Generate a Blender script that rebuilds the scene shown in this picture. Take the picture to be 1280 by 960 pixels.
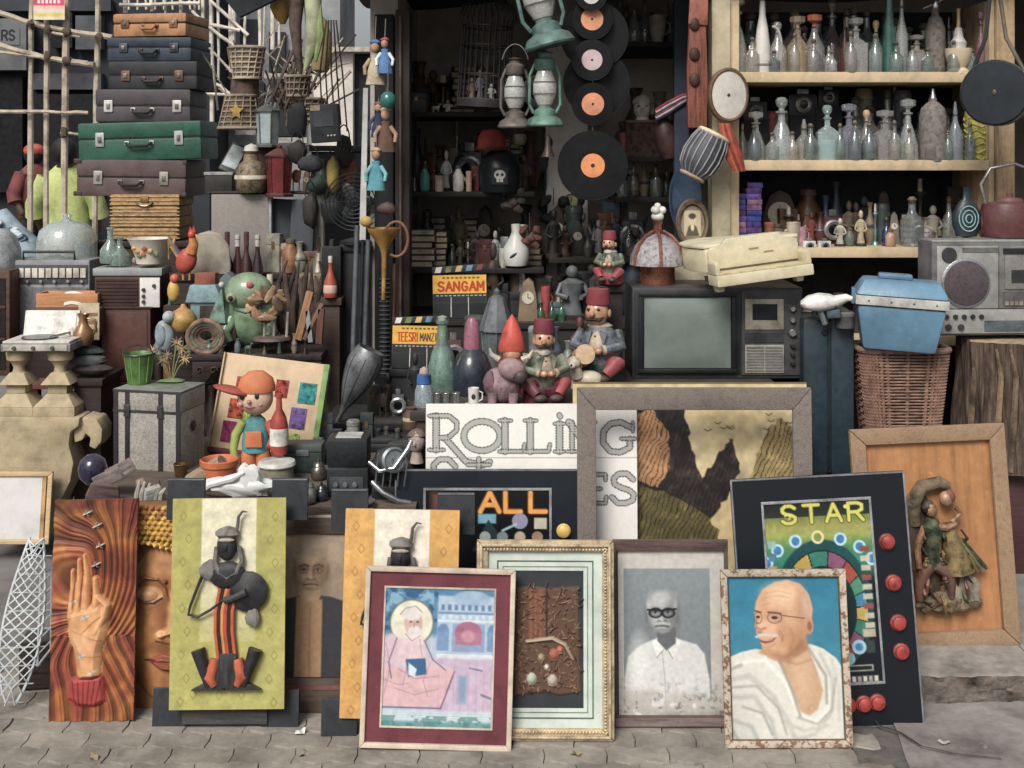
import bpy, bmesh, math, random
import numpy as np
from mathutils import Vector, Matrix, Euler
random.seed(7); np.random.seed(7)
R = math.radians
C = bpy.context.scene.collection
for o in list(bpy.data.objects): bpy.data.objects.remove(o)
# ---------------------------------------------------------------- camera, sky, sun, exposure
F, EYE, HOR = 1500.0, 1.65, 195.0      # focal length in photo pixels, eye height, horizon row
sc = bpy.context.scene
cam = bpy.data.cameras.new('camera'); camo = bpy.data.objects.new('camera', cam); C.objects.link(camo)
camo.location = (0, 0, EYE); camo.rotation_euler = (R(90), 0, 0)
cam.sensor_width = 36; cam.lens = 36 * F / 1280; cam.shift_y = -(480 - HOR) / 1280
cam.clip_start = 0.05; cam.clip_end = 2000
sc.camera = camo
w = bpy.data.worlds.new('World'); sc.world = w; w.use_nodes = True
nt = w.node_tree; nt.nodes.clear()
sky = nt.nodes.new('ShaderNodeTexSky'); sky.sky_type = 'NISHITA'; sky.sun_disc = False
SUN_EL, SUN_AZ = 44, 202                # degrees; azimuth clockwise from +Y: high, behind the camera
sky.sun_elevation = R(SUN_EL); sky.sun_rotation = R(SUN_AZ); sky.dust_density = 4.0; sky.air_density = 1.0
hs = nt.nodes.new('ShaderNodeHueSaturation'); hs.inputs['Saturation'].default_value = 0.33
bg = nt.nodes.new('ShaderNodeBackground'); bg.inputs['Strength'].default_value = 0.085
wo = nt.nodes.new('ShaderNodeOutputWorld')
nt.links.new(sky.outputs[0], hs.inputs['Color']); nt.links.new(hs.outputs[0], bg.inputs[0]); nt.links.new(bg.outputs[0], wo.inputs[0])
sl = bpy.data.lights.new('sun', 'SUN'); sl.energy = 2.45; sl.angle = R(24); sl.color = (1, 0.965, 0.91)
so = bpy.data.objects.new('sun', sl); C.objects.link(so)
_sd = Vector((math.sin(R(SUN_AZ)) * math.cos(R(SUN_EL)), math.cos(R(SUN_AZ)) * math.cos(R(SUN_EL)), math.sin(R(SUN_EL))))
so.rotation_euler = _sd.to_track_quat('Z', 'Y').to_euler()
sc.view_settings.view_transform = 'Standard'; sc.view_settings.look = 'None'
sc.view_settings.exposure = 0.36; sc.view_settings.gamma = 1; sc.view_settings.use_curve_mapping = False
sc.render.engine = 'CYCLES'
sc.cycles.use_denoising = True
sc.cycles.max_bounces = 8; sc.cycles.transmission_bounces = 8; sc.cycles.transparent_max_bounces = 8
sc.cycles.caustics_reflective = False; sc.cycles.caustics_refractive = False

# ---------------------------------------------------------------- helpers
def X(px, d): return (px - 640) * d / F          # metres from the camera axis of a point d metres away
def Z(py, d): return EYE - (py - HOR) * d / F
def lin(c):
    if isinstance(c, str): c = [int(c[i:i + 2], 16) / 255 for i in (0, 2, 4)]
    return tuple(x / 12.92 if x <= .04045 else ((x + .055) / 1.055) ** 2.4 for x in c[:3])

_mats = {}
def mute(c, s=.80):
    l = .3 * c[0] + .55 * c[1] + .15 * c[2]; return tuple((l + (x - l) * s) for x in c)
def M(col, rough=.55, metal=0., var=.27, sc_=14., bump=.12, trans=0., col2=None, coat=0., kind='noise', ior=1.4, alpha=1., dust=.07):
    """A procedural material: base colour broken up by two noises, dust on upward faces, uneven gloss, fine relief."""
    key = (col, rough, metal, var, sc_, bump, trans, col2, coat, kind, ior, alpha, dust)
    if key in _mats: return _mats[key]
    m = bpy.data.materials.new('mat_%s_%d' % (col, len(_mats))); m.use_nodes = True
    n = m.node_tree; b = n.nodes['Principled BSDF']; L = n.links.new
    c = mute(lin(col))
    tc = n.nodes.new('ShaderNodeTexCoord'); oi = n.nodes.new('ShaderNodeObjectInfo')
    add = n.nodes.new('ShaderNodeVectorMath'); add.operation = 'ADD'
    L(tc.outputs['Object'], add.inputs[0]); L(oi.outputs['Location'], add.inputs[1])
    def noise(s, det=4, ro=.6, vec=None):
        t = n.nodes.new('ShaderNodeTexNoise'); t.inputs['Scale'].default_value = s
        t.inputs['Detail'].default_value = det; t.inputs['Roughness'].default_value = ro
        L(vec or add.outputs[0], t.inputs['Vector']); return t
    def ramp(src, stops):
        r = n.nodes.new('ShaderNodeValToRGB'); e = r.color_ramp.elements
        while len(e) < len(stops): e.new(.5)
        for i, (p, cc) in enumerate(stops):
            e[i].position = p; e[i].color = (*cc, 1) if not isinstance(cc, (int, float)) else (cc, cc, cc, 1)
        L(src, r.inputs[0]); return r
    def mix(fac, a, bb, mode='MIX'):
        x = n.nodes.new('ShaderNodeMix'); x.data_type = 'RGBA'; x.blend_type = mode
        for s, v in ((0, fac), (6, a), (7, bb)):
            if hasattr(v, 'is_output'): L(v, x.inputs[s])
            elif isinstance(v, (int, float)): x.inputs[s].default_value = v
            else: x.inputs[s].default_value = (*v, 1)
        return x.outputs[2]
    if kind in ('wood', 'grain'):
        mp = n.nodes.new('ShaderNodeMapping'); L(add.outputs[0], mp.inputs[0])
        mp.inputs['Scale'].default_value = (1, 1, .08) if kind == 'grain' else (.08, 1, 1)
        n1 = noise(sc_ * 6, 6, .7, mp.outputs[0])
    else: n1 = noise(sc_)
    n2 = noise(sc_ * 7.3, 5, .7)
    dark = tuple(x * max(.1, 1 - var * 1.7) for x in c); lite = tuple(min(.95, x * (1 + var)) for x in c)
    if col2: lite = mute(lin(col2))
    r1 = ramp(n1.outputs[0], [(.32, dark), (.5, c), (.72, lite)])
    colr = r1.outputs[0]
    r2 = ramp(n2.outputs[0], [(.35, 1 - var * .8), (.65, 1.)])
    colr = mix(1., colr, r2.outputs[0], 'MULTIPLY')
    if kind == 'speckle':
        v = n.nodes.new('ShaderNodeTexVoronoi'); v.inputs['Scale'].default_value = sc_ * 8; L(add.outputs[0], v.inputs['Vector'])
        r3 = ramp(v.outputs['Distance'], [(.15, lin(col2 or col)), (.5, c)]); colr = mix(.6, colr, r3.outputs[0])
    if kind == 'chip':                                      # worn gilding / chipped paint, patches of the second colour
        n3 = noise(sc_ * 1.7, 6, .75); r3 = ramp(n3.outputs[0], [(.5, 0.), (.56, 1.)]); colr = mix(r3.outputs[0], mix(1., c, r2.outputs[0], 'MULTIPLY'), lin(col2 or col))
    if dust > 0 and trans < .3:
        g = n.nodes.new('ShaderNodeNewGeometry'); sx = n.nodes.new('ShaderNodeSeparateXYZ'); L(g.outputs['Normal'], sx.inputs[0])
        up = ramp(sx.outputs[2], [(.35, 0.), (1., 1.)]); nd = noise(9., 5, .7)
        rd = ramp(nd.outputs[0], [(.3, .15), (.7, 1.)])
        fac = mix(1., up.outputs[0], rd.outputs[0], 'MULTIPLY'); fs = mix(1., fac, (dust * 2.6,) * 3, 'MULTIPLY')
        colr = mix(fs, colr, (.30, .27, .235))
    if trans < .3:                                          # handling grime in soft blotches
        ng = noise(5.5, 6, .65); rg = ramp(ng.outputs[0], [(.36, .62), (.52, 1.)]); colr = mix(.45, colr, rg.outputs[0], 'MULTIPLY')
        nf = noise(30., 9, .8); rf_ = ramp(nf.outputs[0], [(.60, 0.), (.66, .45)]); colr = mix(rf_.outputs[0], colr, tuple(min(.8, x * 1.5 + .015) for x in c))
    L(colr, b.inputs['Base Color'])
    rr = ramp(n2.outputs[0], [(.3, max(.03, rough - .13)), (.7, min(1, rough + .15))])
    if trans > .3: b.inputs['Roughness'].default_value = .035
    else: L(rr.outputs[0], b.inputs['Roughness'])
    b.inputs['Metallic'].default_value = metal; b.inputs['IOR'].default_value = ior
    b.inputs['Transmission Weight'].default_value = trans; b.inputs['Coat Weight'].default_value = coat
    if alpha < 1: b.inputs['Alpha'].default_value = alpha
    if bump:
        bp = n.nodes.new('ShaderNodeBump'); bp.inputs['Strength'].default_value = bump; bp.inputs['Distance'].default_value = .004
        L((n1 if kind in ('wood', 'grain') else n2).outputs[0], bp.inputs['Height']); L(bp.outputs[0], b.inputs['Normal'])
    if trans > .3:                                          # thin blown glass: clear face-on, mirror-like at the rims, a film of dust
        tr = n.nodes.new('ShaderNodeBsdfTransparent'); tr.inputs[0].default_value = (*[.62 + .36 * x for x in c], 1)
        gl = n.nodes.new('ShaderNodeBsdfGlossy'); gl.inputs['Roughness'].default_value = .05; gl.inputs[0].default_value = (.9, .92, .92, 1)
        lw = n.nodes.new('ShaderNodeLayerWeight'); lw.inputs[0].default_value = .42; rl = ramp(lw.outputs['Facing'], [(.15, .10), (.95, .75)])
        m1 = n.nodes.new('ShaderNodeMixShader'); L(rl.outputs[0], m1.inputs[0]); L(tr.outputs[0], m1.inputs[1]); L(gl.outputs[0], m1.inputs[2])
        df = n.nodes.new('ShaderNodeBsdfDiffuse'); L(colr, df.inputs[0]); m2 = n.nodes.new('ShaderNodeMixShader')
        rd_ = ramp(n2.outputs[0], [(.3, .10 + .5 * (1 - trans)), (.7, .26 + .6 * (1 - trans))]); L(rd_.outputs[0], m2.inputs[0]); L(m1.outputs[0], m2.inputs[1]); L(df.outputs[0], m2.inputs[2])
        L(m2.outputs[0], n.nodes['Material Output'].inputs[0])
    _mats[key] = m
    return m

def Mprint(rough=.4, coat=0.):
    """Flat print: colour comes from the picture's own colour layer, with fine paper grain and a little fading."""
    key = ('print', rough, coat)
    if key in _mats: return _mats[key]
    m = bpy.data.materials.new('print_%d' % len(_mats)); m.use_nodes = True
    n = m.node_tree; b = n.nodes['Principled BSDF']; L = n.links.new
    a = n.nodes.new('ShaderNodeAttribute'); a.attribute_name = 'Col'
    t = n.nodes.new('ShaderNodeTexNoise'); t.inputs['Scale'].default_value = 60; t.inputs['Detail'].default_value = 6
    tc = n.nodes.new('ShaderNodeTexCoord'); L(tc.outputs['Object'], t.inputs['Vector'])
    r = n.nodes.new('ShaderNodeValToRGB'); r.color_ramp.elements[0].color = (.94, .935, .92, 1); r.color_ramp.elements[1].color = (1, 1, 1, 1)
    r.color_ramp.elements[0].position = .3; r.color_ramp.elements[1].position = .6; L(t.outputs[0], r.inputs[0])
    x = n.nodes.new('ShaderNodeMix'); x.data_type = 'RGBA'; x.blend_type = 'MULTIPLY'; x.inputs[0].default_value = 1
    L(a.outputs['Color'], x.inputs[6]); L(r.outputs[0], x.inputs[7]); L(x.outputs[2], b.inputs['Base Color'])
    b.inputs['Roughness'].default_value = rough + .1; b.inputs['Coat Weight'].default_value = coat * .35; b.inputs['Specular IOR Level'].default_value = .3
    b.inputs['Coat Roughness'].default_value = .06
    _mats[key] = m
    return m

class Ctx: t = None; k = 1.0
def T(name, label, cat, px, py, d, rz=0, rx=0, ry=0, group=None, k=None):
    """A thing: an Empty at its base (photo pixel px,py at distance d). Its parts are measured in photo pixels at that distance."""
    o = bpy.data.objects.new(name, None); C.objects.link(o); o.empty_display_size = .05
    o.location = (X(px, d), d, Z(py, d)); o.rotation_euler = (R(rx), R(ry), R(rz))
    o['label'] = label; o['category'] = cat
    if group: o['group'] = group
    Ctx.t = o; Ctx.k = d / F if k is None else k
    return o
def S(o, kind='structure'): o['kind'] = kind; return o

class B:
    """Collects shapes into one mesh."""
    def __init__(s, k=None): s.v = []; s.f = []; s.k = Ctx.k if k is None else k; s.m = Matrix.Identity(4); s.nobev = False
    def xf(s, loc=(0, 0, 0), rot=(0, 0, 0), sc=(1, 1, 1)):
        s.m = Matrix.Translation(loc) @ Euler([R(a) for a in rot]).to_matrix().to_4x4() @ Matrix.Diagonal((*sc, 1)); return s
    def add(s, vs, fs):
        o = len(s.v)
        s.v += [(s.m @ Vector(p)) * s.k for p in vs]; s.f += [tuple(i + o for i in f) for f in fs]; return s
    def box(s, x0, x1, y0, y1, z0, z1):
        p = [(x, y, z) for z in (z0, z1) for y in (y0, y1) for x in (x0, x1)]
        return s.add(p, [(0, 2, 3, 1), (4, 5, 7, 6), (0, 1, 5, 4), (1, 3, 7, 5), (3, 2, 6, 7), (2, 0, 4, 6)])
    def taper(s, b0, b1, y0, y1, z0, z1, dy=0):
        """box whose top is b1=(x0,x1) wide and bottom b0; dy insets top in depth"""
        p = [(b0[0], y0, z0), (b0[1], y0, z0), (b0[0], y1, z0), (b0[1], y1, z0), (b1[0], y0 + dy, z1), (b1[1], y0 + dy, z1), (b1[0], y1 - dy, z1), (b1[1], y1 - dy, z1)]
        return s.add(p, [(0, 2, 3, 1), (4, 5, 7, 6), (0, 1, 5, 4), (1, 3, 7, 5), (3, 2, 6, 7), (2, 0, 4, 6)])
    def prism(s, pts, y0, y1):
        """polygon in x,z (counter-clockwise seen from the camera) extruded in y"""
        n = len(pts); p = [(x, y0, z) for x, z in pts] + [(x, y1, z) for x, z in pts]
        return s.add(p, [tuple(range(n)), tuple(range(2 * n - 1, n - 1, -1))] + [(i, i + n, (i + 1) % n + n, (i + 1) % n) for i in range(n)])
    def prismz(s, pts, z0, z1):
        n = len(pts); p = [(x, y, z0) for x, y in pts] + [(x, y, z1) for x, y in pts]
        return s.add(p, [tuple(range(n - 1, -1, -1)), tuple(range(n, 2 * n))] + [(i, (i + 1) % n, (i + 1) % n + n, i + n) for i in range(n)])
    def lathe(s, prof, n=20, c=(0, 0, 0), sy=1., a0=0, sx=1.):
        """(radius, z) outline turned about the z axis"""
        vs = []; fs = []; rings = []
        for r, z in prof:
            if r < 1e-6: rings.append([len(vs)]); vs.append((c[0], c[1], c[2] + z))
            else:
                rings.append(list(range(len(vs), len(vs) + n)))
                vs += [(c[0] + sx * r * math.cos(a0 + 2 * math.pi * i / n), c[1] + sy * r * math.sin(a0 + 2 * math.pi * i / n), c[2] + z) for i in range(n)]
        pr, pz = prof[0], prof[-1]; hollow = len(rings[0]) > 1 and len(rings[-1]) > 1 and len(prof) > 2 and math.hypot(pr[0] - pz[0], pr[1] - pz[1]) < .35 * pr[0]
        if len(rings[0]) > 1 and not hollow: fs.append(tuple(reversed(rings[0])))
        if len(rings[-1]) > 1 and not hollow: fs.append(tuple(rings[-1]))
        for A, D in list(zip(rings, rings[1:])) + ([(rings[-1], rings[0])] if hollow else []):
            if len(A) == 1 and len(D) == 1: continue
            for i in range(n):
                j = (i + 1) % n
                if len(A) == 1: fs.append((A[0], D[j], D[i]))
                elif len(D) == 1: fs.append((A[i], A[j], D[0]))
                else: fs.append((A[i], A[j], D[j], D[i]))
        return s.add(vs, fs)
    def tube(s, pts, r, n=8, closed=False):
        P = [Vector(p) for p in pts]; m = len(P)
        rr = r if isinstance(r, (list, tuple)) else [r] * m
        vs = []; fs = []; up = None
        for i in range(m):
            a = P[(i - 1) % m] if closed or i > 0 else P[i]; c = P[(i + 1) % m] if closed or i < m - 1 else P[i]
            t = (c - a); t = t.normalized() if t.length > 1e-9 else Vector((0, 0, 1))
            if up is None:
                up = Vector((0, 0, 1)) if abs(t.z) < .9 else Vector((1, 0, 0))
            u = (up - t * up.dot(t)); u = u.normalized() if u.length > 1e-6 else t.orthogonal().normalized()
            up = u; q = t.cross(u)
            vs += [tuple(P[i] + (u * math.cos(2 * math.pi * j / n) + q * math.sin(2 * math.pi * j / n)) * rr[i]) for j in range(n)]
        for i in range(m if closed else m - 1):
            for j in range(n):
                a = i * n + j; b_ = i * n + (j + 1) % n; e = (i + 1) % m * n
                fs.append((a, b_, e + (j + 1) % n, e + j))
        if not closed: fs += [tuple(range(n - 1, -1, -1)), tuple(range((m - 1) * n, m * n))]
        return s.add(vs, fs)
    def ell(s, c, r, n=16, rot=(0, 0, 0), lump=0., seed=0):
        if isinstance(r, (int, float)): r = (r, r, r)
        e = Euler([R(a) for a in rot]).to_matrix(); m = max(6, n // 2); vs = []; fs = []
        rnd = random.Random(seed); ph = [rnd.uniform(0, 6.3) for _ in range(6)]
        for i in range(m + 1):
            th = math.pi * i / m
            for j in range(n):
                a = 2 * math.pi * j / n
                p = Vector((math.sin(th) * math.cos(a), math.sin(th) * math.sin(a), math.cos(th)))
                g = 1 + lump * (math.sin(p.x * 4 + ph[0]) + math.sin(p.y * 5 + ph[1]) + math.sin(p.z * 4.5 + ph[2]) + math.sin(p.x * 9 + p.z * 7 + ph[3])) * .5
                q = e @ Vector((p.x * r[0] * g, p.y * r[1] * g, p.z * r[2] * g)); vs.append((c[0] + q.x, c[1] + q.y, c[2] + q.z))
        for i in range(m):
            for j in range(n):
                a, b_ = i * n + j, i * n + (j + 1) % n
                fs.append((a, a + n, b_ + n, b_))
        return s.add(vs, fs)
    def grid(s, fn, nu, nv):
        """surface fn(u,v)->point, u,v in 0..1"""
        vs = [fn(i / nu, j / nv) for j in range(nv + 1) for i in range(nu + 1)]; w_ = nu + 1
        return s.add(vs, [(j * w_ + i, j * w_ + i + 1, (j + 1) * w_ + i + 1, (j + 1) * w_ + i) for j in range(nv) for i in range(nu)])
    def mesh(s, mat, bev=0., smooth=38, weld=False):
        me = bpy.data.meshes.new('m'); me.from_pydata([tuple(p) for p in s.v], [], s.f)
        if bev or weld:
            bm = bmesh.new(); bm.from_mesh(me)
            bmesh.ops.remove_doubles(bm, verts=bm.verts, dist=1e-6)
            if bev:
                es = [e for e in bm.edges if len(e.link_faces) == 2 and e.calc_face_angle(0) > .6]
                bmesh.ops.bevel(bm, geom=es, offset=bev * s.k, segments=2, profile=.6, affect='EDGES', clamp_overlap=True)
            bm.to_mesh(me); bm.free()
        me.validate(); me.materials.append(mat)
        if smooth:
            me.polygons.foreach_set('use_smooth', [True] * len(me.polygons)); me.set_sharp_from_angle(angle=R(smooth))
        return me
    def done(s, name, mat, parent=None, bev=0., smooth=38):
        me = s.mesh(mat, bev, smooth); o = bpy.data.objects.new(name, me); C.objects.link(o)
        o.parent = parent or Ctx.t; return o
    def solo(s, name, label, cat, mat, px, py, d, rz=0, rx=0, ry=0, group=None, bev=0., smooth=38):
        s.k = d / F; s.v = [p for p in s.v]
        s.v = [Vector(p) * s.k for p in s.v]
        me = s.mesh(mat, bev, smooth); o = bpy.data.objects.new(name, me); C.objects.link(o)
        o.location = (X(px, d), d, Z(py, d)); o.rotation_euler = (R(rx), R(ry), R(rz)); o['label'] = label; o['category'] = cat
        if group: o['group'] = group
        return o
def U(): return B(1.0)          # unscaled builder (metres, or pixels before solo())
def struct(name, b, mat, parent=None, bev=0., smooth=38):
    me = b.mesh(mat, bev, smooth); o = bpy.data.objects.new(name, me); C.objects.link(o)
    if parent: o.parent = parent
    else: o['kind'] = 'structure'
    return o
def thing0(name, label, cat, loc=(0, 0, 0), rz=0, group=None):
    o = bpy.data.objects.new(name, None); C.objects.link(o); o.location = loc; o.rotation_euler = (0, 0, R(rz)); o['label'] = label; o['category'] = cat
    if group: o['group'] = group
    Ctx.t = o; Ctx.k = 1.0; return o
def arc(cx, cz, rx, rz, a0, a1, n=12, y=0):
    return [(cx + rx * math.cos(R(a0 + (a1 - a0) * i / n)), y, cz + rz * math.sin(R(a0 + (a1 - a0) * i / n))) for i in range(n + 1)]

# ---------------------------------------------------------------- painter for flat prints and for carved reliefs
def vnoise(xx, yy, s, seed=0, octs=3):
    rs = np.random.RandomState(seed); out = np.zeros_like(xx); amp = 1.; tot = 0
    for o in range(octs):
        g = rs.rand(66, 66); u = (xx / s * 2 ** o) % 64; v = (yy / s * 2 ** o) % 64
        i = u.astype(int); j = v.astype(int); fu = u - i; fv = v - j; fu = fu * fu * (3 - 2 * fu); fv = fv * fv * (3 - 2 * fv)
        out += amp * ((g[j, i] * (1 - fu) + g[j, i + 1] * fu) * (1 - fv) + (g[j + 1, i] * (1 - fu) + g[j + 1, i + 1] * fu) * fv)
        tot += amp; amp *= .5
    return out / tot
class Cv:
    """A canvas in photo pixel coordinates: colour (display values) and relief height."""
    def __init__(s, x0, x1, y0, y1, bg, nx=None, ny=None):
        s.x0, s.x1, s.y0, s.y1 = x0, x1, y0, y1
        s.nx = nx or int((x1 - x0) * 1.1); s.ny = ny or int((y1 - y0) * 1.1)
        s.xx, s.yy = np.meshgrid(np.linspace(x0, x1, s.nx + 1), np.linspace(y0, y1, s.ny + 1))
        s.c = np.zeros(s.xx.shape + (3,)); s.c[:] = s.rgb(bg); s.h = np.zeros(s.xx.shape)
    def rgb(s, c): return np.array([int(c[i:i + 2], 16) / 255 for i in (0, 2, 4)] if isinstance(c, str) else c)
    def put(s, m, col, a=1.):
        m = (np.clip(m, 0, 1) * a)[..., None]; s.c = s.c * (1 - m) + s.rgb(col) * m
    def mul(s, m, f): s.c = s.c * (1 + np.clip(m, 0, 1)[..., None] * (f - 1))
    def sd_ell(s, cx, cy, rx, ry, rot=0):
        a = R(rot); dx, dy = s.xx - cx, s.yy - cy; u = dx * math.cos(a) + dy * math.sin(a); v = -dx * math.sin(a) + dy * math.cos(a)
        q = np.sqrt((u / rx) ** 2 + (v / ry) ** 2) + 1e-9; return (q - 1) * min(rx, ry), q
    def ell(s, cx, cy, rx, ry, col=None, soft=.8, rot=0, a=1., h=0, dome=True):
        sd, q = s.sd_ell(cx, cy, rx, ry, rot); m = np.clip(.5 - sd / soft, 0, 1)
        if col is not None: s.put(m, col, a)
        if h: s.h = np.where(q < 1, np.maximum(s.h, h * np.sqrt(np.clip(1 - q ** 2, 0, 1)) if dome else h), s.h)
        return m
    def poly(s, pts, col=None, soft=.8, a=1., h=0, edge=3.):
        P = np.array(pts, float); ins = np.zeros(s.xx.shape, bool); dist = np.full(s.xx.shape, 1e9); n = len(P)
        for i in range(n):
            x1, y1 = P[i]; x2, y2 = P[(i + 1) % n]
            cond = ((y1 > s.yy) != (y2 > s.yy)) & (s.xx < (x2 - x1) * (s.yy - y1) / ((y2 - y1) or 1e-9) + x1); ins ^= cond
            dx, dy = x2 - x1, y2 - y1; t = np.clip(((s.xx - x1) * dx + (s.yy - y1) * dy) / (dx * dx + dy * dy + 1e-9), 0, 1)
            dist = np.minimum(dist, np.hypot(s.xx - x1 - t * dx, s.yy - y1 - t * dy))
        sd = np.where(ins, -dist, dist); m = np.clip(.5 - sd / soft, 0, 1)
        if col is not None: s.put(m, col, a)
        if h: s.h = np.maximum(s.h, h * np.clip(np.where(ins, dist, 0) / edge, 0, 1) ** .6)
        return m
    def line(s, pts, wd, col=None, soft=.8, a=1., h=0):
        dist = np.full(s.xx.shape, 1e9); ws = wd if isinstance(wd, (list, tuple)) else [wd] * len(pts)
        for i in range(len(pts) - 1):
            x1, y1 = pts[i]; x2, y2 = pts[i + 1]; dx, dy = x2 - x1, y2 - y1
            t = np.clip(((s.xx - x1) * dx + (s.yy - y1) * dy) / (dx * dx + dy * dy + 1e-9), 0, 1)
            dist = np.minimum(dist, np.hypot(s.xx - x1 - t * dx, s.yy - y1 - t * dy) - (ws[i] * (1 - t) + ws[i + 1] * t) / 2)
        m = np.clip(.5 - dist / soft, 0, 1)
        if col is not None: s.put(m, col, a)
        if h:
            wm = max(ws) / 2; q = np.clip(-dist / wm, 0, 1); s.h = np.maximum(s.h, h * np.sqrt(np.clip(1 - (1 - q) ** 2, 0, 1)) * (q > 0))
        return m
    def rect(s, x0, x1, y0, y1, col, soft=.8, a=1.): return s.poly([(x0, y0), (x1, y0), (x1, y1), (x0, y1)], col, soft, a)
    def noise(s, amt, sz, seed=1, octs=3): s.c *= (1 + amt * (vnoise(s.xx - s.x0 + 3, s.yy - s.y0 + 3, sz, seed, octs) - .5) * 2)[..., None]
    def nz(s, sz, seed=1, octs=3): return vnoise(s.xx - s.x0 + 3, s.yy - s.y0 + 3, sz, seed, octs)
    def grad(s, c0, c1, vert=True):
        t = ((s.yy - s.y0) / (s.y1 - s.y0) if vert else (s.xx - s.x0) / (s.x1 - s.x0))[..., None]; s.c = s.rgb(c0) * (1 - t) + s.rgb(c1) * t
    def build(s, name, x0, x1, z0, z1, y, mat, parent=None, hk=1., k=None, back=False):
        """a finely divided sheet in local x,z (pixels) at depth y, relief raised towards the viewer"""
        k = Ctx.k if k is None else k; nx, ny = s.nx, s.ny
        u = np.linspace(x0, x1, nx + 1); v = np.linspace(z1, z0, ny + 1); gx, gz = np.meshgrid(u, v)
        co = np.stack([gx, y - s.h * hk, gz], -1).reshape(-1, 3) * k
        i = np.arange((nx + 1) * ny).reshape(ny, nx + 1)[:, :nx].ravel()
        q = np.stack([i, i + nx + 1, i + nx + 2, i + 1], -1)
        me = bpy.data.meshes.new('m'); me.vertices.add(len(co)); me.vertices.foreach_set('co', co.ravel().astype(np.float32))
        me.loops.add(q.size); me.loops.foreach_set('vertex_index', q.ravel().astype(np.int32))
        me.polygons.add(len(q)); me.polygons.foreach_set('loop_start', np.arange(0, q.size, 4, dtype=np.int32))
        me.polygons.foreach_set('use_smooth', np.ones(len(q), bool)); me.update(calc_edges=True)
        c = np.clip(s.c, 0, 1).reshape(-1, 3); l = c @ np.array([.3, .55, .15]); c = l[:, None] + (c - l[:, None]) * .86; c = np.where(c <= .04045, c / 12.92, ((c + .055) / 1.055) ** 2.4)
        at = me.color_attributes.new('Col', 'FLOAT_COLOR', 'POINT'); at.data.foreach_set('color', np.hstack([c, np.ones((len(c), 1))]).astype(np.float32).ravel())
        me.materials.append(mat); o = bpy.data.objects.new(name, me); C.objects.link(o); o.parent = parent or Ctx.t
        return o
# letters drawn as strokes on a 0..1 x 0..1 box (y down)
GLY = {'A': [[(0, 1), (.5, 0), (1, 1)], [(.2, .65), (.8, .65)]], 'L': [[(0, 0), (0, 1), (.8, 1)]], 'S': [[(.9, .14), (.65, 0), (.3, 0), (.08, .16), (.1, .36), (.35, .48), (.68, .54), (.92, .68), (.9, .88), (.65, 1), (.3, 1), (.05, .86)]],
 'T': [[(0, 0), (1, 0)], [(.5, 0), (.5, 1)]], 'R': [[(0, 1), (0, 0), (.6, 0), (.9, .12), (.9, .38), (.6, .52), (0, .52)], [(.5, .52), (.95, 1)]], 'N': [[(0, 1), (0, 0), (.9, 1), (.9, 0)]], 'G': [[(.9, .18), (.6, 0), (.35, 0), (.08, .25), (.05, .7), (.3, 1), (.65, 1), (.92, .82), (.92, .55), (.6, .55)]],
 'M': [[(0, 1), (0, 0), (.5, .65), (1, 0), (1, 1)]], 'E': [[(.85, 0), (0, 0), (0, 1), (.85, 1)], [(0, .48), (.7, .48)]], 'I': [[(.4, 0), (.4, 1)]], 'Z': [[(0, 0), (.9, 0), (0, 1), (.9, 1)]], 'O': [[(.5 + .48 * math.cos(a * .4488), .5 + .5 * math.sin(a * .4488)) for a in range(15)]],
 'V': [[(0, 0), (.5, 1), (1, 0)]], '1': [[(.3, .15), (.5, 0), (.5, 1)]], '2': [[(.1, .2), (.4, 0), (.8, .15), (.75, .4), (.1, 1), (.9, 1)]], '0': [[(.5 + .42 * math.cos(a * .4488), .5 + .5 * math.sin(a * .4488)) for a in range(15)]]}
def text(cv, s_, x, y, w_, h_, wd, col, gap=.28, slant=0, **kw):
    for ch in s_:
        ww = w_ * (.35 if ch in 'I1' else 1)
        for st in GLY.get(ch, []): cv.line([(x + (p[0] if ch not in 'I1' else p[0] - .2) * w_ + slant * (1 - p[1]), y + p[1] * h_) for p in st], wd, col, **kw)
        x += ww + w_ * gap
# ================================================================= THE SETTING
def P(px, py, d): return (X(px, d), d, Z(py, d))
asphalt = M('77736f', .9, var=.18, sc_=3, bump=.5, dust=0)
conc = M('8e8781', .88, var=.2, sc_=5, bump=.5, dust=0)
struct('ground', U().grid(lambda u, v: ((u - .5) * 800, -200 + v * 700, -.012), 4, 4), asphalt, smooth=0)
# interlocking pavers, each a child of the pavement bed
bed = struct('pavement', U().box(-2.1, 1.15, 2.75, 4.05, -.06, -.008), M('67615c', .95, var=.2, sc_=30, bump=.6, dust=0))
PL, PW = .172, .087
def paver_mesh():
    g = .0034; gx = .0006; n = 8; top = []; am = .008
    zig = lambda i: am * (1 if (i // 2) % 2 == 0 else -1) * (0 if i % 2 == 0 else 1)
    xs = [-PL / 2 + gx + (PL - 2 * gx) * i / n for i in range(n + 1)]
    fr = [(x, -PW / 2 + g + zig(i)) for i, x in enumerate(xs)]; bk = [(x, PW / 2 - g + zig(i)) for i, x in enumerate(xs)]
    out = fr + [(PL / 2 - gx + .005, 0)] + bk[::-1] + [(-PL / 2 + gx + .005, 0)]
    b = U(); m = len(out); ins = [(x * .985, y * .95) for x, y in out]
    b.add([(x, y, -.03) for x, y in out] + [(x, y, -.0045) for x, y in out] + [(x, y, 0) for x, y in ins],
          [tuple(range(2 * m, 3 * m))] + [(i, (i + 1) % m, (i + 1) % m + m, i + m) for i in range(m)] + [(i + m, (i + 1) % m + m, (i + 1) % m + 2 * m, i + 2 * m) for i in range(m)])
    return b.mesh(None, smooth=30)
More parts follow.
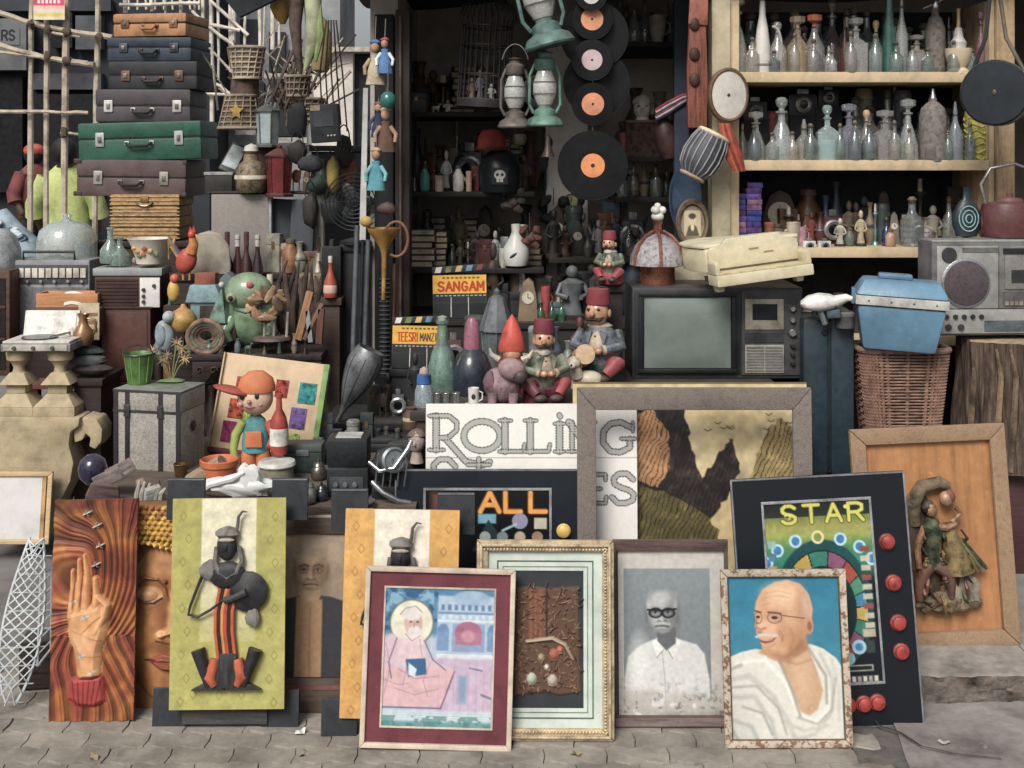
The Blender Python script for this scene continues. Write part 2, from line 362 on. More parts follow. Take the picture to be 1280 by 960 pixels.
pm = M('948c80', .88, var=.24, sc_=5, bump=.55, dust=0)
n = pm.node_tree; bs = n.nodes['Principled BSDF']; oi = n.nodes.new('ShaderNodeObjectInfo')     # each block its own tone
src = bs.inputs['Base Color'].links[0].from_socket; mr = n.nodes.new('ShaderNodeMapRange'); n.links.new(oi.outputs['Random'], mr.inputs[0])
mr.inputs[3].default_value = .88; mr.inputs[4].default_value = 1.06; vm = n.nodes.new('ShaderNodeVectorMath'); vm.operation = 'SCALE'
n.links.new(src, vm.inputs[0]); n.links.new(mr.outputs[0], vm.inputs['Scale']); n.links.new(vm.outputs[0], bs.inputs['Base Color'])
pme = paver_mesh(); pme.materials.clear(); pme.materials.append(pm)
rows = 13; cnt = 0
for r in range(rows):
    for c in range(-11, 7):
        x = c * PL + (PL / 2 if r % 2 else 0); y = 2.96 + r * PW
        if x > 1.02: continue
        o = bpy.data.objects.new('paver', pme); C.objects.link(o); o.parent = bed
        o.location = (x, y, random.uniform(-.003, .002)); o.rotation_euler = (random.uniform(-.012, .012), random.uniform(-.008, .008), random.uniform(-.012, .012)); cnt += 1
# cracked concrete apron and the kerb on the sunny end
ap = U()
ap.grid(lambda u, v: (1.09 + .02 * math.sin(v * 9) + u * 3, 2.7 + v * .93, .001 + .004 * math.sin(u * 30 + v * 7) * math.sin(v * 11)), 30, 14)
apo = struct('concrete_apron', ap, M('8d8580', .9, var=.28, sc_=4, bump=.7, dust=0))
def crack(pts, w_):
    b = U()
    for (x0, y0), (x1, y1) in zip(pts, pts[1:]):
        b.add([(x0 - w_, y0 - w_ * .4, .0085), (x1 - w_, y1 - w_ * .4, .0085), (x1 + w_, y1 + w_ * .4, .0085), (x0 + w_, y0 + w_ * .4, .0085)], [(0, 1, 2, 3)])
    return b
struct('crack', crack([(X(1085, 3.55), 3.57), (X(1100, 3.45), 3.46), (X(1125, 3.42), 3.42), (X(1150, 3.35), 3.34), (X(1190, 3.3), 3.3), (X(1250, 3.28), 3.27)], .003), M('3a3533', .95, dust=0), apo)
kerb = struct('kerb', U().box(1.0, 4.4, 3.70, 3.95, -.05, .02), M('5f5853', .95, dust=0))
for i, (a, b_) in enumerate([(1.02, 1.62), (1.623, 2.3), (2.303, 3.0)]):
    rnd = random.Random(i)
    kn = lambda u, v, s: float(vnoise(np.array([[u * 40 + i * 7]]), np.array([[v * 12.]]), s, 3 + i, 3)[0, 0]) - .5
    q = U().grid(lambda u, v, a=a, b_=b_: (a + (b_ - a) * u, 3.622 + .02 * kn(u, v, 2.) - .012 * v, -.005 + .088 * v + .012 * kn(u, 9, 3.) * v), 60, 10)
    ks = struct('kerbstone', q, M('776b62', .95, var=.5, sc_=12, bump=1.2, dust=.02), kerb)
    struct('kerb_top', U().grid(lambda u, v, a=a, b_=b_: (a + (b_ - a) * u, 3.61 + .02 * kn(u, 1, 2.) + .34 * v, .083 + .012 * kn(u, 9, 3.) * (1 - v)), 60, 4), M('a39a92', .92, var=.35, sc_=5, bump=.7, dust=.05), kerb)
struct('footpath', U().box(1.0, 6, 3.93, 7.5, -.02, .078), M('948d86', .92, var=.25, sc_=4, bump=.6))
struct('shop_floor', U().box(-.9, 2.6, 4.05, 6.6, -.03, .07), M('5c554f', .9))
# shop walls and roof
plaster = M('c2b8ae', .9, var=.16, sc_=3, bump=.35)
wallb = thing0('wall', 'grimy pale plaster back wall of the shop behind the dark shelves', 'wall')
U().box(-.62, 2.7, 6.32, 6.42, 0, 2.75).done('back_face', plaster)
U().box(-.62, -.50, 5.25, 6.319, 0, 2.75).done('side_face', plaster)
U().box(2.6, 2.7, 4.9, 6.319, 0, 2.75).done('side_face', plaster)
thing0('plaster_pillar', 'pale plaster pillar inside the shop beside the hanging records', 'pillar')
p_ = U(); p_.box(X(682, 6.0), X(735, 6.0), 6.0, 6.318, .07, 2.7); p_.done('shaft', M('d8d0c6', .9, var=.14, sc_=3), bev=.008)
thing0('shop_roof', 'dark sagging tarpaulin roof over the shop front', 'roof')
def roof_z(x, y): return 2.40 + .05 * math.sin(x * 3.1) + .03 * math.sin(y * 4 + x) + (y - 4.7) * .05
rf = U(); rf.grid(lambda u, v: ((-.74 + 4.2 * u), 4.85 + 1.6 * v, roof_z(-.74 + 4.2 * u, 4.85 + 1.6 * v)), 40, 14)
rf.grid(lambda u, v: ((-.74 + 4.2 * u), 6.45 - 1.6 * v, .012 + roof_z(-.74 + 4.2 * u, 6.45 - 1.6 * v)), 40, 14)
rf.done('tarpaulin', M('23272b', .75, var=.3, sc_=4, bump=.3))
for y in (4.95, 5.6): U().tube([(-.75, y, 2.365 + (y - 4.7) * .05), (1.3, y, 2.38 + (y - 4.7) * .05), (3.4, y, 2.365 + (y - 4.7) * .05)], .022, 10).done('roof_pole', M('4a3d33', .8, kind='wood'))
# left awning flap
thing0('awning_flap', 'dark loose awning flap above the suitcases', 'awning')
U().prism([(X(300, 5.0), Z(22, 5)), (X(325, 5), Z(10, 5)), (X(356, 5), Z(-6, 5)), (X(356, 5), Z(-40, 5)), (X(250, 5), Z(-40, 5))], 4.98, 5.02).done('flap', M('20252b', .8))
# posts
thing0('shop_post', 'dark brown timber post at the shop corner hung with puppets', 'post')
q = U().box(X(494, 5.15), X(512, 5.15), 5.15, 5.27, 0, 2.28); q.done('post', M('3a302b', .75, kind='grain', var=.3), bev=.006)
q = U().box(X(466, 5.1), X(490, 5.1), 5.16, 5.22, 0, 2.26); q.done('side_board', M('1d2022', .8, kind='grain'), bev=.004)
U().tube([(X(500.5, 5.12), 5.135, .1), (X(500, 5.12), 5.135, 2.25)], .006, 6).done('conduit', M('6d5a4b', .7))
# far street behind
thing0('street_building', 'dark old building with shop fronts across the street', 'building', (0, 0, 0))
U().box(X(-160, 15), X(262, 15), 15, 17, 0, 15).done('facade', M('2c3036', .9, var=.35, sc_=1.2))  # height beyond the view raised to cut sky light from behind
U().box(X(-20, 14.8), X(36, 14.8), 14.72, 14.98, Z(88, 14.8), Z(24, 14.8)).done('sign_board', M('6a6c6e', .8, var=.2, sc_=2))
for (a, b_, c, e, m_) in [(40, 128, 92, 112, '4a4c52'), (-30, 140, 0, 14, '3d4047'), (96, 128, 20, 62, '565a60'), (66, 92, 16, 60, '1a1c20'), (-40, 30, 96, 240, '0c0e11'), (40, 128, 118, 250, '101215')]:
    U().box(X(a, 14.9), X(b_, 14.9), 14.85, 14.985, Z(e, 14.9), Z(c, 14.9)).done('shop_front_panel', M(m_, .85, var=.25, sc_=2))
Ctx.k = 1
cv = Cv(0, 24, 34, 56, '6a6c6e', 60, 50); text(cv, 'RS', 2, 38, 7, 12, 2.4, '26282c')
cv.build('lettering', X(0, 14.7), X(24, 14.7), Z(56, 14.7), Z(34, 14.7), 14.71, Mprint(.8))
thing0('banner', 'small red white and yellow banner hung on the bamboo scaffold', 'banner')
cv = Cv(43, 82, -6, 26, 'd9cdbb', 40, 34); cv.rect(43, 82, -6, 8, 'd84a62'); cv.rect(43, 82, 8, 12, 'e7b0a0'); cv.rect(43, 82, 17, 22, 'd8c25a'); cv.noise(.12, 6)
for i in range(6): cv.rect(48 + i * 5, 51 + i * 5, 0, 5, 'f0d8d8')
cv.build('cloth', X(43, 9.4), X(82, 9.4), Z(25, 9.4), Z(-6, 9.4), 9.38, Mprint(.8))
U().tube([(X(43, 9.4), 9.4, Z(-5, 9.4)), (X(82, 9.4), 9.4, Z(-5, 9.4))], .012, 6).done('batten', M('8a7a66', .8))
thing0('pale_building', 'sunlit cream building beyond the suitcases', 'building')
U().box(X(390, 14), X(441, 14), 14, 15.5, 0, Z(66, 14)).done('wall', M('cfc7ba', .9, var=.1, sc_=1.5))
U().box(X(441.2, 14), X(462, 14), 14.15, 15.5, 0, Z(64, 14)).done('dark_bay', M('2d3035', .9))  # bay coloured darker than the cream wall
U().box(X(386, 13.9), X(463, 13.9), 13.85, 15.6, Z(66, 14) + .003, Z(60, 14)).done('parapet', M('b9b1a4', .9))
thing0('house_front', 'white washed house front behind the dense bamboo scaffold', 'building')
U().box(X(248, 16), X(425, 16), 16, 17.5, 0, 9).done('wall', M('8d8f92', .9, var=.25, sc_=1.2))
for (a, b_, c, e) in [(262, 285, 20, 80), (300, 322, 24, 86), (336, 356, 40, 90), (265, 290, 100, 150), (300, 330, 104, 160), (345, 380, 100, 170)]:
    f_ = U().box(X(a, 15.9), X(b_, 15.9), 15.9, 15.985, Z(e, 15.9), Z(c, 15.9)).done('window', M('1d2228', .5))
    U().box(X(a, 15.9) - .05, X(b_, 15.9) + .05, 15.84, 15.897, Z(e, 15.9) - .09, Z(e, 15.9) - .02).done('sill', M('a5a29c', .9), f_)
# bamboo scaffold: each pole its own part
bam = M('b9aa92', .75, var=.3, sc_=9, kind='noise')
bam2 = M('d6cdbd', .75, var=.25, sc_=9)
def pole(pts, d, r, mat, name='pole'):
    b = U(); rnd = random.Random(len(bpy.data.objects)); P_ = []
    for i in range(len(pts) - 1):
        for t in range(4):
            x = pts[i][0] + (pts[i + 1][0] - pts[i][0]) * t / 4; y = pts[i][1] + (pts[i + 1][1] - pts[i][1]) * t / 4
            P_.append((X(x + rnd.uniform(-.7, .7), d), d + rnd.uniform(-.01, .01), Z(y + rnd.uniform(-.7, .7), d)))
    P_.append(P(*pts[-1], d)); b.tube(P_, [r * rnd.uniform(.85, 1.15) for _ in P_], 7); return b.done(name, mat)
thing0('bamboo_scaffold', 'lashed bamboo pole scaffold across the dark building beside the suitcase stack', 'scaffold')
for (x0, x1, r, bot) in [(40, 37, .021, 455), (60, 56, .022, 455), (84, 79, .026, 455), (124, 117, .022, 455)]: pole([(x0, -40), ((x0 + x1) / 2, 120), (x1, bot)], 9.5, r, bam)
for pts, r in [([(-30, 6), (30, 26), (80, 38), (140, 47)], .021), ([(-30, 48), (30, 66), (80, 76), (118, 81)], .022), ([(-30, 139), (60, 140), (110, 141)], .015), ([(-30, 62), (60, 72), (110, 78)], .014), ([(60, 40), (100, 46)], .012), ([(76, 166), (98, 168)], .012)]: pole(pts, 9.44, r, bam)
for x, y in [(84, 40), (84, 76), (60, 70), (60, 36), (124, 46), (40, 30), (80, 166)]: U().ell(P(x, y, 9.43), (.035, .035, .04), 8, lump=.25, seed=x).done('lashing', M('5b4d3d', .9))
thing0('white_scaffold', 'dense pale bamboo scaffold of thin poles above the lamp baskets', 'scaffold')
for i, (x0, x1, y1) in enumerate([(243, 244, 40), (252, 255, 150), (264, 265, 152), (273, 273, 100), (287, 289, 90), (294, 291, 70), (307, 306, 56), (323, 325, 60), (340, 341, 62), (350, 349, 60), (226, 226, 20), (157, 157, 16), (208, 207, 18), (190, 190, 14)]): pole([(x0, -40), (x1, y1)], 9.8, .011 + .004 * (i % 3), bam2)
for pts in [[(240, 14), (270, 40), (300, 62)], [(240, 88), (275, 108), (300, 128)], [(250, 28), (300, 38)], [(236, 116), (290, 118)], [(262, 0), (310, 44)], [(150, 6), (250, 4)]]: pole(pts, 9.75, .014, bam2)
for i in range(9): pole([(160 + i * 11, -30), (161 + i * 11, 12)], 10.2, .009, bam2)
# ================================================================= FRONT ROW OF PICTURES AND PANELS
def board(name, label, cat, x0, x1, yb, yt, d, lean=10, roll=0, group=None, rz=0):
    """a board standing at photo row yb and leaning back; returns its width and slant height in pixels at distance d"""
    T(name, label, cat, (x0 + x1) / 2, yb, d, rx=-lean, ry=-roll, rz=rz, group=group)
    s, c = math.sin(R(lean)), math.cos(R(lean)); zb = Z(yb, d)
    L = (F * (EYE - zb) - (yt - HOR) * d) / (F * c + (yt - HOR) * s)
    return x1 - x0, L / Ctx.k
def gd(py, z=0): return (EYE - z) * F / (py - HOR)          # distance of a point at height z seen on row py
def rails(w_, L, r, dep, mat, bev=1.2, y1=1.5, rb=None, rt=None, inset=0, name='rail', z0=0):
    rb = r if rb is None else rb; rt = r if rt is None else rt; a = w_ / 2 - inset; z0 += inset; z1 = L - inset
    for pts in [[(-a, z1), (-a + r, z1 - rt), (a - r, z1 - rt), (a, z1)], [(-a, z0), (a, z0), (a - r, z0 + rb), (-a + r, z0 + rb)],
                [(-a, z0), (-a + r, z0 + rb), (-a + r, z1 - rt), (-a, z1)], [(a, z0), (a, z1), (a - r, z1 - rt), (a - r, z0 + rb)]]:
        B().prism(pts, -dep, y1).done(name, mat, bev=bev)
def backing(w_, L, y0=1., y1=4., mat=None, ins=1.5): B().box(-w_ / 2 + ins, w_ / 2 - ins, y0, y1, ins, L - ins).done('backing', mat or M('4a3b2e', .9))
def ring(w_, L, o, i, y, mat, name='mat_board', th=.6):
    """thin flat border between insets o and i"""
    a, c = w_ / 2 - o, w_ / 2 - i
    b = B()
    for pts in [[(-a, L - o), (-c, L - i), (c, L - i), (a, L - o)], [(-a, o), (a, o), (c, i), (-c, i)], [(-a, o), (-c, i), (-c, L - i), (-a, L - o)], [(a, o), (a, L - o), (c, L - i), (c, i)]]: b.prism(pts, y - th, y)
    return b.done(name, mat, smooth=0)

def portrait_face(cv, x, y, s, sk, dk, lt, ln, hair, shade=.6):
    """a printed frontal face, about s pixels from nose to ear"""
    e = lambda a, b, rx, ry, c, soft=.3, al=1., rot=0: cv.ell(x + a * s, y + b * s, rx * s, ry * s, c, soft * s, rot, al); l = lambda p, w0, c, al=1., soft=.12: cv.line([(x + a * s, y + b * s) for a, b in p], w0 * s, c, soft * s, al)
    e(-1.0, .1, .12, .34, dk); e(1.0, .1, .12, .34, dk); e(0, -.15, .96, 1.2, sk, .2); cv.poly([(x + a * s, y + b * s) for a, b in [(-.95, 0), (.95, 0), (.86, .7), (.5, 1.28), (0, 1.42), (-.5, 1.28), (-.86, .7)]], sk, .2 * s)
    e(.75, .3, .4, 1.1, dk, .6, shade); e(-.8, .7, .3, .7, dk, .5, shade * .5); e(-.2, -.75, .55, .35, lt, .5, .7); e(-.45, .45, .3, .28, lt, .4, .6)
    for k in (-1, 1):
        e(k * .43, -.02, .33, .2, dk, .3, .7); l([(k * .2, -.22), (k * .45, -.32), (k * .74, -.2)], .13, hair, .9); e(k * .43, .02, .19, .085, lt, .08, .8); e(k * .43 - .02, .02, .085, .085, ln, .06); l([(k * .22, .02), (k * .43, -.07), (k * .66, .02)], .055, ln, .9); l([(k * .28, .2), (k * .45, .24), (k * .62, .18)], .05, dk, .8)
        l([(k * .27, .62), (k * .46, .85), (k * .48, 1.0)], .06, dk, .7, .2); e(k * .14, .6, .08, .05, ln, .1, .8)
    l([(.13, -.05), (.19, .35), (.22, .55)], .1, dk, .8, .2); l([(-.05, -.1), (-.04, .5)], .1, lt, .8, .2); e(0, .54, .17, .13, lt, .2, .6); l([(-.24, .6), (0, .68), (.24, .6)], .06, dk, .9)
    l([(-.4, .96), (-.1, .92), (.1, .92), (.4, .97)], .08, ln, .9); l([(-.26, 1.06), (0, 1.1), (.26, 1.06)], .09, lt, .5); e(0, 1.2, .3, .08, dk, .2, .6)
# ---- carved hand panel
w_, L = board('carved_relief', 'carved panel of a raised pale open hand among red and orange swirls', 'relief panel', 62, 168, 900, 624, gd(900), 7, roll=1)
cv = Cv(62, 168, 624, 900, '9c5a34', 150, 380)
xx, yy = cv.xx, cv.yy; n1 = cv.nz(60, 3, 2)
yn = (yy - 624) / 276; cx = 112
fan = 1.9 * np.arctan2(xx - 108 + 10 * np.sin((yy - 780) / 26.), yy - 712)                                # fan out from the cuff, bending to the top edge
ph = np.where(yn < .62, (xx - 62) * .10 + (yy - 624) * .13 * np.sin((xx - 60) / 75. + .3) + 5 * n1 - 26 * np.exp(-((xx - 112) / 60.) ** 2 - ((yn - .45) / .35) ** 2), fan * 15 + 4 * n1 + 2)
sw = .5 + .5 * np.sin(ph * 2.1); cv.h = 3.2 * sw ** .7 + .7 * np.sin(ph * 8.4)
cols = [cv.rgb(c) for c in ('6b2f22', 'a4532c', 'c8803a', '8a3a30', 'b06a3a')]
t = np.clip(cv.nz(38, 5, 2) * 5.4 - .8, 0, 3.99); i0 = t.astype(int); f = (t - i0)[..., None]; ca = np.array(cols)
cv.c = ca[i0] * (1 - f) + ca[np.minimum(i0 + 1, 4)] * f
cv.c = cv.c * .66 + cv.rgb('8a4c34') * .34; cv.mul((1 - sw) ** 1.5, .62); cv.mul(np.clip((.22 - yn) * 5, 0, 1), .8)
cv.put(np.clip((.16 - yn) * 6, 0, 1) * np.clip((xx - 110) / 40, 0, 1), '7c2a34', .5)
for pts, wd in [([(88, 770), (90, 735), (88, 714)], [13, 10, 6]), ([(97, 765), (98, 722), (96, 700)], [13, 10, 6]), ([(106, 765), (107, 718), (103, 694)], [13, 10, 6]), ([(118, 775), (119, 742), (117, 724)], [14, 11, 8])]:
    cv.line(pts, [x * 1.16 for x in wd], '7d3f22'); cv.line(pts, wd, 'd0925f', soft=2, h=11)
cv.poly([(82, 762), (124, 752), (137, 765), (135, 790), (128, 815), (128, 846), (118, 852), (98, 850), (94, 818), (84, 796)], 'cb9362', soft=2.5, h=13, edge=9)
cv.line([(120, 790), (130, 770), (133, 757), (121, 745)], [14, 13, 11, 8], 'd39a68', soft=2, h=14)
cv.line([(104, 790), (118, 776), (126, 770)], 2, '94552f', a=.7); cv.line([(92, 786), (112, 796), (128, 800)], 1.6, '94552f', a=.5); cv.line([(102, 818), (126, 820)], 1.5, '94552f', a=.5)
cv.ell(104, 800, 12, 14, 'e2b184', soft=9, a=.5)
cv.poly([(88, 846), (130, 842), (135, 876), (120, 884), (98, 882), (84, 872)], '9c3a34', soft=2, h=8, edge=6)
for i in range(6): cv.line([(92 + i * 7, 850), (96 + i * 5, 880)], 1.6, '6e2022')
for x, y in [(105, 641), (118, 657), (123, 682), (91, 752), (108, 770), (118, 706), (104, 818), (118, 838)]:
    cv.line([(x - 5, y + 2), (x + 4, y - 2)], 2.2, 'b9b6a8', h=9); cv.line([(x - 2, y - 3), (x + 2, y + 3)], 1.8, '8b8a80', h=9)
cv.noise(.12, 8)
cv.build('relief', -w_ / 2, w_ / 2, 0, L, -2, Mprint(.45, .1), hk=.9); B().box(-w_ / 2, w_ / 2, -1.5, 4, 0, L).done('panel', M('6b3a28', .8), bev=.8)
# ---- serene face panel
w_, L = board('carved_relief', 'carved panel of a serene golden face with closed eyes and beaded hair', 'relief panel', 166, 292, 884, 626, gd(884), 6)
cv = Cv(166, 292, 626, 884, '8a5a38', 150, 300); xx, yy = cv.xx, cv.yy; mir = 229 - np.abs(xx - 229)      # mirrored about the nose line
dx = np.abs(xx - 222) ; cv.h[:] = 0
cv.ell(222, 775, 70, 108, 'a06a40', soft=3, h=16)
cv.mul(np.clip((dx - 30) / 30, 0, 1), .78); cv.ell(196, 715, 20, 14, 'c08a56', soft=22, a=.6); cv.ell(184, 800, 17, 24, 'b57c4a', soft=20, a=.6); cv.ell(206, 760, 9, 34, '6f4224', soft=14, a=.7); cv.ell(170, 850, 16, 30, '6f4224', soft=16, a=.6); cv.ell(205, 808, 16, 7, '6f4224', soft=10, a=.7); cv.ell(188, 728, 22, 9, '7a4a2a', soft=12, a=.7)  # highlights and shaded hollows of the face painted into the relief's colour
for sx in (1, -1):
    q = lambda x: 222 + sx * (x - 222)
    cv.line([(q(168), 730), (q(180), 720), (q(196), 722), (q(207), 732), (q(211), 748)], 3, '6d3f24', soft=2.5, h=18)
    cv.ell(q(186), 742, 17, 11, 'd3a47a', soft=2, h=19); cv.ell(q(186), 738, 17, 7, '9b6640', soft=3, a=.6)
    cv.line([(q(169), 744), (q(180), 751), (q(192), 751), (q(202), 745)], 2.4, '4c2816', h=18)
    cv.line([(q(168), 756), (q(184), 761), (q(202), 752)], 1.5, '835033', a=.7)
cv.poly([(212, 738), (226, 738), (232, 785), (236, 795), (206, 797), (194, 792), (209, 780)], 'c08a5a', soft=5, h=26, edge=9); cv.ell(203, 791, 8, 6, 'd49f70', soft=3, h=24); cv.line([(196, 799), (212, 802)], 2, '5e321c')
cv.poly([(184, 822), (204, 814), (222, 817), (240, 814), (258, 822), (240, 836), (222, 838), (204, 836)], '8e4a38', soft=2, h=22, edge=5); cv.line([(182, 822), (205, 822), (240, 823)], 2, '4e2018')
cv.ell(206, 725, 4, 4, '7d4a2c', h=20)
cv.poly([(160, 626), (292, 626), (292, 690), (250, 686), (215, 684), (188, 676), (176, 672), (160, 668)], '7a5230', h=15, edge=8)
rr = random.Random(3)
for j in range(8):
    for i in range(17):
        x = 164 + i * 7.6 + (3.8 if j % 2 else 0); y = 632 + j * 6.4 + max(0, (x - 175)) * .07
        cv.ell(x, y, 3.9, 3.5, ('b98d3c' if y > 650 else '94613a') if rr.random() < .7 else 'c9a14c', h=20 + rr.random() * 2)
for i in range(17): cv.ell(170 + i * 7.4, 672 + 14 * math.sin(min(1.5, i * .2)), 3.9, 4.2, 'c9a45a', h=22)
cv.noise(.14, 9)
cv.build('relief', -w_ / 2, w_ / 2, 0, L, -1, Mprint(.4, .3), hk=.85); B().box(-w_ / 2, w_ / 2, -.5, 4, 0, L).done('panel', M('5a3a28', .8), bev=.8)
# ---- black display easels that the panels lean on
for x0, x1, f0, f1, yb, yt, lb in [(199, 246, 190, 236, 909, 598, 'black felt easel between the serene face relief and yellow green plaque'), (333, 378, 326, 373, 911, 598, 'black felt easel between the yellow green plaque and brown portrait'),
                       (409, 455, 401, 446, 922, 611, 'black felt easel between the brown portrait and orange plaque'), (545, 592, 545, 590, 915, 616, 'black felt easel between the orange plaque and gold frame')]:
    w_, L = board('display_easel', lb, 'easel', 0, 40, yb, yt, gd(yb) + .012, 7.2, group='black easels behind the front panels'); px = (x0 + x1 + f0 + f1) / 4; dm = gd(yb) + .012
    Ctx.t.location.x = X(px, dm); ft = M('33363b', .9, var=.2, sc_=25, bump=.3); kx = 1 + L * Ctx.k * .125 / dm
    B().box((x0 - px) * kx, (x1 - px) * kx, 0, 6, L - 52, L).done('top_pad', ft, bev=.8); B().box(f0 - px, f1 - px, -1, 6, 0, 46).done('foot', ft, bev=.8); o_ = {218: 12, 352: -16}.get(int(px), {219: 12, 427: 16}.get(int(px), 8))
    o_ = 10 if px < 240 else (-12 if px < 380 else (12 if px < 500 else -12)); B().box(o_ - 6, o_ + 6, 1, 6, 46.1, L - 52.1).done('upright', ft)
    B().box((x0 - px) * kx + 1, (x1 - px) * kx - 1, -.8, -.05, L - 2.2, L - .6).done('edge_trim', M('6d6f73', .7))
U().box(-55, 52, 0, 14, 0, 22).solo('timber_beam', 'low grey timber beam lying under the yellow green panel', 'beam', M('4c4a49', .9, kind='wood', var=.3), 282, 906, gd(906) - .02, bev=1.5)
U().box(-34, 30, 0, 10, 0, 20).solo('timber_beam', 'short whitish timber beam lying under the brown portrait', 'beam', M('8d8983', .9, kind='wood', var=.3), 392, 896, gd(896) + .04, bev=1.5)
# ---- warrior panels
def warrior(label, x0, x1, yb, yt, d, lean, roll, c0, c1, c2, dia, s=1.0):
    w_, L = board('wall_plaque', label, 'plaque', x0, x1, yb, yt, d, lean, roll)
    cv = Cv(0, 143, 0, 264, c0, 160, 290); xx, yy = cv.xx, cv.yy
    cv.grad(c0, c1); cv.put(np.clip((yy - 170) / 60, 0, 1), c1, .8)
    m = cv.rect(37, 106, -2, 180, c2, soft=1.5, a=1); cv.put(np.clip((yy - 90) / 110, 0, 1) * ((xx > 37) & (xx < 106)), c1, .95)
    cv.rect(106, 108, 0, 264, c1, a=.4); cv.put(np.clip(1 - np.abs(xx - 8) / 30, 0, 1) * .5, c0)
    for i in range(9):
        for x, y in ((14 + (i % 2) * 7, 22 + i * 29), (124 + ((i + 1) % 2) * 6, 24 + i * 29)):
            cv.line([(x, y - 6), (x + 4, y), (x, y + 6), (x - 4, y), (x, y - 6)], 1.2, dia, a=.75)
    for x, y in [(30, 245), (90, 246), (62, 246)]: cv.line([(x, y - 6), (x + 4, y), (x, y + 6), (x - 4, y), (x, y - 6)], 1.2, dia, a=.6)
    cv.noise(.10, 12, 4); cv.noise(.06, 3, 6)
    cv.build('panel_face', -w_ / 2, w_ / 2, 0, L, 0, Mprint(.5)); B().box(-w_ / 2, w_ / 2, .4, 5, 0, L).done('panel', M(c1, .7), bev=.6)
    kx = w_ / 143; kz = L / 264
    pt = lambda x, y, dep=0: ((x - 71.5) * kx, -dep, (264 - y) * kz)
    blk = M('2e2d30', .5, var=.3, sc_=30, bump=.3); org = M('c0562c', .55, var=.25, sc_=20); gry = M('77736c', .6, var=.3, sc_=30)
    h = B().ell(pt(71, 58, 7), (13, 8, 19), 16).done('head', blk)
    B().ell(pt(71, 42, 7), (15, 9.5, 8), 14, lump=.1).done('headcloth', gry, h)
    B().tube([pt(82, 44, 8), pt(84, 34, 8), pt(85, 22, 8), pt(90, 15, 8), pt(96, 16, 8)], [2.2, 2.2, 2, 1.6, .8], 8).done('plume', M('5b564e', .6), h)
    B().ell(pt(71, 50, 14), (11, 2.5, 2.6), 12).done('headband', M('a29a8c', .5), h)
    B().ell(pt(71, 59, 15), (2.2, 2.4, 5), 8).done('nose', blk, h)
    B().tube([pt(58, 60, 6), pt(56, 78, 7), pt(62, 92, 9), pt(72, 98, 10), pt(83, 92, 9), pt(90, 78, 7), pt(86, 60, 6)], 3.2, 8).done('necklace', gry)
    B().ell(pt(72, 96, 5), (24, 8, 17), 16).done('chest', blk)
    B().ell(pt(49, 90, 4), (13, 6, 14), 14, lump=.12).done('shoulder', gry)
    B().tube([pt(42, 92, 6), pt(34, 112, 7), pt(26, 134, 7), pt(24, 144, 7), pt(36, 147, 7), pt(52, 138, 8), pt(70, 124, 9)], [2.4, 2, 1.8, 1.8, 1.8, 1.8, 1.6], 8).done('bow', blk)
    b = B(); b.xf(pt(98, 116, 7), (90, 0, 0)); b.lathe([(0, -3), (24, -2), (25, 0), (22, 2.5), (12, 4), (6, 7), (0, 8)], 24); sh = b.done('shield', blk)
    B().tube([pt(70, 126, 11), pt(82, 122, 14), pt(98, 114, 16)], [4.5, 4, 5], 8).done('arm', M('3b393b', .5), sh)
    B().ell(pt(104, 148, 6), (9, 5, 15), 12, lump=.2).done('quiver', gry)
    for i, cc in enumerate(('c0562c', '3a2a24', 'd08a3a', 'b8452a', '3a2a24', 'c0562c')):
        x = 61 + i * 4.2; B().tube([pt(x + 2, 112, 6), pt(x - 3, 140, 7), pt(x - 3, 165, 7), pt(x + 1, 200, 6)], [2.6, 2.5, 2.4, 2.3], 7).done('robe_fold', M(cc, .5, var=.2))
    B().prism([(pt(52, 236)[0], pt(0, 236)[2]), (pt(93, 236)[0], pt(0, 236)[2]), (pt(84, 192)[0], pt(0, 192)[2]), (pt(64, 192)[0], pt(0, 192)[2])], -9, 0).done('skirt', M('39393d', .6, kind='grain', var=.5), bev=2)
    for sx in (-1, 1):
        B().tube([pt(72 + sx * 14, 200, 5), pt(72 + sx * 20, 222, 8), pt(72 + sx * 14, 232, 7)], [6, 8, 5], 10).done('trouser', org)
        B().tube([pt(72 + sx * 36, 188, 6), pt(72 + sx * 27, 215, 8), pt(72 + sx * 22, 234, 6)], [9, 6.5, 4], 10).done('leg', blk)
        B().prism([(pt(72 + sx * 22, 238)[0] - 22, pt(0, 238)[2]), (pt(72 + sx * 22, 238)[0] + 22, pt(0, 238)[2]), (pt(72 + sx * 22, 232)[0] + 6, pt(0, 230)[2]), (pt(72 + sx * 22, 232)[0] - 6, pt(0, 230)[2])], -9, 0).done('foot', blk, bev=1)
warrior('yellow green panel with a dark turbaned warrior figure in orange robes', 211, 355, 887, 623, 3.432, 6.2, .6, 'a29c54', 'aaa55c', 'd4ceb0', '7d773c')
warrior('orange and cream panel with a dark turbaned figure, half hidden by maroon frame', 424, 569, 899, 637, 3.41, 6.2, -1, 'cf9c55', 'cc984f', 'ddd4c2', 'a0663a')
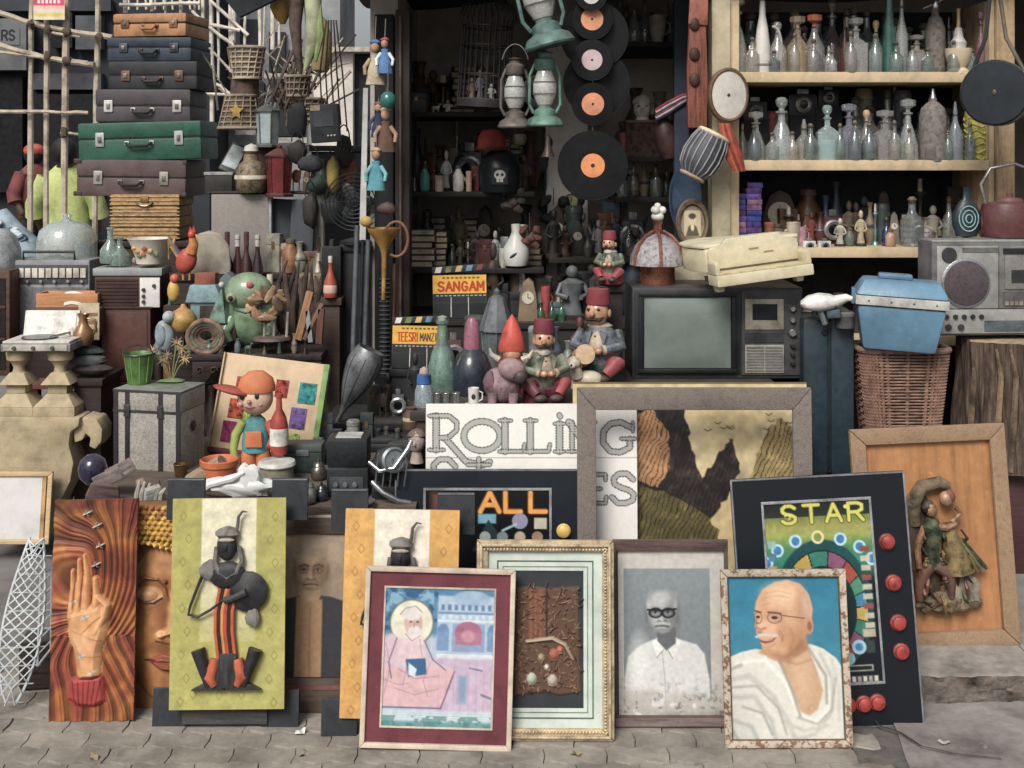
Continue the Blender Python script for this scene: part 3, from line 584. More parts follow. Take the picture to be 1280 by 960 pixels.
# ---- brown portrait of a man in a dark coat
w_, L = board('framed_photograph', 'faded brown portrait of a man in a dark coat, in a plain wooden frame', 'framed photo', 344, 446, 890, 642, 3.57, 8)
cv = Cv(350, 440, 668, 848, '8a7765', 110, 210); cv.grad('9c8973', '7d6a5a')
cv.noise(.1, 30, 2); cv.rect(350, 440, 668, 670, '6a5848')
cv.poly([(350, 752), (366, 748), (384, 745), (410, 748), (428, 754), (440, 760), (440, 850), (350, 850)], '35363a', soft=2)
cv.poly([(367, 748), (400, 752), (400, 850), (366, 850)], 'a5805c', soft=2.5); cv.rect(384, 386, 760, 850, '8e6c4c', soft=3)
cv.poly([(370, 745), (378, 760), (384, 752), (392, 760), (398, 746), (396, 730), (372, 730)], 'a58a6c', soft=2)
portrait_face(cv, 385, 714, 20, '977d60', '604a38', 'b39d80', '3a2c22', '4b3a2c'); cv.ell(385, 692, 17, 6, '8d7d68', soft=6, a=.8); cv.noise(.08, 4)
cv.build('picture', -45, 45, L - 205 * L / 248, L - 25 * L / 248, 0, Mprint(.35, .25))
rails(w_, L, 6, 5, M('57463a', .6, kind='wood', var=.3), rb=42 * L / 248, rt=25 * L / 248); backing(w_, L)
B().box(-w_ / 2 + 6, w_ / 2 - 6, -6, -5.1, L - 4, L - 1).done('moulding', M('b9a184', .7)); B().box(-w_ / 2 + 6, w_ / 2 - 6, -6, -5.1, 28, 33).done('moulding', M('7a4a42', .7))
# ---- maroon mounted devotional print
w_, L = board('framed_print', 'maroon mounted print of a haloed seated holy man in a thin cream frame', 'framed print', 449, 639, 936, 709, gd(936), 6.3, -1.6)
cv = Cv(476, 624, 730, 914, 'b9c6d8', 170, 210); xx, yy = cv.xx, cv.yy
cv.put(np.clip((800 - yy) / 8, 0, 1), '5d8fb4'); n1 = cv.nz(9, 3); cv.put((n1 > .55) * (yy < 790) * (xx < 545) * 1., '2f5f88', .8); cv.put((n1 < .4) * (yy < 770) * (xx < 540) * 1., '9cc3d8', .7)
cv.rect(545, 624, 745, 822, 'b5cce0', soft=3); cv.ell(585, 748, 22, 10, 'a3bcd8', soft=2); cv.rect(545, 624, 765, 768, '7e9cc0'); cv.rect(545, 624, 775, 778, 'dbe6f0')
for i in range(10): cv.rect(549 + i * 8, 553 + i * 8, 756, 763, '6787b0', soft=2); cv.rect(550 + i * 8, 554 + i * 8, 769, 774, 'd7e3ee', soft=2)
cv.rect(563, 602, 780, 815, '98a9cc'); cv.ell(582, 790, 16, 13, 'b0708c', soft=2); cv.rect(567, 598, 790, 806, 'b87a92', soft=2); cv.ell(582, 796, 8, 8, 'd39aa6', soft=4)
for x in (552, 612): cv.ell(x, 790, 7, 10, '6f93be', soft=2); cv.rect(x - 7, x + 7, 790, 814, '7fa0c8', soft=2)
cv.rect(545, 624, 818, 824, 'dfe6ee'); cv.rect(540, 624, 824, 890, 'cdb7cd', soft=8); cv.put(np.clip((yy - 825) / 30, 0, 1) * np.clip((xx - 540) / 40, 0, 1) * .6, 'd6bcd4')
cv.rect(476, 624, 890, 902, 'cfe0e6', soft=4); cv.rect(476, 624, 903, 914, '6fa3a6', soft=3); cv.put((cv.nz(7, 8) > .55) * (yy > 896) * 1., '4f8a86', .7)
cv.ell(514, 780, 27, 30, '6e7d74', soft=2); cv.ell(514, 780, 25, 28, 'ece6d0', soft=2)
cv.poly([(476, 800), (492, 794), (505, 806), (545, 828), (566, 838), (552, 878), (530, 888), (476, 880)], 'ddc0cc', soft=4)
cv.poly([(476, 832), (505, 838), (560, 836), (566, 842), (553, 882), (476, 884)], 'e3b9bd', soft=3); cv.line([(567, 840), (552, 886), (476, 886)], 2, '8a6f86')
cv.poly([(498, 800), (530, 800), (534, 830), (500, 835)], 'e6cdd0', soft=4); cv.line([(497, 800), (488, 830), (492, 850)], 1.6, '8b7a90'); cv.line([(530, 802), (541, 826), (556, 838)], 1.6, '8b7a90')
cv.ell(516, 780, 11, 17, 'd9b3a6', soft=2); cv.ell(514, 769, 12, 8, 'e2dcd8', soft=2); cv.ell(518, 792, 8, 8, 'e6dfdc', soft=2); cv.ell(513, 779, 1.8, 1, '5f4a50'); cv.ell(521, 779, 1.8, 1, '5f4a50'); cv.line([(517, 780), (517, 786)], 1, 'a0786c')
cv.poly([(508, 826), (532, 824), (534, 844), (512, 848)], '3f6f9c', soft=1.5); cv.poly([(512, 830), (522, 838), (520, 848), (512, 846)], 'd8e4ec', soft=1.5)
[cv.line(p, 1.1, 'a58a9c', soft=1.2, a=.7) for p in ([(484, 806), (490, 835), (484, 870)], [(500, 838), (520, 850), (548, 846)], [(496, 862), (520, 870), (548, 862)], [(510, 836), (506, 858)], [(538, 830), (530, 852), (536, 872)], [(480, 850), (500, 858), (512, 856)], [(524, 800), (528, 822)])]
[cv.rect(548 + i * 9, 549 + i * 9, 826, 888, 'b7a2bd', soft=1.5, a=.5) for i in range(8)]; [cv.rect(476, 624, 892 + i * 3, 893 + i * 3, '9cb8c0', soft=1, a=.5) for i in range(4)]; cv.line([(500, 770), (506, 762), (518, 759), (526, 766)], 1.2, 'a39a98'); cv.line([(507, 794), (515, 803), (525, 796)], 1.2, 'a89f9c')
cv.line([(600, 868), (610, 872), (622, 876)], 3, '7d8aa0'); cv.line([(585, 835), (600, 838)], 2, '7d86a0'); cv.rect(572, 582, 845, 880, '8fa6c0', soft=6)
cv.noise(.07, 6); cv.c = cv.c * .93 - .02
kz = L / 227; cv.build('picture', 476 - 551, 624 - 543, 22 * kz, 206 * kz, 0, Mprint(.35, .35))
ring(w_, L, 5, 25, -.2, M('6f2f3a', .7, var=.15, sc_=20)); ring(w_, L, 24.2, 26.5, -.9, M('c8b9a4', .6), 'fillet')
rails(w_, L, 6.5, 5, M('cdb9a2', .5, var=.15), bev=1.6); backing(w_, L)
# ---- gold frame with mounted fabric picture
w_, L = board('framed_picture', 'ornate gold framed collage of rough woven fabric on a mint mount', 'framed picture', 594, 768, 925, 674, gd(925), 6, -.3)
kz = L / 251
cv = Cv(640, 730, 714, 885, '33363a', 130, 230); rr = random.Random(5)
cv.noise(.1, 20); cv.poly([(642, 736), (665, 733), (688, 736), (724, 733), (725, 800), (727, 866), (700, 870), (680, 866), (640, 871)], '5b4436', soft=2, h=3)
for i in range(420):
    x, y = rr.uniform(642, 724), rr.uniform(735, 866); a = rr.uniform(0, 6.3); l = rr.uniform(2, 8)
    cv_col = rr.choice(['7a5b46', '8a6a50', '3f2f28', '94785a', '6d4a3c', '503a30'])
    x1, y1 = x + l * math.cos(a), y + l * math.sin(a)
    # thread
    m = (np.abs(cv.xx - x) < 10) & (np.abs(cv.yy - y) < 10)
    if m.any():
        t = np.clip(((cv.xx - x) * (x1 - x) + (cv.yy - y) * (y1 - y)) / (l * l), 0, 1); dd = np.hypot(cv.xx - x - t * (x1 - x), cv.yy - y - t * (y1 - y))
        mm = np.clip(1.1 - dd, 0, 1) * m; cv.put(mm, cv_col, .9); cv.h = np.maximum(cv.h, mm * rr.uniform(3, 7))
cv.rect(660, 680, 737, 800, '7a4c3c', soft=2, a=.8); cv.rect(682, 684, 735, 800, '3a2a24', soft=2)
for i in range(3): cv.rect(662 + i * 6, 664 + i * 6, 737, 800, '8c5a48', soft=2, a=.8)
cv.line([(658, 802), (690, 798), (706, 806), (716, 824)], [4, 5, 5, 3], 'a6937c', h=9)
for x, y, c, r in [(692, 818, 'a05a48', 6), (700, 812, 'b06a50', 4), (683, 834, 'c9c0b0', 3), (664, 848, 'a9b3a0', 6), (690, 850, 'b0a494', 6), (676, 822, '9c8a6c', 4)]: cv.ell(x, y, r, r * 1.2, c, soft=2, h=7)
cv.build('collage', 640 - 681, 730 - 681, 40 * kz, 211 * kz, 0, Mprint(.8), hk=.8)
ring(w_, L, 14, 38.5, -.3, M('c3cfc2', .8, var=.08, sc_=10)); ring(w_, L, 26, 27.5, -1, M('55645c', .7), 'mount_line'); ring(w_, L, 33, 34, -1, M('7c8a80', .7), 'mount_line'); backing(w_, L)
gold = M('cdb488', .32, .3, var=.3, sc_=26, bump=.3)
rails(w_, L, 15, 6, gold, bev=3)
rails(w_, L, 3.2, 10, M('d9c49c', .3, .35, var=.3, sc_=30), bev=1.2, y1=-5, inset=4.5, name='moulding'); 
for j in range(58):
    z = 6 + j * (L - 12) / 57; B().ell((w_ / 2 - 11.5, -6.8, z), (2.1, 2, 1.7), 6).done('bead', gold)
for j in range(38):
    x = -w_ / 2 + 10 + j * (w_ - 20) / 37
    for z in (11.5, L - 11.5): B().ell((x, -6.8, z), (1.8, 2, 2), 6).done('bead', gold)
# ---- black and white portrait
w_, L = board('framed_photograph', 'black and white portrait of a spectacled man in a white shirt, water stained mount', 'framed photo', 767, 913, 908, 674, gd(908), 5.5)
kz = L / 234
cv = Cv(774, 908, 688, 900, 'b9b4ab', 150, 240); xx, yy = cv.xx, cv.yy; cv.noise(.05, 25)
cv.rect(781, 890, 711, 872, '80888c', soft=1); cv.put(((xx > 781) & (xx < 890) & (yy > 711) & (yy < 872)) * np.clip((yy - 711) / 160, 0, 1), '6a7276', .8)
cv.poly([(781, 848), (786, 822), (800, 808), (818, 800), (850, 800), (872, 806), (882, 818), (888, 850), (890, 895), (781, 895)], 'c9c9c6', soft=2.5)
cv.ell(800, 830, 12, 30, 'dededa', soft=14, a=.7); cv.line([(828, 806), (832, 850), (833, 892)], 1.2, 'a8a8a5'); cv.poly([(816, 803), (824, 797), (832, 812), (822, 822)], 'dfdfdb', soft=1.5); cv.poly([(846, 797), (853, 802), (842, 824), (836, 812)], 'd6d6d2', soft=1.5); cv.line([(822, 823), (831, 812)], 1.2, '8f8f8c'); cv.line([(842, 824), (836, 813)], 1.2, '8f8f8c')
cv.poly([(822, 785), (846, 785), (846, 805), (834, 814), (823, 802)], '5f6264', soft=2)
portrait_face(cv, 829, 766, 18.5, '9b9d9c', '5c5f60', 'b9bbba', '26282a', '77797a'); cv.ell(829, 744, 13, 5, 'b5b7b6', soft=7, a=.7); cv.ell(812, 757, 2.4, 7, 'b0b2b1', soft=4); cv.ell(846, 756, 2.4, 7, '9b9d9c', soft=4)
for ex in (821, 837):
    sd, q = cv.sd_ell(ex, 767, 7.5, 5.5); cv.put(np.clip(1.2 - np.abs(sd) / 1.5, 0, 1), '1c1e20')
cv.line([(811, 763), (829, 764), (847, 762)], 2.2, '1c1e20'); cv.line([(820, 781), (829, 779), (838, 781)], 3, 'b5b7b5', soft=2, a=.8)
st = cv.nz(14, 9, 4); cv.put(np.clip((yy - 862 + 26 * (st - .5)) / 10, 0, 1) * ((st > .3)), 'aaa59c', .75); cv.put(np.clip((yy - 880) / 14, 0, 1) * np.clip(st * 2 - .7, 0, 1), '7d776f', .8); cv.noise(.06, 4); cv.mul(np.clip((cv.nz(5, 12, 3) - .62) * 8, 0, 1) * np.clip((yy - 840) / 40, 0, 1), .72)
cv.build('picture', 774 - 840, 908 - 840, 8 * kz, 220 * kz, 0, Mprint(.4, .25))
rails(w_, L, 5, 5, M('5e4a44', .6, kind='wood', var=.35), bev=1, rt=14 * kz, rb=14 * kz); backing(w_, L)
B().box(-w_ / 2 + 2, w_ / 2 - 2, -5.9, -5.1, 2, 12).done('moulding', M('7d6a66', .7, kind='wood'))
# ---- colour portrait in chipped frame
w_, L = board('framed_print', 'colour portrait of a bald moustached man in spectacles and white shawl, chipped frame', 'framed print', 906, 1066, 934, 711, 3.352, 8.5, .3)
kz = L / 223
cv = Cv(916, 1056, 721, 926, '3a86a4', 170, 250); xx, yy = cv.xx, cv.yy; cv.grad('2a7592', '43849a'); cv.noise(.07, 20)
cv.poly([(916, 822), (930, 816), (948, 812), (962, 814), (980, 818), (1004, 810), (1018, 806), (1034, 812), (1050, 824), (1056, 834), (1056, 930), (916, 930)], 'cfccc2', soft=2)
cv.poly([(974, 806), (1006, 802), (1016, 812), (1026, 842), (1032, 864), (1024, 888), (1012, 897), (1002, 894), (994, 870), (984, 842), (975, 824)], 'bd9876', soft=3)
cv.ell(1006, 850, 12, 26, 'cfac88', soft=14, a=.7); cv.line([(982, 826), (1000, 832), (1018, 826)], 2, 'a07a5c', a=.6, soft=3)
for pts, wd, c in [([(916, 850), (940, 846), (968, 870), (988, 906), (996, 930)], 7, 'b9b7ae'), ([(916, 872), (945, 872), (965, 900), (972, 930)], 6, 'b3b3ab'), ([(916, 900), (940, 908), (950, 930)], 5, 'a9aaa4'), ([(925, 830), (960, 826), (984, 852), (1000, 892), (1020, 902), (1036, 890), (1042, 862)], 5, 'dedbd1'),
                   ([(1030, 818), (1044, 850), (1042, 890), (1020, 918), (990, 926)], 4, 'b6b4aa'), ([(1044, 824), (1052, 860), (1050, 900)], 4, 'c0beb4'), ([(980, 902), (1006, 914), (1036, 908)], 4, 'b9b6ac'), ([(916, 838), (930, 832)], 3, '8f9388'), ([(916, 912), (926, 930)], 4, '8e928c'), ([(918, 860), (948, 858), (975, 886), (984, 918)], 2, '94948c'), ([(930, 884), (955, 892), (966, 918)], 2, '8c8f88'), ([(1000, 898), (1024, 906), (1042, 888), (1048, 850)], 2, '9a9a90'), ([(1016, 812), (1036, 846), (1036, 880)], 2.4, '8d8a80'), ([(976, 822), (992, 862), (1002, 896)], 2.4, '8f8c82')]: cv.line(pts, wd, c, soft=4)
cv.put(np.clip((yy - 800) / 130, 0, 1) * np.clip((960 - xx) / 44, 0, 1) * (cv.c.mean(-1) > .5), '9aa09a', .5)
cv.poly([(958, 800), (1010, 786), (1016, 812), (1000, 822), (982, 822), (970, 816)], 'b1835f', soft=3)
cv.poly([(992, 725), (1008, 730), (1019, 744), (1023, 762), (1020, 782), (1012, 797), (1000, 809), (986, 821), (973, 827), (963, 823), (958, 814), (955, 803), (950, 792), (951, 778), (948, 768), (951, 752), (960, 737), (975, 728)], 'c99a76', soft=2)
cv.ell(985, 744, 22, 14, 'dfbb98', soft=16, a=.8); cv.ell(1009, 764, 7, 24, 'a87858', soft=10, a=.6); cv.ell(961, 748, 4, 10, 'b58664', soft=7, a=.5); cv.ell(1017, 783, 6, 11, 'bd8a68', soft=2); cv.ell(1018, 784, 3, 6, '8c5c44', soft=2); cv.line([(962, 748), (978, 745), (994, 748)], 1, 'a87a5a', soft=2, a=.5); cv.line([(964, 742), (980, 739), (996, 743)], 1, 'a87a5a', soft=2, a=.4); cv.line([(960, 757), (968, 755)], 1, '9a6c4e', a=.5)
cv.line([(966, 776), (970, 778), (982, 777)], 1, '8f6248', a=.7); cv.line([(994, 786), (998, 800), (992, 812)], 1.4, '9a6c4e', soft=3, a=.6); cv.ell(957, 783, 4, 5, 'dcae8a', soft=4, a=.8); cv.ell(955, 791, 3, 1.6, '6d4432', soft=1.5, a=.8)
cv.ell(1000, 800, 16, 14, 'a87450', soft=14, a=.6); cv.ell(966, 786, 12, 12, 'dcae8c', soft=12, a=.6); cv.ell(1013, 757, 4, 14, 'b9b2aa', soft=6, a=.5); cv.poly([(962, 816), (985, 818), (1008, 800), (1012, 812), (990, 828), (975, 826)], '8f6446', soft=8, a=.6); cv.ell(974, 770, 10, 6, 'b07c5c', soft=7, a=.6); cv.ell(984, 787, 7, 9, 'b5815f', soft=9, a=.5)
cv.line([(951, 775), (949, 784), (955, 788), (962, 786)], 3, 'b07c5c', soft=2); cv.line([(950, 797), (957, 794.5), (965, 794.5), (976, 796)], 3, 'c6bdb2', soft=2); cv.poly([(953, 800), (963, 801.5), (972, 799), (976, 797), (971, 803), (962, 805.5), (956, 804)], '84493a', soft=1.5); cv.line([(957, 801), (964, 802), (970, 800.5)], 1, 'd0c0ae', soft=1, a=.8); cv.line([(957, 809), (965, 811), (974, 806)], 1.6, 'c08a70', soft=1.5); cv.line([(979, 789), (984, 796), (982, 803)], 1.3, '935f45', soft=2, a=.7); cv.ell(962, 816, 9, 4, 'b98a6a', soft=3)
cv.line([(966, 766), (982, 768)], 2.4, '6d5344'); cv.line([(949, 764), (957, 766)], 2.2, '6d5344'); cv.ell(974, 773, 4, 2, '3c2c26', soft=1); cv.ell(953, 772, 2.6, 1.8, '3c2c26', soft=1)
for ex, rx in ((974, 9), (953, 5)): 
    sd, q = cv.sd_ell(ex, 773, rx, 7); cv.put(np.clip(1 - np.abs(sd) / 1.0, 0, 1), '5b4a3c', .8)
cv.line([(983, 770), (1012, 774)], 1.4, '6b5a48'); cv.line([(978, 792), (984, 802)], 1.4, 'a07052', a=.7); cv.line([(975, 728), (1000, 724)], 1, 'b9b0a4', a=.3); cv.noise(.04, 4)
cv.build('picture', 916 - 986, 1056 - 986, 8 * kz, 213 * kz, 0, Mprint(.4, .2))
rails(w_, L, 9, 5, M('cbb9a2', .55, var=.35, sc_=30, bump=.7, kind='chip', col2='7a5c44'), bev=2); rails(w_, L, 2, 3.5, M('6e5636', .45, .3), inset=8.2, y1=-.5, name='slip'); backing(w_, L)
# ---- STAR game board
w_, L = board('arcade_panel', 'black arcade game panel lettered STAR with red push buttons', 'game panel', 934, 1156, 912, 594, 3.49, 5.5, 3.0)
kz = L / 318
cv = Cv(0, 222, 0, 318, '161b22', 222, 318); xx, yy = cv.xx, cv.yy
inx = (xx > 38) & (xx < 176) & (yy > 32) & (yy < 262)
cv.put(inx * np.clip(1 - np.abs(yy - 75) / 60, 0, 1), '7fa04a'); cv.put(inx * np.clip(1 - np.abs(yy - 66) / 22, 0, 1), 'b9a05a', .6); cv.put(inx * np.clip(1 - np.abs(yy - 108) / 30, 0, 1), '2f8f7a', .8); cv.put(inx * (yy < 52), '151820', .75)
cv.ell(108, 165, 62, 84, '1c4a4e', soft=2); sd, q = cv.sd_ell(108, 170, 56, 76); rg = (q < 1) & (q > .7); th = np.arctan2(yy - 170, xx - 108); seg = ((th + 3.2) / 6.3 * 18).astype(int)
sc_cols = np.array([cv.rgb(c) for c in ('a04a3c', '4a8a6c', '3f7fa0', 'b89a4a', '357a6a', '86506c')]); cv.c = np.where(rg[..., None], sc_cols[seg % 6], cv.c); fr_ = ((th + 3.2) / 6.3 * 18) % 1; cv.put(rg * ((fr_ < .08) | (q > .97) | (q < .73)), '13262a', .9)
cv.put((q < .7) * 1., '14302f', .9); cv.ell(108, 170, 22, 28, '2a5a55', soft=10)
for i in range(7):
    a = R(-162 + i * 24); cv.ell(106 + 70 * math.cos(a), 122 + 44 * math.sin(a), 8, 8.5, 'a8d0dc' if i != 3 else 'd8c890'); cv.ell(106 + 70 * math.cos(a), 122 + 44 * math.sin(a), 5, 5.5, '3f78b0' if i != 3 else '7a8a4a')
for i in range(9): cv.rect(158, 170, 92 + i * 12, 99 + i * 12, ('b9b49c', '8a4a44')[i % 3 == 0])
cv.rect(154, 170, 196, 206, 'b0a88c'); cv.rect(156, 168, 210, 226, '33403c'); cv.ell(148, 218, 9, 9, '9cc8d8'); cv.ell(148, 218, 5, 5, '4a80b0'); cv.ell(134, 232, 8, 8, '7cb0b8')
cv.rect(130, 164, 240, 248, '9a9a90'); cv.rect(132, 162, 241.5, 246.5, '20262a')
for i in range(7): cv.rect(122 + i * 7, 127 + i * 7, 254, 261, ('c9c2b0', '9a9a90')[i % 2])
for i in range(10): cv.rect(42, 52, 80 + i * 16, 90 + i * 16, ('8ab0a8', '4a7a90', 'b09a5a')[i % 3])
cv.noise(.1, 5); cv.c = np.where(inx[..., None], cv.c, cv.rgb('161b22'))
text(cv, 'STAR', 62, 37, 19, 22, 6.4, '3a4a1c', gap=.5); text(cv, 'STAR', 62, 37, 19, 22, 4.2, 'c9c35c', gap=.5)
cv.line([(66, 50), (70, 47), (74, 50), (71, 54)], 1.6, 'd6d060'); cv.ell(144, 41, 2.5, 2.5, 'd6d060')
cv.build('printed_face', -w_ / 2, w_ / 2, 0, L, 0, Mprint(.3, .3)); B().box(-w_ / 2, w_ / 2, .4, 6, 0, L).done('board', M('14181e', .6), bev=.5)
rails(w_, L, 2.2, .9, M('8f9296', .4, .5), bev=.4, name='edge_strip')
for (a, b_, c, e) in [(37, 177, 30, 33.5), (37, 177, 261, 264.5), (37, 40, 33.6, 260.9), (174, 177, 33.6, 260.9)]: B().box(a - 111, b_ - 111, -1.6, .2, (318 - e) * kz, (318 - c) * kz).done('bezel', M('a3a7aa', .4, .4), bev=.4)
red = M('b23530', .5, var=.3, sc_=30)
for x, y in [(193, 88), (197, 140), (199, 190), (200, 226), (105, 290), (128, 289), (148, 288), (165, 287)]:
    b = B(); b.xf((x - 111, 0, (318 - y) * kz), (90, 0, 0)); b.lathe([(10, 0), (10, 2), (8.2, 3), (8, 7), (6, 8.5), (0, 9)], 20); bt = b.done('push_button', red)
    b = B(); b.xf((x - 111, 0, (318 - y) * kz), (90, 0, 0)); b.lathe([(10.8, .1), (10.8, 1), (10.2, 1.2)], 20); b.done('collar', M('5a2424', .5), bt)
# ---- dancers relief in a stone frame
dk = 3.86
w_, L = board('relief_picture', 'coloured plaster relief of a dancing couple in a speckled tan frame', 'relief picture', 1078, 1274, 809, 532, dk, 4.5, 2.6)
B().box(-w_ / 2 + 14, w_ / 2 - 14, 0, 4, 14, L - 14).done('wood_panel', M('b5793f', .5, var=.18, sc_=5, kind='grain', bump=.15))
rails(w_, L, 20, 8, M('ab8a66', .85, var=.3, sc_=40, bump=.9, kind='speckle', col2='7d6248'), bev=2.5); backing(w_, L, 4.2, 6)
kz = L / 277
Q = lambda x, y, dep=0: (x - 1165 - (y - 670) * .05 - 8, -dep, (809 - y) * kz)
stone = M('7a684e', .7, var=.45, sc_=20, bump=.8)
B().tube([Q(1150, 655, 5), Q(1146, 625, 8), Q(1158, 606, 9), Q(1180, 602, 9), Q(1192, 608, 9)], [7, 10, 9, 8, 5], 10).done('branch', stone)
B().ell(Q(1160, 690, 3), (20, 6, 80), 16, lump=.12).done('tree_trunk', M('4e3d30', .85, var=.4, sc_=20, bump=.8))
b = B(); b.ell(Q(1188, 752, 6), (44, 11, 13), 18, lump=.14, seed=3); b.done('rock_base', stone)
B().ell(Q(1205, 735, 8), (22, 10, 20), 14, lump=.2, seed=5).done('rock', M('a3967e', .85, var=.3, sc_=20, bump=.8))
skin = M('a37852', .4, .2, var=.45, sc_=30, bump=.5); dkc = M('38291f', .5, var=.3); grn = M('43503a', .4, .2, var=.5, sc_=35, col2='857a48', bump=.7); gil = M('8f7844', .4, .3, var=.5, sc_=35, bump=.7); pnk = M('7f5444', .4, .2, var=.4, bump=.5)
m1 = B().tube([Q(1166, 706, 12), Q(1168, 680, 14), Q(1166, 655, 15), Q(1168, 645, 15)], [11, 11, 13, 7], 12).done('man_coat', grn)
B().ell(Q(1166, 634, 16), (8, 8, 9.5), 14).done('man_head', skin, m1); B().ell(Q(1163, 631, 15), (9, 7.5, 9), 12, lump=.15).done('hair', dkc, m1)
B().tube([Q(1158, 655, 16), Q(1148, 680, 16), Q(1150, 706, 16)], [5, 4.4, 3.4], 8).done('arm', skin, m1); B().tube([Q(1170, 655, 20), Q(1184, 656, 22), Q(1196, 652, 20)], [4.6, 4, 3], 8).done('arm', skin, m1)
B().tube([Q(1164, 702, 14), Q(1150, 722, 16), Q(1150, 746, 14)], [9, 7, 4.5], 10).done('man_leg', pnk); B().tube([Q(1170, 702, 14), Q(1188, 715, 18), Q(1190, 744, 14)], [9, 7.5, 4.5], 10).done('man_leg', M('6a4a42', .6, var=.3))
m2 = B().tube([Q(1200, 712, 12), Q(1196, 690, 14), Q(1190, 668, 14), Q(1188, 652, 13)], [20, 15, 10, 7], 14).done('woman_dress', gil)
for i in range(7): B().tube([Q(1190 + i * 2, 672, 18), Q(1196 + i * 4, 695, 18), Q(1198 + i * 6, 722 - i * 2, 15)], [3, 3.4, 2.4], 7).done('dress_fold', (grn, gil, M('7c7a50', .6))[i % 3], m2)
B().ell(Q(1185, 622, 15), (8.5, 8, 10), 14).done('woman_head', M('b08468', .45, .2, var=.3), m2); B().ell(Q(1189, 619, 15), (7.5, 7, 9), 12, lump=.12).done('hair', M('7a3f38', .6, var=.3), m2); B().tube([Q(1192, 650, 16), Q(1202, 640, 17), Q(1196, 632, 18)], [4.5, 3.6, 3], 8).done('arm', skin, m2)
rr = random.Random(12)
for i in range(34):
    x, y = rr.uniform(1152, 1208), rr.uniform(655, 742); B().tube([Q(x, y, 16), Q(x + rr.uniform(-4, 8), y + 10, 21), Q(x + rr.uniform(-6, 14), y + rr.uniform(16, 30), 15)], [1.4, 2.6, 1], 6).done('drapery_fold', (grn, gil, pnk, dkc, M('5a4630', .5, .2))[i % 5])
for i in range(12): a = i * .55; B().ell(Q(1150 + i * 5.4, 752 + 6 * math.sin(i * 2), 14), (6, 5, 5), 8, lump=.25, seed=i).done('pebble', stone)
# ---- second row: ALL panel, lettered sign, empty frame, poster
w_, L = board('arcade_panel', 'black arcade game panel lettered ALL behind the front row', 'game panel', 492, 726, 868, 587, 3.71, 4, 0)
kz = L / 281
cv = Cv(492, 726, 587, 868, '1b2129', 240, 280); cv.rect(530, 688, 612, 800, '0f1216'); cv.rect(538, 550, 616, 640, '6a4438', soft=10)
text(cv, 'ALL', 600, 616, 24, 24, 8.5, '5e2f1c', gap=.32); text(cv, 'ALL', 600, 616, 24, 24, 5.6, 'e09a4c', gap=.32)
cv.rect(597, 620, 643, 655, '6fa3b4', soft=2); cv.ell(650, 652, 10, 10, '8a86a4'); cv.rect(668, 684, 648, 662, 'b9b09c'); cv.line([(628, 664), (645, 656)], 3, '9ab0b8'); cv.poly([(590, 690), (610, 650), (640, 690)], '2a3a3c')
for i, c in enumerate(('a8b8b0', '7d8a90', 'b0a08c', '9a7a68')): cv.ell(606 + i * 22, 672, 7, 7, c)
cv.noise(.08, 6); cv.build('printed_face', -w_ / 2, w_ / 2, 0, L, 0, Mprint(.3, .3)); B().box(-w_ / 2, w_ / 2, .4, 6, 0, L).done('board', M('1b2129', .5), bev=.5)
rails(w_, L, 1.8, .9, M('8f9296', .4, .5), bev=.3, name='edge_strip')
for (a, b_, c, e) in [(528, 690, 610, 613), (528, 531, 613.1, 800), (687, 690, 613.1, 800)]: B().box(a - 609, b_ - 609, -1.4, .2, (868 - e) * kz, (868 - c) * kz).done('bezel', M('a3a7aa', .4, .4))
b = B(); b.xf((705 - 609, 0, (868 - 664) * kz), (90, 0, 0)); b.lathe([(9, 0), (9, 2), (7.6, 3), (7.4, 7), (5, 8.5), (0, 9)], 20); b.done('push_button', M('d6ad3c', .4, var=.1, coat=.3))
w_, L = board('lettered_sign', 'white sign with grey dotted letters reading ROLLING STONES', 'sign', 531, 798, 846, 505, 3.82, 3.5)
kz = L / 341
cv = Cv(531, 798, 505, 700, 'e3e0da', 420, 310); cv.noise(.025, 40)
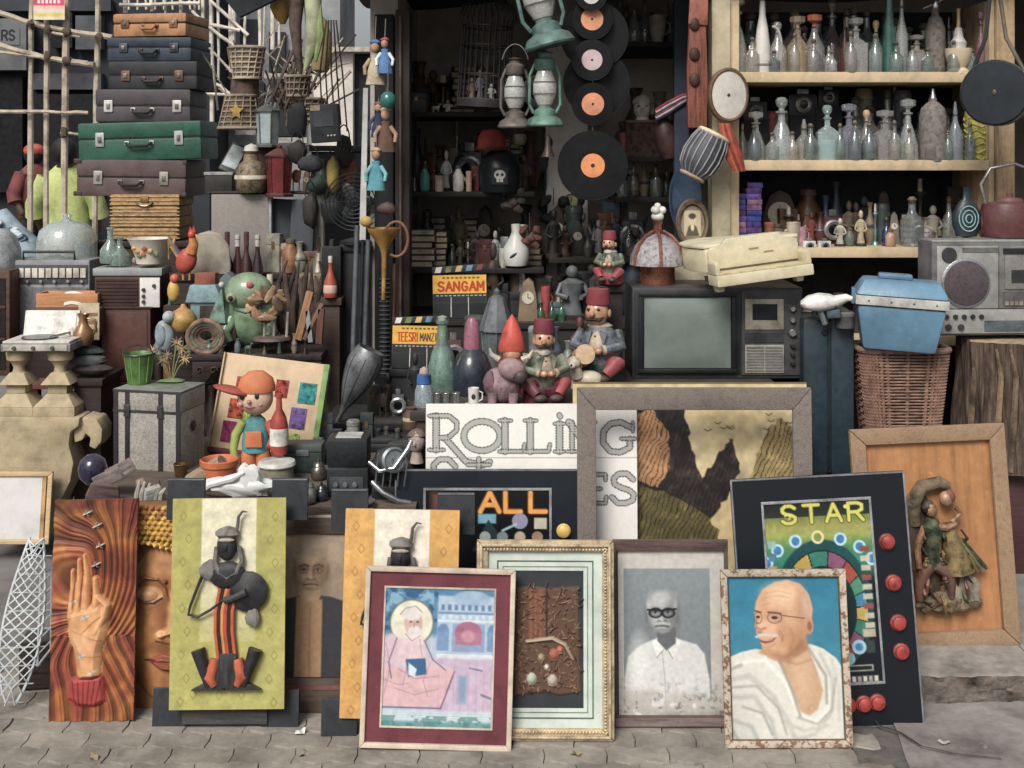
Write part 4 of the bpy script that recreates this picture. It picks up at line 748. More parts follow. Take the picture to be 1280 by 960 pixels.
def serif(ch, x, y, w0, h0, hv=7.5):
    S_ = []
    if ch == 'R': S_ = [([(x + 6, y), (x + 6, y + h0)], hv), ([(x, y), (x + 22, y), (x + 32, y + 8), (x + 32, y + 18), (x + 22, y + 27), (x + 8, y + 28)], 5), ([(x + 17, y + 28), (x + 44, y + 58), (x + 66, y + 62), (x + 74, y + 58)], 6.5), ([(x - 3, y + h0), (x + 16, y + h0)], 3.6), ([(x - 3, y), (x + 10, y)], 3.6)]
    if ch == 'O': S_ = [([(x + w0 / 2 + w0 / 2 * math.cos(a * .2618), y + h0 / 2 + h0 / 2 * math.sin(a * .2618)) for a in range(25)], 7)]
    if ch == 'L': S_ = [([(x + 7, y), (x + 7, y + h0)], hv), ([(x, y), (x + 15, y)], 3.6), ([(x, y + h0), (x + w0 - 2, y + h0), (x + w0, y + h0 - 9)], 4)]
    if ch == 'I': S_ = [([(x + 6, y), (x + 6, y + h0)], hv), ([(x, y), (x + 12, y)], 3.6), ([(x, y + h0), (x + 12, y + h0)], 3.6)]
    if ch == 'N': S_ = [([(x + 4, y), (x + 4, y + h0)], 5), ([(x, y), (x + 28, y + h0)], hv), ([(x + 28, y), (x + 28, y + h0)], 5), ([(x - 3, y + h0), (x + 10, y + h0)], 3.2), ([(x + 22, y), (x + 34, y)], 3.2)]
    if ch == 'G': S_ = [([(x + w0 - 2, y + 7), (x + w0 / 2 + 4, y), (x + w0 * .3, y + 2), (x + 4, y + h0 * .3), (x + 3, y + h0 * .68), (x + w0 * .3, y + h0 - 1), (x + w0 / 2 + 4, y + h0), (x + w0 - 5, y + h0 - 6), (x + w0 - 5, y + h0 * .56)], 6.5), ([(x + w0 - 16, y + h0 * .55), (x + w0 + 2, y + h0 * .55)], 3.6), ([(x + w0 - 1, y), (x + w0 - 1, y + 12)], 3)]
    if ch == 'S': S_ = [([(x + .9 * w0, y + .2 * h0), (x + .65 * w0, y), (x + .3 * w0, y), (x + .08 * w0, y + .16 * h0), (x + .12 * w0, y + .36 * h0), (x + .4 * w0, y + .48 * h0), (x + .72 * w0, y + .56 * h0), (x + .92 * w0, y + .7 * h0), (x + .88 * w0, y + .9 * h0), (x + .6 * w0, y + h0), (x + .25 * w0, y + h0), (x, y + .8 * h0)], 6)]
    if ch == 'E': S_ = [([(x + 5, y), (x + 5, y + h0)], hv), ([(x, y), (x + w0, y), (x + w0, y + 7)], 4), ([(x, y + h0), (x + w0, y + h0), (x + w0 + 1, y + h0 - 8)], 4), ([(x + 5, y + h0 / 2), (x + w0 - 6, y + h0 / 2)], 4)]
    if ch == 'T': S_ = [([(x + w0 / 2, y - 8), (x + w0 / 2, y + h0)], 5), ([(x, y), (x + w0, y)], 4)]
    return S_
def dotted(sts):
    for p, wd in sts: cv.line(p, wd + 1.6, '5d5d5a', soft=1)
    for p, wd in sts: cv.line(p, wd - .6, 'a9a9a4', soft=1)
    for p, wd in sts:
        for (x0, y0), (x1, y1) in zip(p, p[1:]):
            l = math.hypot(x1 - x0, y1 - y0); nx, ny = -(y1 - y0) / (l + 1e-6), (x1 - x0) / (l + 1e-6); kk = int(l / 3.2)
            for i in range(kk):
                for s_ in (-1, 1):
                    px, py = x0 + (x1 - x0) * (i + .5) / kk + nx * s_ * (wd / 2 + .6), y0 + (y1 - y0) * (i + .5) / kk + ny * s_ * (wd / 2 + .6)
                    m = (np.abs(cv.xx - px) < .9) & (np.abs(cv.yy - py) < .9); cv.c[m] = cv.c[m] * .3 + cv.rgb('3f3f3d') * .7
dotted(serif('R', 538, 520, 40, 43)); dotted(serif('O', 579, 527, 46, 37)); dotted(serif('L', 624, 526, 32, 39)); dotted(serif('L', 656, 526, 32, 39)); dotted(serif('I', 694, 530, 12, 35)); dotted([([(700, 519), (701, 521)], 6)]); dotted(serif('N', 712, 528, 30, 37)); dotted(serif('I', 742, 528, 12, 37)) if 0 else None; dotted(serif('G', 752, 528, 42, 38))
cv.rect(531, 798, 572.5, 573.3, '8d8d88')
dotted(serif('S', 538, 575, 34, 46)); dotted(serif('T', 584, 582, 28, 46)); dotted(serif('O', 625, 594, 40, 38)); dotted(serif('N', 680, 592, 30, 38)); dotted(serif('E', 732, 594, 26, 36)); dotted(serif('S', 766, 593, 30, 37))
cv.build('lettered_face', -w_ / 2, w_ / 2, (846 - 700) * kz, L, 0, Mprint(.4, .15)); B().box(-w_ / 2, w_ / 2, .4, 5, 0, L).done('board', M('d5d1c9', .6), bev=.4)
w_, L = board('picture_frame', 'empty grey weathered frame standing in front of sign and poster', 'frame', 722, 1018, 862, 484, 3.715, 3)
rails(w_, L, 24, 6, M('83786e', .8, var=.35, sc_=30, bump=.8, kind='speckle', col2='5d534b'), bev=2, rt=28); 
w_, L = board('poster', 'wide tan poster of dark crags and a stormy sky behind the grey frame', 'poster', 717, 1013, 845, 478, 3.86, 3.2)
kz = L / 367
cv = Cv(717, 1013, 478, 720, 'c2ad82', 240, 200); xx, yy = cv.xx, cv.yy; n1 = cv.nz(70, 3, 4); n2 = cv.nz(24, 5, 4)
cv.c = cv.rgb('b39a68') * (1 - n1[..., None]) + cv.rgb('e0d0a8') * n1[..., None]
rr = random.Random(4)
def crag(pts, c, c2, am):
    P_ = []
    for (xa, ya), (xb, yb_) in zip(pts, pts[1:]):
        for t in range(6): P_.append((xa + (xb - xa) * t / 6 + rr.uniform(-am, am), ya + (yb_ - ya) * t / 6 + rr.uniform(-am, am)))
    P_.append(pts[-1]); m_ = cv.poly(P_, c, soft=1.5); cv.put(m_ * np.clip(cv.nz(9, rr.randint(1, 99), 4) * 2.4 - 1.1, 0, 1), c2, .8); cv.put(m_ * (np.abs(np.sin(xx * .5 + yy * .22 + 7 * n2)) > .93), '171516', .6)
crag([(930, 720), (935, 610), (958, 545), (978, 522), (1000, 540), (1013, 560), (1013, 720)], '9a8554', 'c0aa78', 3)
crag([(797, 720), (797, 498), (832, 494), (856, 512), (866, 556), (880, 600), (902, 566), (918, 548), (928, 584), (914, 622), (886, 652), (900, 720)], '2d2829', '5a4a40', 3)
crag([(797, 600), (797, 518), (816, 512), (838, 540), (838, 585), (824, 610), (806, 604)], 'b98458', 'd6a478', 2)
crag([(797, 720), (797, 604), (848, 622), (880, 642), (900, 664), (896, 720)], '5f5634', '8a7c48', 2)
for i in range(14): x_, y_ = rr.uniform(880, 1005), rr.uniform(495, 540); cv.line([(x_ - 4, y_ - 2), (x_, y_), (x_ + 4, y_ - 2.4)], 1.1, '3a342c')
cv.mul((n2 > .5) * (n2 - .5) * 2, .8); cv.noise(.15, 12, 8); cv.rect(717, 1013, 478, 480, '4a3a2a')
cv.build('printed_face', -w_ / 2, w_ / 2, (845 - 720) * kz, L, 0, Mprint(.35, .25)); B().box(-w_ / 2, w_ / 2, .4, 4, 0, L).done('board', M('6b5536', .7), bev=.4)
# ================================================================= LEFT HEAP
def LT(name, label, cat, px, py, d, prof, mat, parts=(), n=20, group=None, rz=0, rx=0, ry=0, pn='body'):
    """a turned thing with named turned parts"""
    t = T(name, label, cat, px, py, d, rz, rx, ry, group); b0 = B().lathe(prof, n).done(pn, mat)
    for q in parts: B().lathe(q[1], n).done(q[0], q[2])
    return t
def stand(name, label, cat, px0, px1, d0, d1, z0, z1, mat, top=.03, legs=False, over=.0):
    """plain furniture between two heights: a top and either legs or a boxed body"""
    t = thing0(name, label, cat, (0, 0, z0)); x0, x1 = X(px0, d0), X(px1, d0); h = z1 - z0
    U().box(x0 - over, x1 + over, d0 - over, d1, h - top, h).done('top', mat, bev=.004)
    if legs:
        for x in (x0 + .03, x1 - .03):
            for y in (d0 + .04, d1 - .04): U().box(x - .025, x + .025, y - .025, y + .025, 0, h - top).done('leg', mat, bev=.003)
    else: U().box(x0 + .01, x1 - .01, d0 + .012, d1 - .012, 0, h - top - .001).done('body', mat, bev=.004)
    return t
dkwood = M('33261f', .65, kind='wood', var=.35); blackp = M('22252a', .5, var=.2); brownw = M('5a3a2c', .55, kind='wood', var=.3); chrome = M('b8bbbd', .22, .9, var=.12); brass = M('9c7b48', .35, .8, var=.3); steel = M('7d8386', .4, .6, var=.25)
white = M('d8d4cb', .5, var=.1); cream = M('d3c3a1', .5, var=.12)
glass = M('dfe8e6', .06, trans=.88, var=.02, bump=0, ior=1.22, dust=0); glassg = M('7fae96', .08, trans=.8, var=.05, bump=0, ior=1.25, dust=0)
# supports
td = lambda py: (EYE - .57) * F / (py - HOR)       # distance on the low table of a thing whose foot shows on row py
yz0 = lambda d, z: HOR + (EYE - z) * F / d
stand('low_table', 'low rough table crowded with small goods behind the front panels', 'table', 105, 520, 3.70, 4.62, 0, .57, M('5b4c3f', .8, kind='wood', var=.3), legs=True)
stand('bench', 'maroon painted bench under the radios and brown cabinet', 'bench', 30, 200, 5.45, 6.5, 0, .62, M('6a3b36', .7, kind='wood', var=.25), legs=True)
stand('dark_cabinet', 'dark cabinet that carries the tower of suitcases', 'cabinet', 118, 262, 5.86, 6.45, 0, Z(301, 5.9), dkwood)
stand('dark_shelf', 'dark shelf unit carrying lanterns and upright slabs', 'cabinet', 228, 408, 5.55, 5.84, 0, Z(340, 5.6), dkwood)
stand('black_chest', 'low black chest inside the shop opening under the steel horn', 'chest', 404, 524, 4.72, 5.08, 0, .60, M('1d2023', .5, var=.2))
# carved table
t = thing0('carved_table', 'dark carved table with arched scrolled apron behind the doll', 'table'); zt = .83
x0, x1 = X(240, 4.95), X(402, 4.95); dk = M('2e2320', .5, var=.35, sc_=30, bump=.5)
U().box(X(188, 4.95), x1, 4.95, 5.44, zt - .025, zt).done('top', dk, bev=.004)
U().prism([(x0, zt - .03)] + [(x0 + (x1 - x0) * i / 24, zt - .10 - .03 * math.cos(i / 24 * 12.57) - .02 * math.sin(i / 24 * 25)) for i in range(25)] + [(x1, zt - .03)], 4.952, 4.975).done('apron', dk, bev=.003)
for i in range(9):
    xx_ = x0 + .03 + (x1 - x0 - .06) * i / 8; U().tube([(xx_ + .018 * math.cos(a * .7) * (1 - a / 11), 4.947, zt - .065 + .018 * math.sin(a * .7) * (1 - a / 11)) for a in range(10)], .004, 6).done('scroll', M('44342c', .45, var=.3))
for px_ in (246, 262, 277, 394):
    xx_ = X(px_, 4.95); U().lathe([(.022, 0), (.025, .08), (.015, .1), (.023, .16), (.014, .24), (.024, .34), (.026, .5), (.014, .54), (.02, .6), (.012, .66), (.024, .70)], 10, (xx_, 4.99, 0)).done('leg', dk)
for px_ in (200, 395): U().lathe([(.022, 0), (.02, .8)], 10, (X(px_, 5.4), 5.38, 0)).done('leg', dk)
# ---- suitcases
def suitcase(label, x0, x1, y0, y1, d, dep, col, rz=0, rough=.5, latch='c9c2b2', handle=None, lx=.3, hx=.5, corner=None, side=None, ry=0, lid=.42, var=.2, studs=False):
    T('suitcase', label, 'suitcase', (x0 + x1) / 2, y1, d, rz, ry=ry, group='suitcases piled in a tower'); w_, h = x1 - x0, y1 - y0
    m = M(col, rough, var=var, sc_=12, bump=.3); hl = h * (1 - lid)
    bd = B().box(-w_ / 2, w_ / 2, 0, dep, .4, hl - .5).done('base', m, bev=3.2); ld = B().box(-w_ / 2 - .3, w_ / 2 + .3, -.4, dep + .4, hl + .5, h - .4).done('lid', m, bev=3.2)
    B().box(-w_ / 2 + 1, w_ / 2 - 1, .8, dep - .8, hl - .8, hl + .8).done('seam', M('1f1d1c', .6), bd)
    hm = M(handle or '2b2624', .45); hw = w_ * .10; hc = (hx - .5) * w_; hz = hl - h * .12
    hd = B().tube([(hc - hw, -.5, hz), (hc - hw, -5, hz), (hc - hw * .7, -6, hz - 4), (hc + hw * .7, -6, hz - 4), (hc + hw, -5, hz), (hc + hw, -.5, hz)], [1.6, 1.7, 2.2, 2.2, 1.7, 1.6], 8).done('handle', hm)
    for s in (-1, 1):
        B().box(hc + s * hw - 3, hc + s * hw + 3, -1.6, -.1, hz - 2.4, hz + 2.4).done('handle_mount', M(latch, .3, .6), hd, bev=.6)
        lc = s * w_ * lx; l_ = B().box(lc - 5.5, lc + 5.5, -1.8, -.2, hl - h * .2, hl + h * .16).done('latch', M(latch, .35, .4, var=.25), bev=.8)
        B().box(lc - 2.2, lc + 2.2, -3, -1.7, hl - h * .1, hl + h * .06).done('hasp', M('8a857a', .3, .7), l_, bev=.5)
    if corner:
        for s in (-1, 1):
            for z in (.3, h - 6.3): B().box(s * w_ / 2 - 4 - .6 * s, s * w_ / 2 + 4 - .6 * s * 5, -1.1, 5, z, z + 6).done('corner_guard', M(corner, .5), bev=1.5)
suitcase('small tan leather suitcase, topmost of the tower', 138, 235, 16, 46, 5.98, 72, 'b07a48', rz=-9, latch='8f6a44', handle='a9703f', lx=.33)
suitcase('navy blue suitcase just below the tan one', 132, 240, 46, 77, 5.95, 80, '2b3a48', rz=-4, latch='4a4f55', rough=.55)
suitcase('black suitcase with brass hinges, third from the top', 134, 247, 76, 112, 5.94, 84, '2e2f34', rz=-3, latch='7a5a48', rough=.6, lid=.5)
suitcase('charcoal suitcase with two large chrome locks above the green one', 119, 238, 111, 153, 5.93, 84, '4a4448', latch='cfccc4', rough=.55, lid=.5, lx=.36)
suitcase('dark green hard suitcase with chrome locks', 98, 252, 152, 201, 5.9, 88, '1f5a48', latch='c3c6c0', rough=.45, lx=.32, ry=-1.5)
suitcase('brown leather suitcase, widest and lowest in the tower', 95, 232, 199, 246, 5.9, 100, '5e4a48', latch='a59e94', corner='4a3a38', rough=.6, lid=.48, ry=.8)
# tan wicker cases
for i, (a, b_, lb) in enumerate([(243, 257.5, 'woven tan case with brass clasp under the brown suitcase'), (258, 271.5, 'woven tan case, second layer under the brown suitcase'), (272, 284.5, 'woven tan case, third layer under the brown suitcase'), (285, 300, 'woven tan case, lowest layer above the floral bowl')]):
    T('wicker_case', lb, 'case', 181, b_, 5.88, group='woven tan cases'); h = b_ - a; m = M('b08a52', .7, var=.3, sc_=45, bump=.9)
    bd = B().box(-43 + i % 2 * 2, 43 - i % 2 * 2, 0, 70, 0, h).done('body', m, bev=1.6)
    for j in range(3): B().box(-43.6, 43.6, -1, -.1, 1.5 + j * h / 3, 3 + j * h / 3).done('weave_band', M('c59e62', .7, var=.3, sc_=50), bd, bev=.4)
    if i == 0: B().tube(arc(0, h * .55, 11, 8, 200, 340, 8, -2.5), 1.3, 8).done('handle', M('8a7350', .3, .6)); B().box(-5, 5, -2, -1.1, h * .3, h * .9).done('clasp', brass, bev=.5)
# floral bowl
LT('ceramic_bowl', 'cream ceramic bowl painted with orange flowers below the woven cases', 'bowl', 187, 330, 5.5, [(14, 0), (16, 1), (17, 8), (22, 22), (26, 30), (27.5, 32), (26, 32.5), (24, 30), (18, 12), (0, 6)], M('d6cbb8', .35, var=.08), n=28)
for i, (x, z, c) in enumerate([(-10, 17, 'd08a3c'), (-2, 14, 'c9602c'), (6, 18, 'e0a04a'), (0, 21, 'b5542c'), (-14, 21, 'd9a040'), (12, 14, '6a8a4a'), (-7, 11, '5f8048')]):
    y = -math.sqrt(max(1, (17 + (z - 8) * .42) ** 2 - x * x)); B().ell((x, y, z), (3.6, 1.2, 3), 8, lump=.2, seed=i).done('painted_flower', M(c, .4))
# brown radio and cabinet
T('cabinet', 'plain maroon brown cabinet under the small brown radio', 'cabinet', 158, 480, 5.46); B().box(-31, 30, 0, 60, 0, 94).done('body', M('5a342d', .5, var=.2, sc_=6), bev=1.5)
B().box(-27, 26, -1.2, -.1, 4, 90).done('door', M('5f3830', .5, var=.2, sc_=6), bev=.8); B().ell((-18, -3, 12), 2, 8).done('knob', chrome); B().box(-33, 33, -2, 62, 94.1, 97).done('top', M('4a2b25', .5), bev=.8)
T('table_radio', 'small brown table radio with white dial panel on the maroon cabinet', 'radio', 160, 385, 5.46); B().box(-42, 41, 0, 40, 0, 40).done('case', M('54352f', .55, var=.2), bev=2)
B().box(-44, 43, -2, 42, 40.2, 50).done('lid', M('8f9694', .5, var=.15), bev=2); B().box(15, 40, -1.5, -.1, 1, 38).done('dial_panel', M('d4d1ca', .5, var=.08), bev=.6)
for z in (8, 16, 25): B().lathe([(2.2, 0), (2, 3), (0, 3.4)], 10, (0, 0, 0)) ; 
for x, z in [(20, 8), (20, 15), (20, 23), (33, 28)]:
    b = B(); b.xf((x, -1.5, z), (90, 0, 0)); b.lathe([(2.4, 0), (2, 3), (0, 3.4)], 12); b.done('knob', M('4a4744', .4))
for i in range(8): B().box(-40, 12, -1.4, -.1, 3 + i * 4.4, 5.2 + i * 4.4).done('grille_bar', M('442a26', .6))
# grey radio with keys, crate and dome
stand('wooden_crate', 'dark wooden crate under the grey radio', 'crate', 8, 122, 5.56, 5.95, .621, Z(420, 5.6), dkwood)
T('valve_radio', 'large grey radio with rows of white keys and carry handle beneath the glass dome', 'radio', 62, 419, 5.58); B().box(-51, 50, 0, 55, 0, 94).done('case', M('8b8d90', .45, var=.15), bev=3)
B().box(-49, 48, -1, -.1, 64, 88).done('key_panel', M('4a4b4e', .5), bev=.5)
for i in range(11): B().box(-47 + i * 8.6, -40 + i * 8.6, -3, -1.1, 72, 84).done('key', M('d3cdba', .4), bev=.6)
for i in range(6): 
    b = B(); b.xf((-44 + i * 17, -1, 67), (90, 0, 0)); b.lathe([(2.4, 0), (2.2, 3), (0, 3.3)], 10); b.done('knob', chrome)
B().box(-49, 48, -1, -.1, 4, 60).done('speaker_grille', M('6d6e72', .6, var=.2, sc_=60, bump=.5), bev=.5); B().tube([(-34, 4, 94), (-34, 2, 104), (30, 2, 104), (30, 4, 94)], 1.8, 8).done('handle', M('3c3a3c', .4))
T('glass_dome', 'clear glass cake dome with knob on the grey radio', 'dome', 84, 324, 5.75); B().lathe([(36, 0), (36.5, 3), (36, 24), (33, 36), (24, 44), (8, 48), (4, 50), (6, 55), (0, 58), (0, 56), (3, 50), (7, 46.8), (23, 42.6), (31.5, 35), (34.5, 23), (35, 0)], 28).done('dome', glass)
B().lathe([(30, 0), (32, 2), (0, 3)], 24).done('plate', M('cfd3d0', .3)); B().ell((4, 0, 16), (8, 7, 13), 12, lump=.1).done('wax_candle', M('c2a88a', .5))
# glass bottles beside radio
for x, y, h, lb in [(138, 327, 42, 'pale round glass bottle on the brown radio'), (150, 330, 34, 'small green tinted glass bottle beside the floral bowl')]:
    LT('glass_bottle', lb, 'bottle', x, y + 2, 5.52, [(0, 0), (12, .5), (13, 4), (12.5, h * .4), (5, h * .65), (3.4, h * .75), (3.4, h), (4.5, h + .5), (4.5, h + 3), (0, h + 3)], M('a9c8bc', .08, trans=.8, bump=0, dust=0, ior=1.25))
# orange tray, turntable
T('wooden_tray', 'shallow orange wooden tray with papers in front of the grey radio', 'tray', 84, 384, 5.42); om = M('c8864a', .6, kind='wood', var=.2)
B().box(-39, 38, 0, 34, 0, 3).done('bottom', om); B().box(-39, 38, 0, 2.5, 3.01, 17).done('side', om, bev=.5); B().box(-39, 38, 31.5, 34, 3.01, 17).done('side', om, bev=.5); B().box(-39, -36.5, 2.51, 31.4, 3.01, 17).done('side', om); B().box(35.5, 38, 2.51, 31.4, 3.01, 17).done('side', om)
B().grid(lambda u, v: (-4 + 38 * u, -1 + 4 * v, 2 + 16 * v + 2 * math.sin(u * 6)), 8, 6).done('paper_sheet', M('ddd5c4', .8, var=.06))
U().box(-42, 42, 0, 40, 0, 36).solo('wooden_box', 'plain dark box supporting the orange tray', 'box', M('6b4a3a', .7, kind='wood'), 84, 420.5, 5.41, bev=1.5)
T('record_player', 'open white portable record player on the stone balusters', 'record player', 44, 440, 5.02); B().box(-44, 44, 0, 62, 0, 10).done('case', M('8f8d8a', .5), bev=2); B().box(-42, 42, 2, 60, 10.1, 13).done('deck', M('d2cdc4', .5), bev=1)
b = B(); b.xf((-2, 0, 13), (-14, 0, 0)); b.box(-37, 35, 56, 62, 0, 46); ld = b.done('lid', M('d9d2c6', .5), bev=2)
b = B(); b.xf((-2, 0, 13), (-14, 0, 0)); b.box(-33, 31, 55, 55.8, 4, 42); b.done('lid_lining', M('e2ddd4', .7), ld)
B().lathe([(22, 13.1), (22, 15), (0, 15.4)], 28, (-6, 30, 0)).done('platter', M('5a5a5c', .3, .5)); B().tube([(26, 46, 14), (26, 46, 18), (24, 30, 18), (12, 18, 16)], 1.5, 8).done('tone_arm', chrome)
b = B(); b.box(-40, 40, -1.2, -.1, 1.5, 9); b.done('front_panel', M('b3ada2', .5, var=.2), bev=.4)
for i in range(3): 
    b = B(); b.xf((-26 + 24 * i, -1.2, 5), (90, 0, 0)); b.lathe([(2.6, 0), (2.2, 3), (0, 3.2)], 10); b.done('knob', M('5a5652', .4))
# balusters and urn
stonem = M('b3a07a', .85, var=.18, sc_=12, bump=.6)
for x, lb in [(16, 'squat stone baluster at the picture edge under the record player'), (68, 'squat stone baluster under the record player, nearer the patterned trunk')]:
    T('stone_baluster', lb, 'baluster', x, 520, 5.03, group='stone balusters')
    B().box(-26, 26, -3, 44, 0, 11).done('plinth', stonem, bev=1); B().taper((-26, 26), (-13, 13), -3, 44, 11.1, 26, 12).done('foot', stonem, bev=1); B().box(-12, 12, 9, 32, 26.1, 38).done('shaft', stonem, bev=1); B().taper((-19, 19), (-9, 9), 2, 39, 38.1, 52, 9).done('flare', stonem, bev=.8)
    B().lathe([(8, 52), (7, 58), (10, 64), (15, 68), (16, 76), (14, 79.5), (0, 79.5)], 18, (0, 20, 0)).done('cap', stonem)
T('stone_urn', 'large carved sandstone urn with scroll handle under the balusters', 'urn', 42, 668, 5.0)
prof = [(-52, 0), (46, 0), (47, 8), (30, 13), (26, 20), (32, 38), (46, 66), (50, 90), (44, 112), (46, 128), (56, 134), (58, 146), (-66, 146), (-64, 134), (-50, 128), (-42, 112), (-56, 90), (-54, 66), (-36, 38), (-28, 20), (-34, 13)]
B().prism(prof, 0, 60).done('body', stonem, bev=4)
B().prism([(46, 128), (48, 112), (58, 116), (62, 124), (68, 118), (66, 108), (74, 104), (82, 114), (83, 130), (76, 142), (60, 146)], 8, 46).done('scroll_handle', stonem, bev=2.5)
# white framed picture and wire rack on the ground
w_, L = board('framed_print', 'faded white print in a pale wooden frame leaning on the urn', 'framed print', -28, 62, 680, 589, 4.9, 9)
B().box(-w_ / 2 + 7, w_ / 2 - 13, -.5, .5, 6, L - 5).done('picture', M('c9c7c2', .5, var=.05)); rails(w_, L, 6, 4, M('cba873', .5, kind='wood', var=.2)); B().box(w_ / 2 - 13, w_ / 2 - 8, -2, 1, 3, L - 6).done('slip', M('b98f58', .5)); backing(w_, L)
U().box(-60, 40, 0, 50, 0, 40).solo('stone_block', 'rough grey stone block beneath the pale framed print', 'block', M('7b756f', .9, var=.3, bump=.8), 18, 724, 4.6, bev=3) if 0 else None
T('wire_rack', 'white coated wire basket standing on the ground at the picture edge', 'wire basket', 28, 878, 3.58, rz=12); wm = M('cfd6d8', .35, var=.1); 
outl = [(-30, 10), (-24, 70), (-8, 130), (2, 200), (10, 160), (22, 110), (16, 60), (0, 20), (-30, 10)]
def wr(pts, r=1.1): return B().tube(pts, r, 6).done('wire', wm)
def ex(t_):  # half width of the basket at height t_
    return 6 + 24 * math.sin(min(1, max(0, t_)) * 3.0) ** .8 * (1 - .5 * t_)
for s in (-1, 1): wr([(s * ex(i / 14) - 14 + i * 2.2, -4 * s, i / 14 * 205) for i in range(15)], 1.7)
for j in range(15):
    a = j / 15; b_ = min(1, a + .22)
    for s in (-1, 1): wr([(s * ex(a) - 14 + a * 31, -6, a * 205), ((a + b_) / 2 * 31 - 14, -12, (a + b_) * 102.5), (-s * ex(b_) - 14 + b_ * 31, -6, b_ * 205)], .9)
for j in range(9): wr([(-ex(j / 9) - 14 + j / 9 * 31, 4, j / 9 * 205), (ex(j / 9) - 14 + j / 9 * 31 + 6, 14, j / 9 * 205 - 6)], .9)
wr([(16, 10, 40), (32, 12, 60), (33, 12, 160), (20, 10, 156), (16, 10, 40)], 1.5)
for j in range(6): wr([(17, 10, 55 + j * 17), (32, 12, 70 + j * 17)], .9)
U().box(-20, 24, 0, 40, 0, 60).solo('timber_block', 'dark rotten timber block behind the wire basket', 'block', M('3b302a', .9, kind='wood', var=.4), 44, 862, 3.7, rz=8, bev=3)
# small wood box, helmet, bundle at the edge
T('wooden_cabinet', 'small brown glazed cabinet at the picture edge beside the record player', 'cabinet', -10, 470, 5.46); B().box(-26, 22, 0, 40, 0, 132).done('body', brownw, bev=1.5); B().box(-20, 17, -1, -.1, 8, 122).done('glass_door', M('25211f', .2))
for z in (45, 85): B().box(-20, 17, -2, -1.1, z, z + 3).done('glazing_bar', brownw)
LT('helmet', 'silver grey helmet resting at the picture edge beside striped bundle', 'helmet', 0, 338, 5.62, [(24, 0), (26, 8), (25, 26), (20, 42), (10, 51), (0, 53)], M('a9adb0', .3, .3, var=.25), [('brim', [(26.5, 0), (29, 2), (26.6, 4)], M('4a4c50', .5))], n=24)
T('cloth_bundle', 'blue and white patterned cloth bundle slung behind the grey radio', 'cloth', 38, 330, 6.0, ry=-34); cs = ['b8cad2', '8fb0c0', 'd6dcdc', '5d7e92', 'a8c4c8', '35505f', 'c9d6d6']
b = B().tube([(-4, 0, 0), (2, -2, 24), (0, 0, 48), (4, 1, 76)], [22, 24, 18, 10], 14).done('roll', M('9db5bf', .8, var=.2))
for i in range(16): B().ell((random.uniform(-16, 16), -20 + random.uniform(-2, 4), 6 + i * 4.6), (7, 4, 5), 8, lump=.3, seed=i).done('patch', M(random.choice(cs), .8), b)
# patterned trunk, bucket, thistles
T('trunk', 'small patterned fabric trunk with dark straps and metal corners', 'trunk', 184, 588, td(588), rz=-13); pat = M('a39d92', .85, var=.3, sc_=17, bump=.5, kind='speckle', col2='67625c')
B().box(-46, 46, 0, 62, 0, 74).done('body', pat, bev=1); B().box(-46.6, 46.6, -.6, 62.6, 74.6, 98).done('lid', pat, bev=1.2); B().box(-46.8, 46.8, -.8, 62.8, 98.1, 100.5).done('lid_top', M('7c8278', .7, var=.25), bev=.8)
strap = M('2d2a2b', .6, var=.2)
for x in (-46, -30, 16, 40): B().box(x, x + 6, -1.8, -.65, 0, 100).done('strap', strap, bev=.4)
for z in (72, 97): B().box(-47, 47, -1.5, -.5, z, z + 3).done('edge_band', M('4b4846', .5, .4), bev=.3)
for x in (-27, 19): B().box(x - 4, x + 4, -3.2, -1.85, 66, 82).done('clasp', M('5b5856', .4, .7), bev=.6)
b = B(); b.xf((46.6, 30, 52), (0, 90, 0)); b.lathe([(6, 0), (7, 1), (4, 2), (0, 2)], 14); b.done('side_handle', strap)
zt_ = Z(488, 3.98); LT('tin_bucket', 'green tinted tin bucket standing on the patterned trunk', 'bucket', 174, yz0(4.24, Z(487.3, td(588))), 4.24, [(13, 0), (13.6, 1), (18.5, 36), (19.5, 37), (18.8, 38), (17.6, 36), (12, 3), (0, 2)], M('5f8a3c', .35, var=.35, sc_=16), [('rim', [(19.6, 36), (20.4, 37), (19.6, 38.5), (18.8, 38)], M('2b3a30', .4))], n=24)
B().tube(arc(0, 37, 19, 12, 0, 180, 12, -6), .8, 6).done('bail', M('5b5e60', .4, .7))
for i in range(10): B().tube([(13.8 * math.cos(i * .63), 13.8 * math.sin(i * .63), 2), (18.9 * math.cos(i * .63), 18.9 * math.sin(i * .63), 36)], .7, 6).done('rib', M('6f9a48', .35))
T('dried_thistles', 'dried thistle stems on a green leaf base on the trunk', 'dried flowers', 214, yz0(4.26, Z(487.3, td(588))), 4.26); B().ell((0, 0, 2), (16, 9, 3), 12, lump=.2).done('leaf_base', M('6f9a4c', .6, var=.3))
for i, (x, z) in enumerate([(-22, 40), (-10, 28), (14, 42), (8, 50), (-4, 34), (18, 30)]):
    st = B().tube([(x * .1, 0, 3), (x * .5, -1, z * .6), (x, -2, z)], .6, 5).done('stem', M('8a8a50', .7))
    b = B()
    for a in range(9): b.tube([(x, -2, z), (x + 8 * math.cos(a * .7 + i), -2 - 4 * math.sin(a * 1.9), z + 8 * math.sin(a * .7 + i))], [1.4, .3], 5)
    b.done('bristle_head', M(('b09468', '8f7a58', 'a88a52')[i % 3], .8), st)
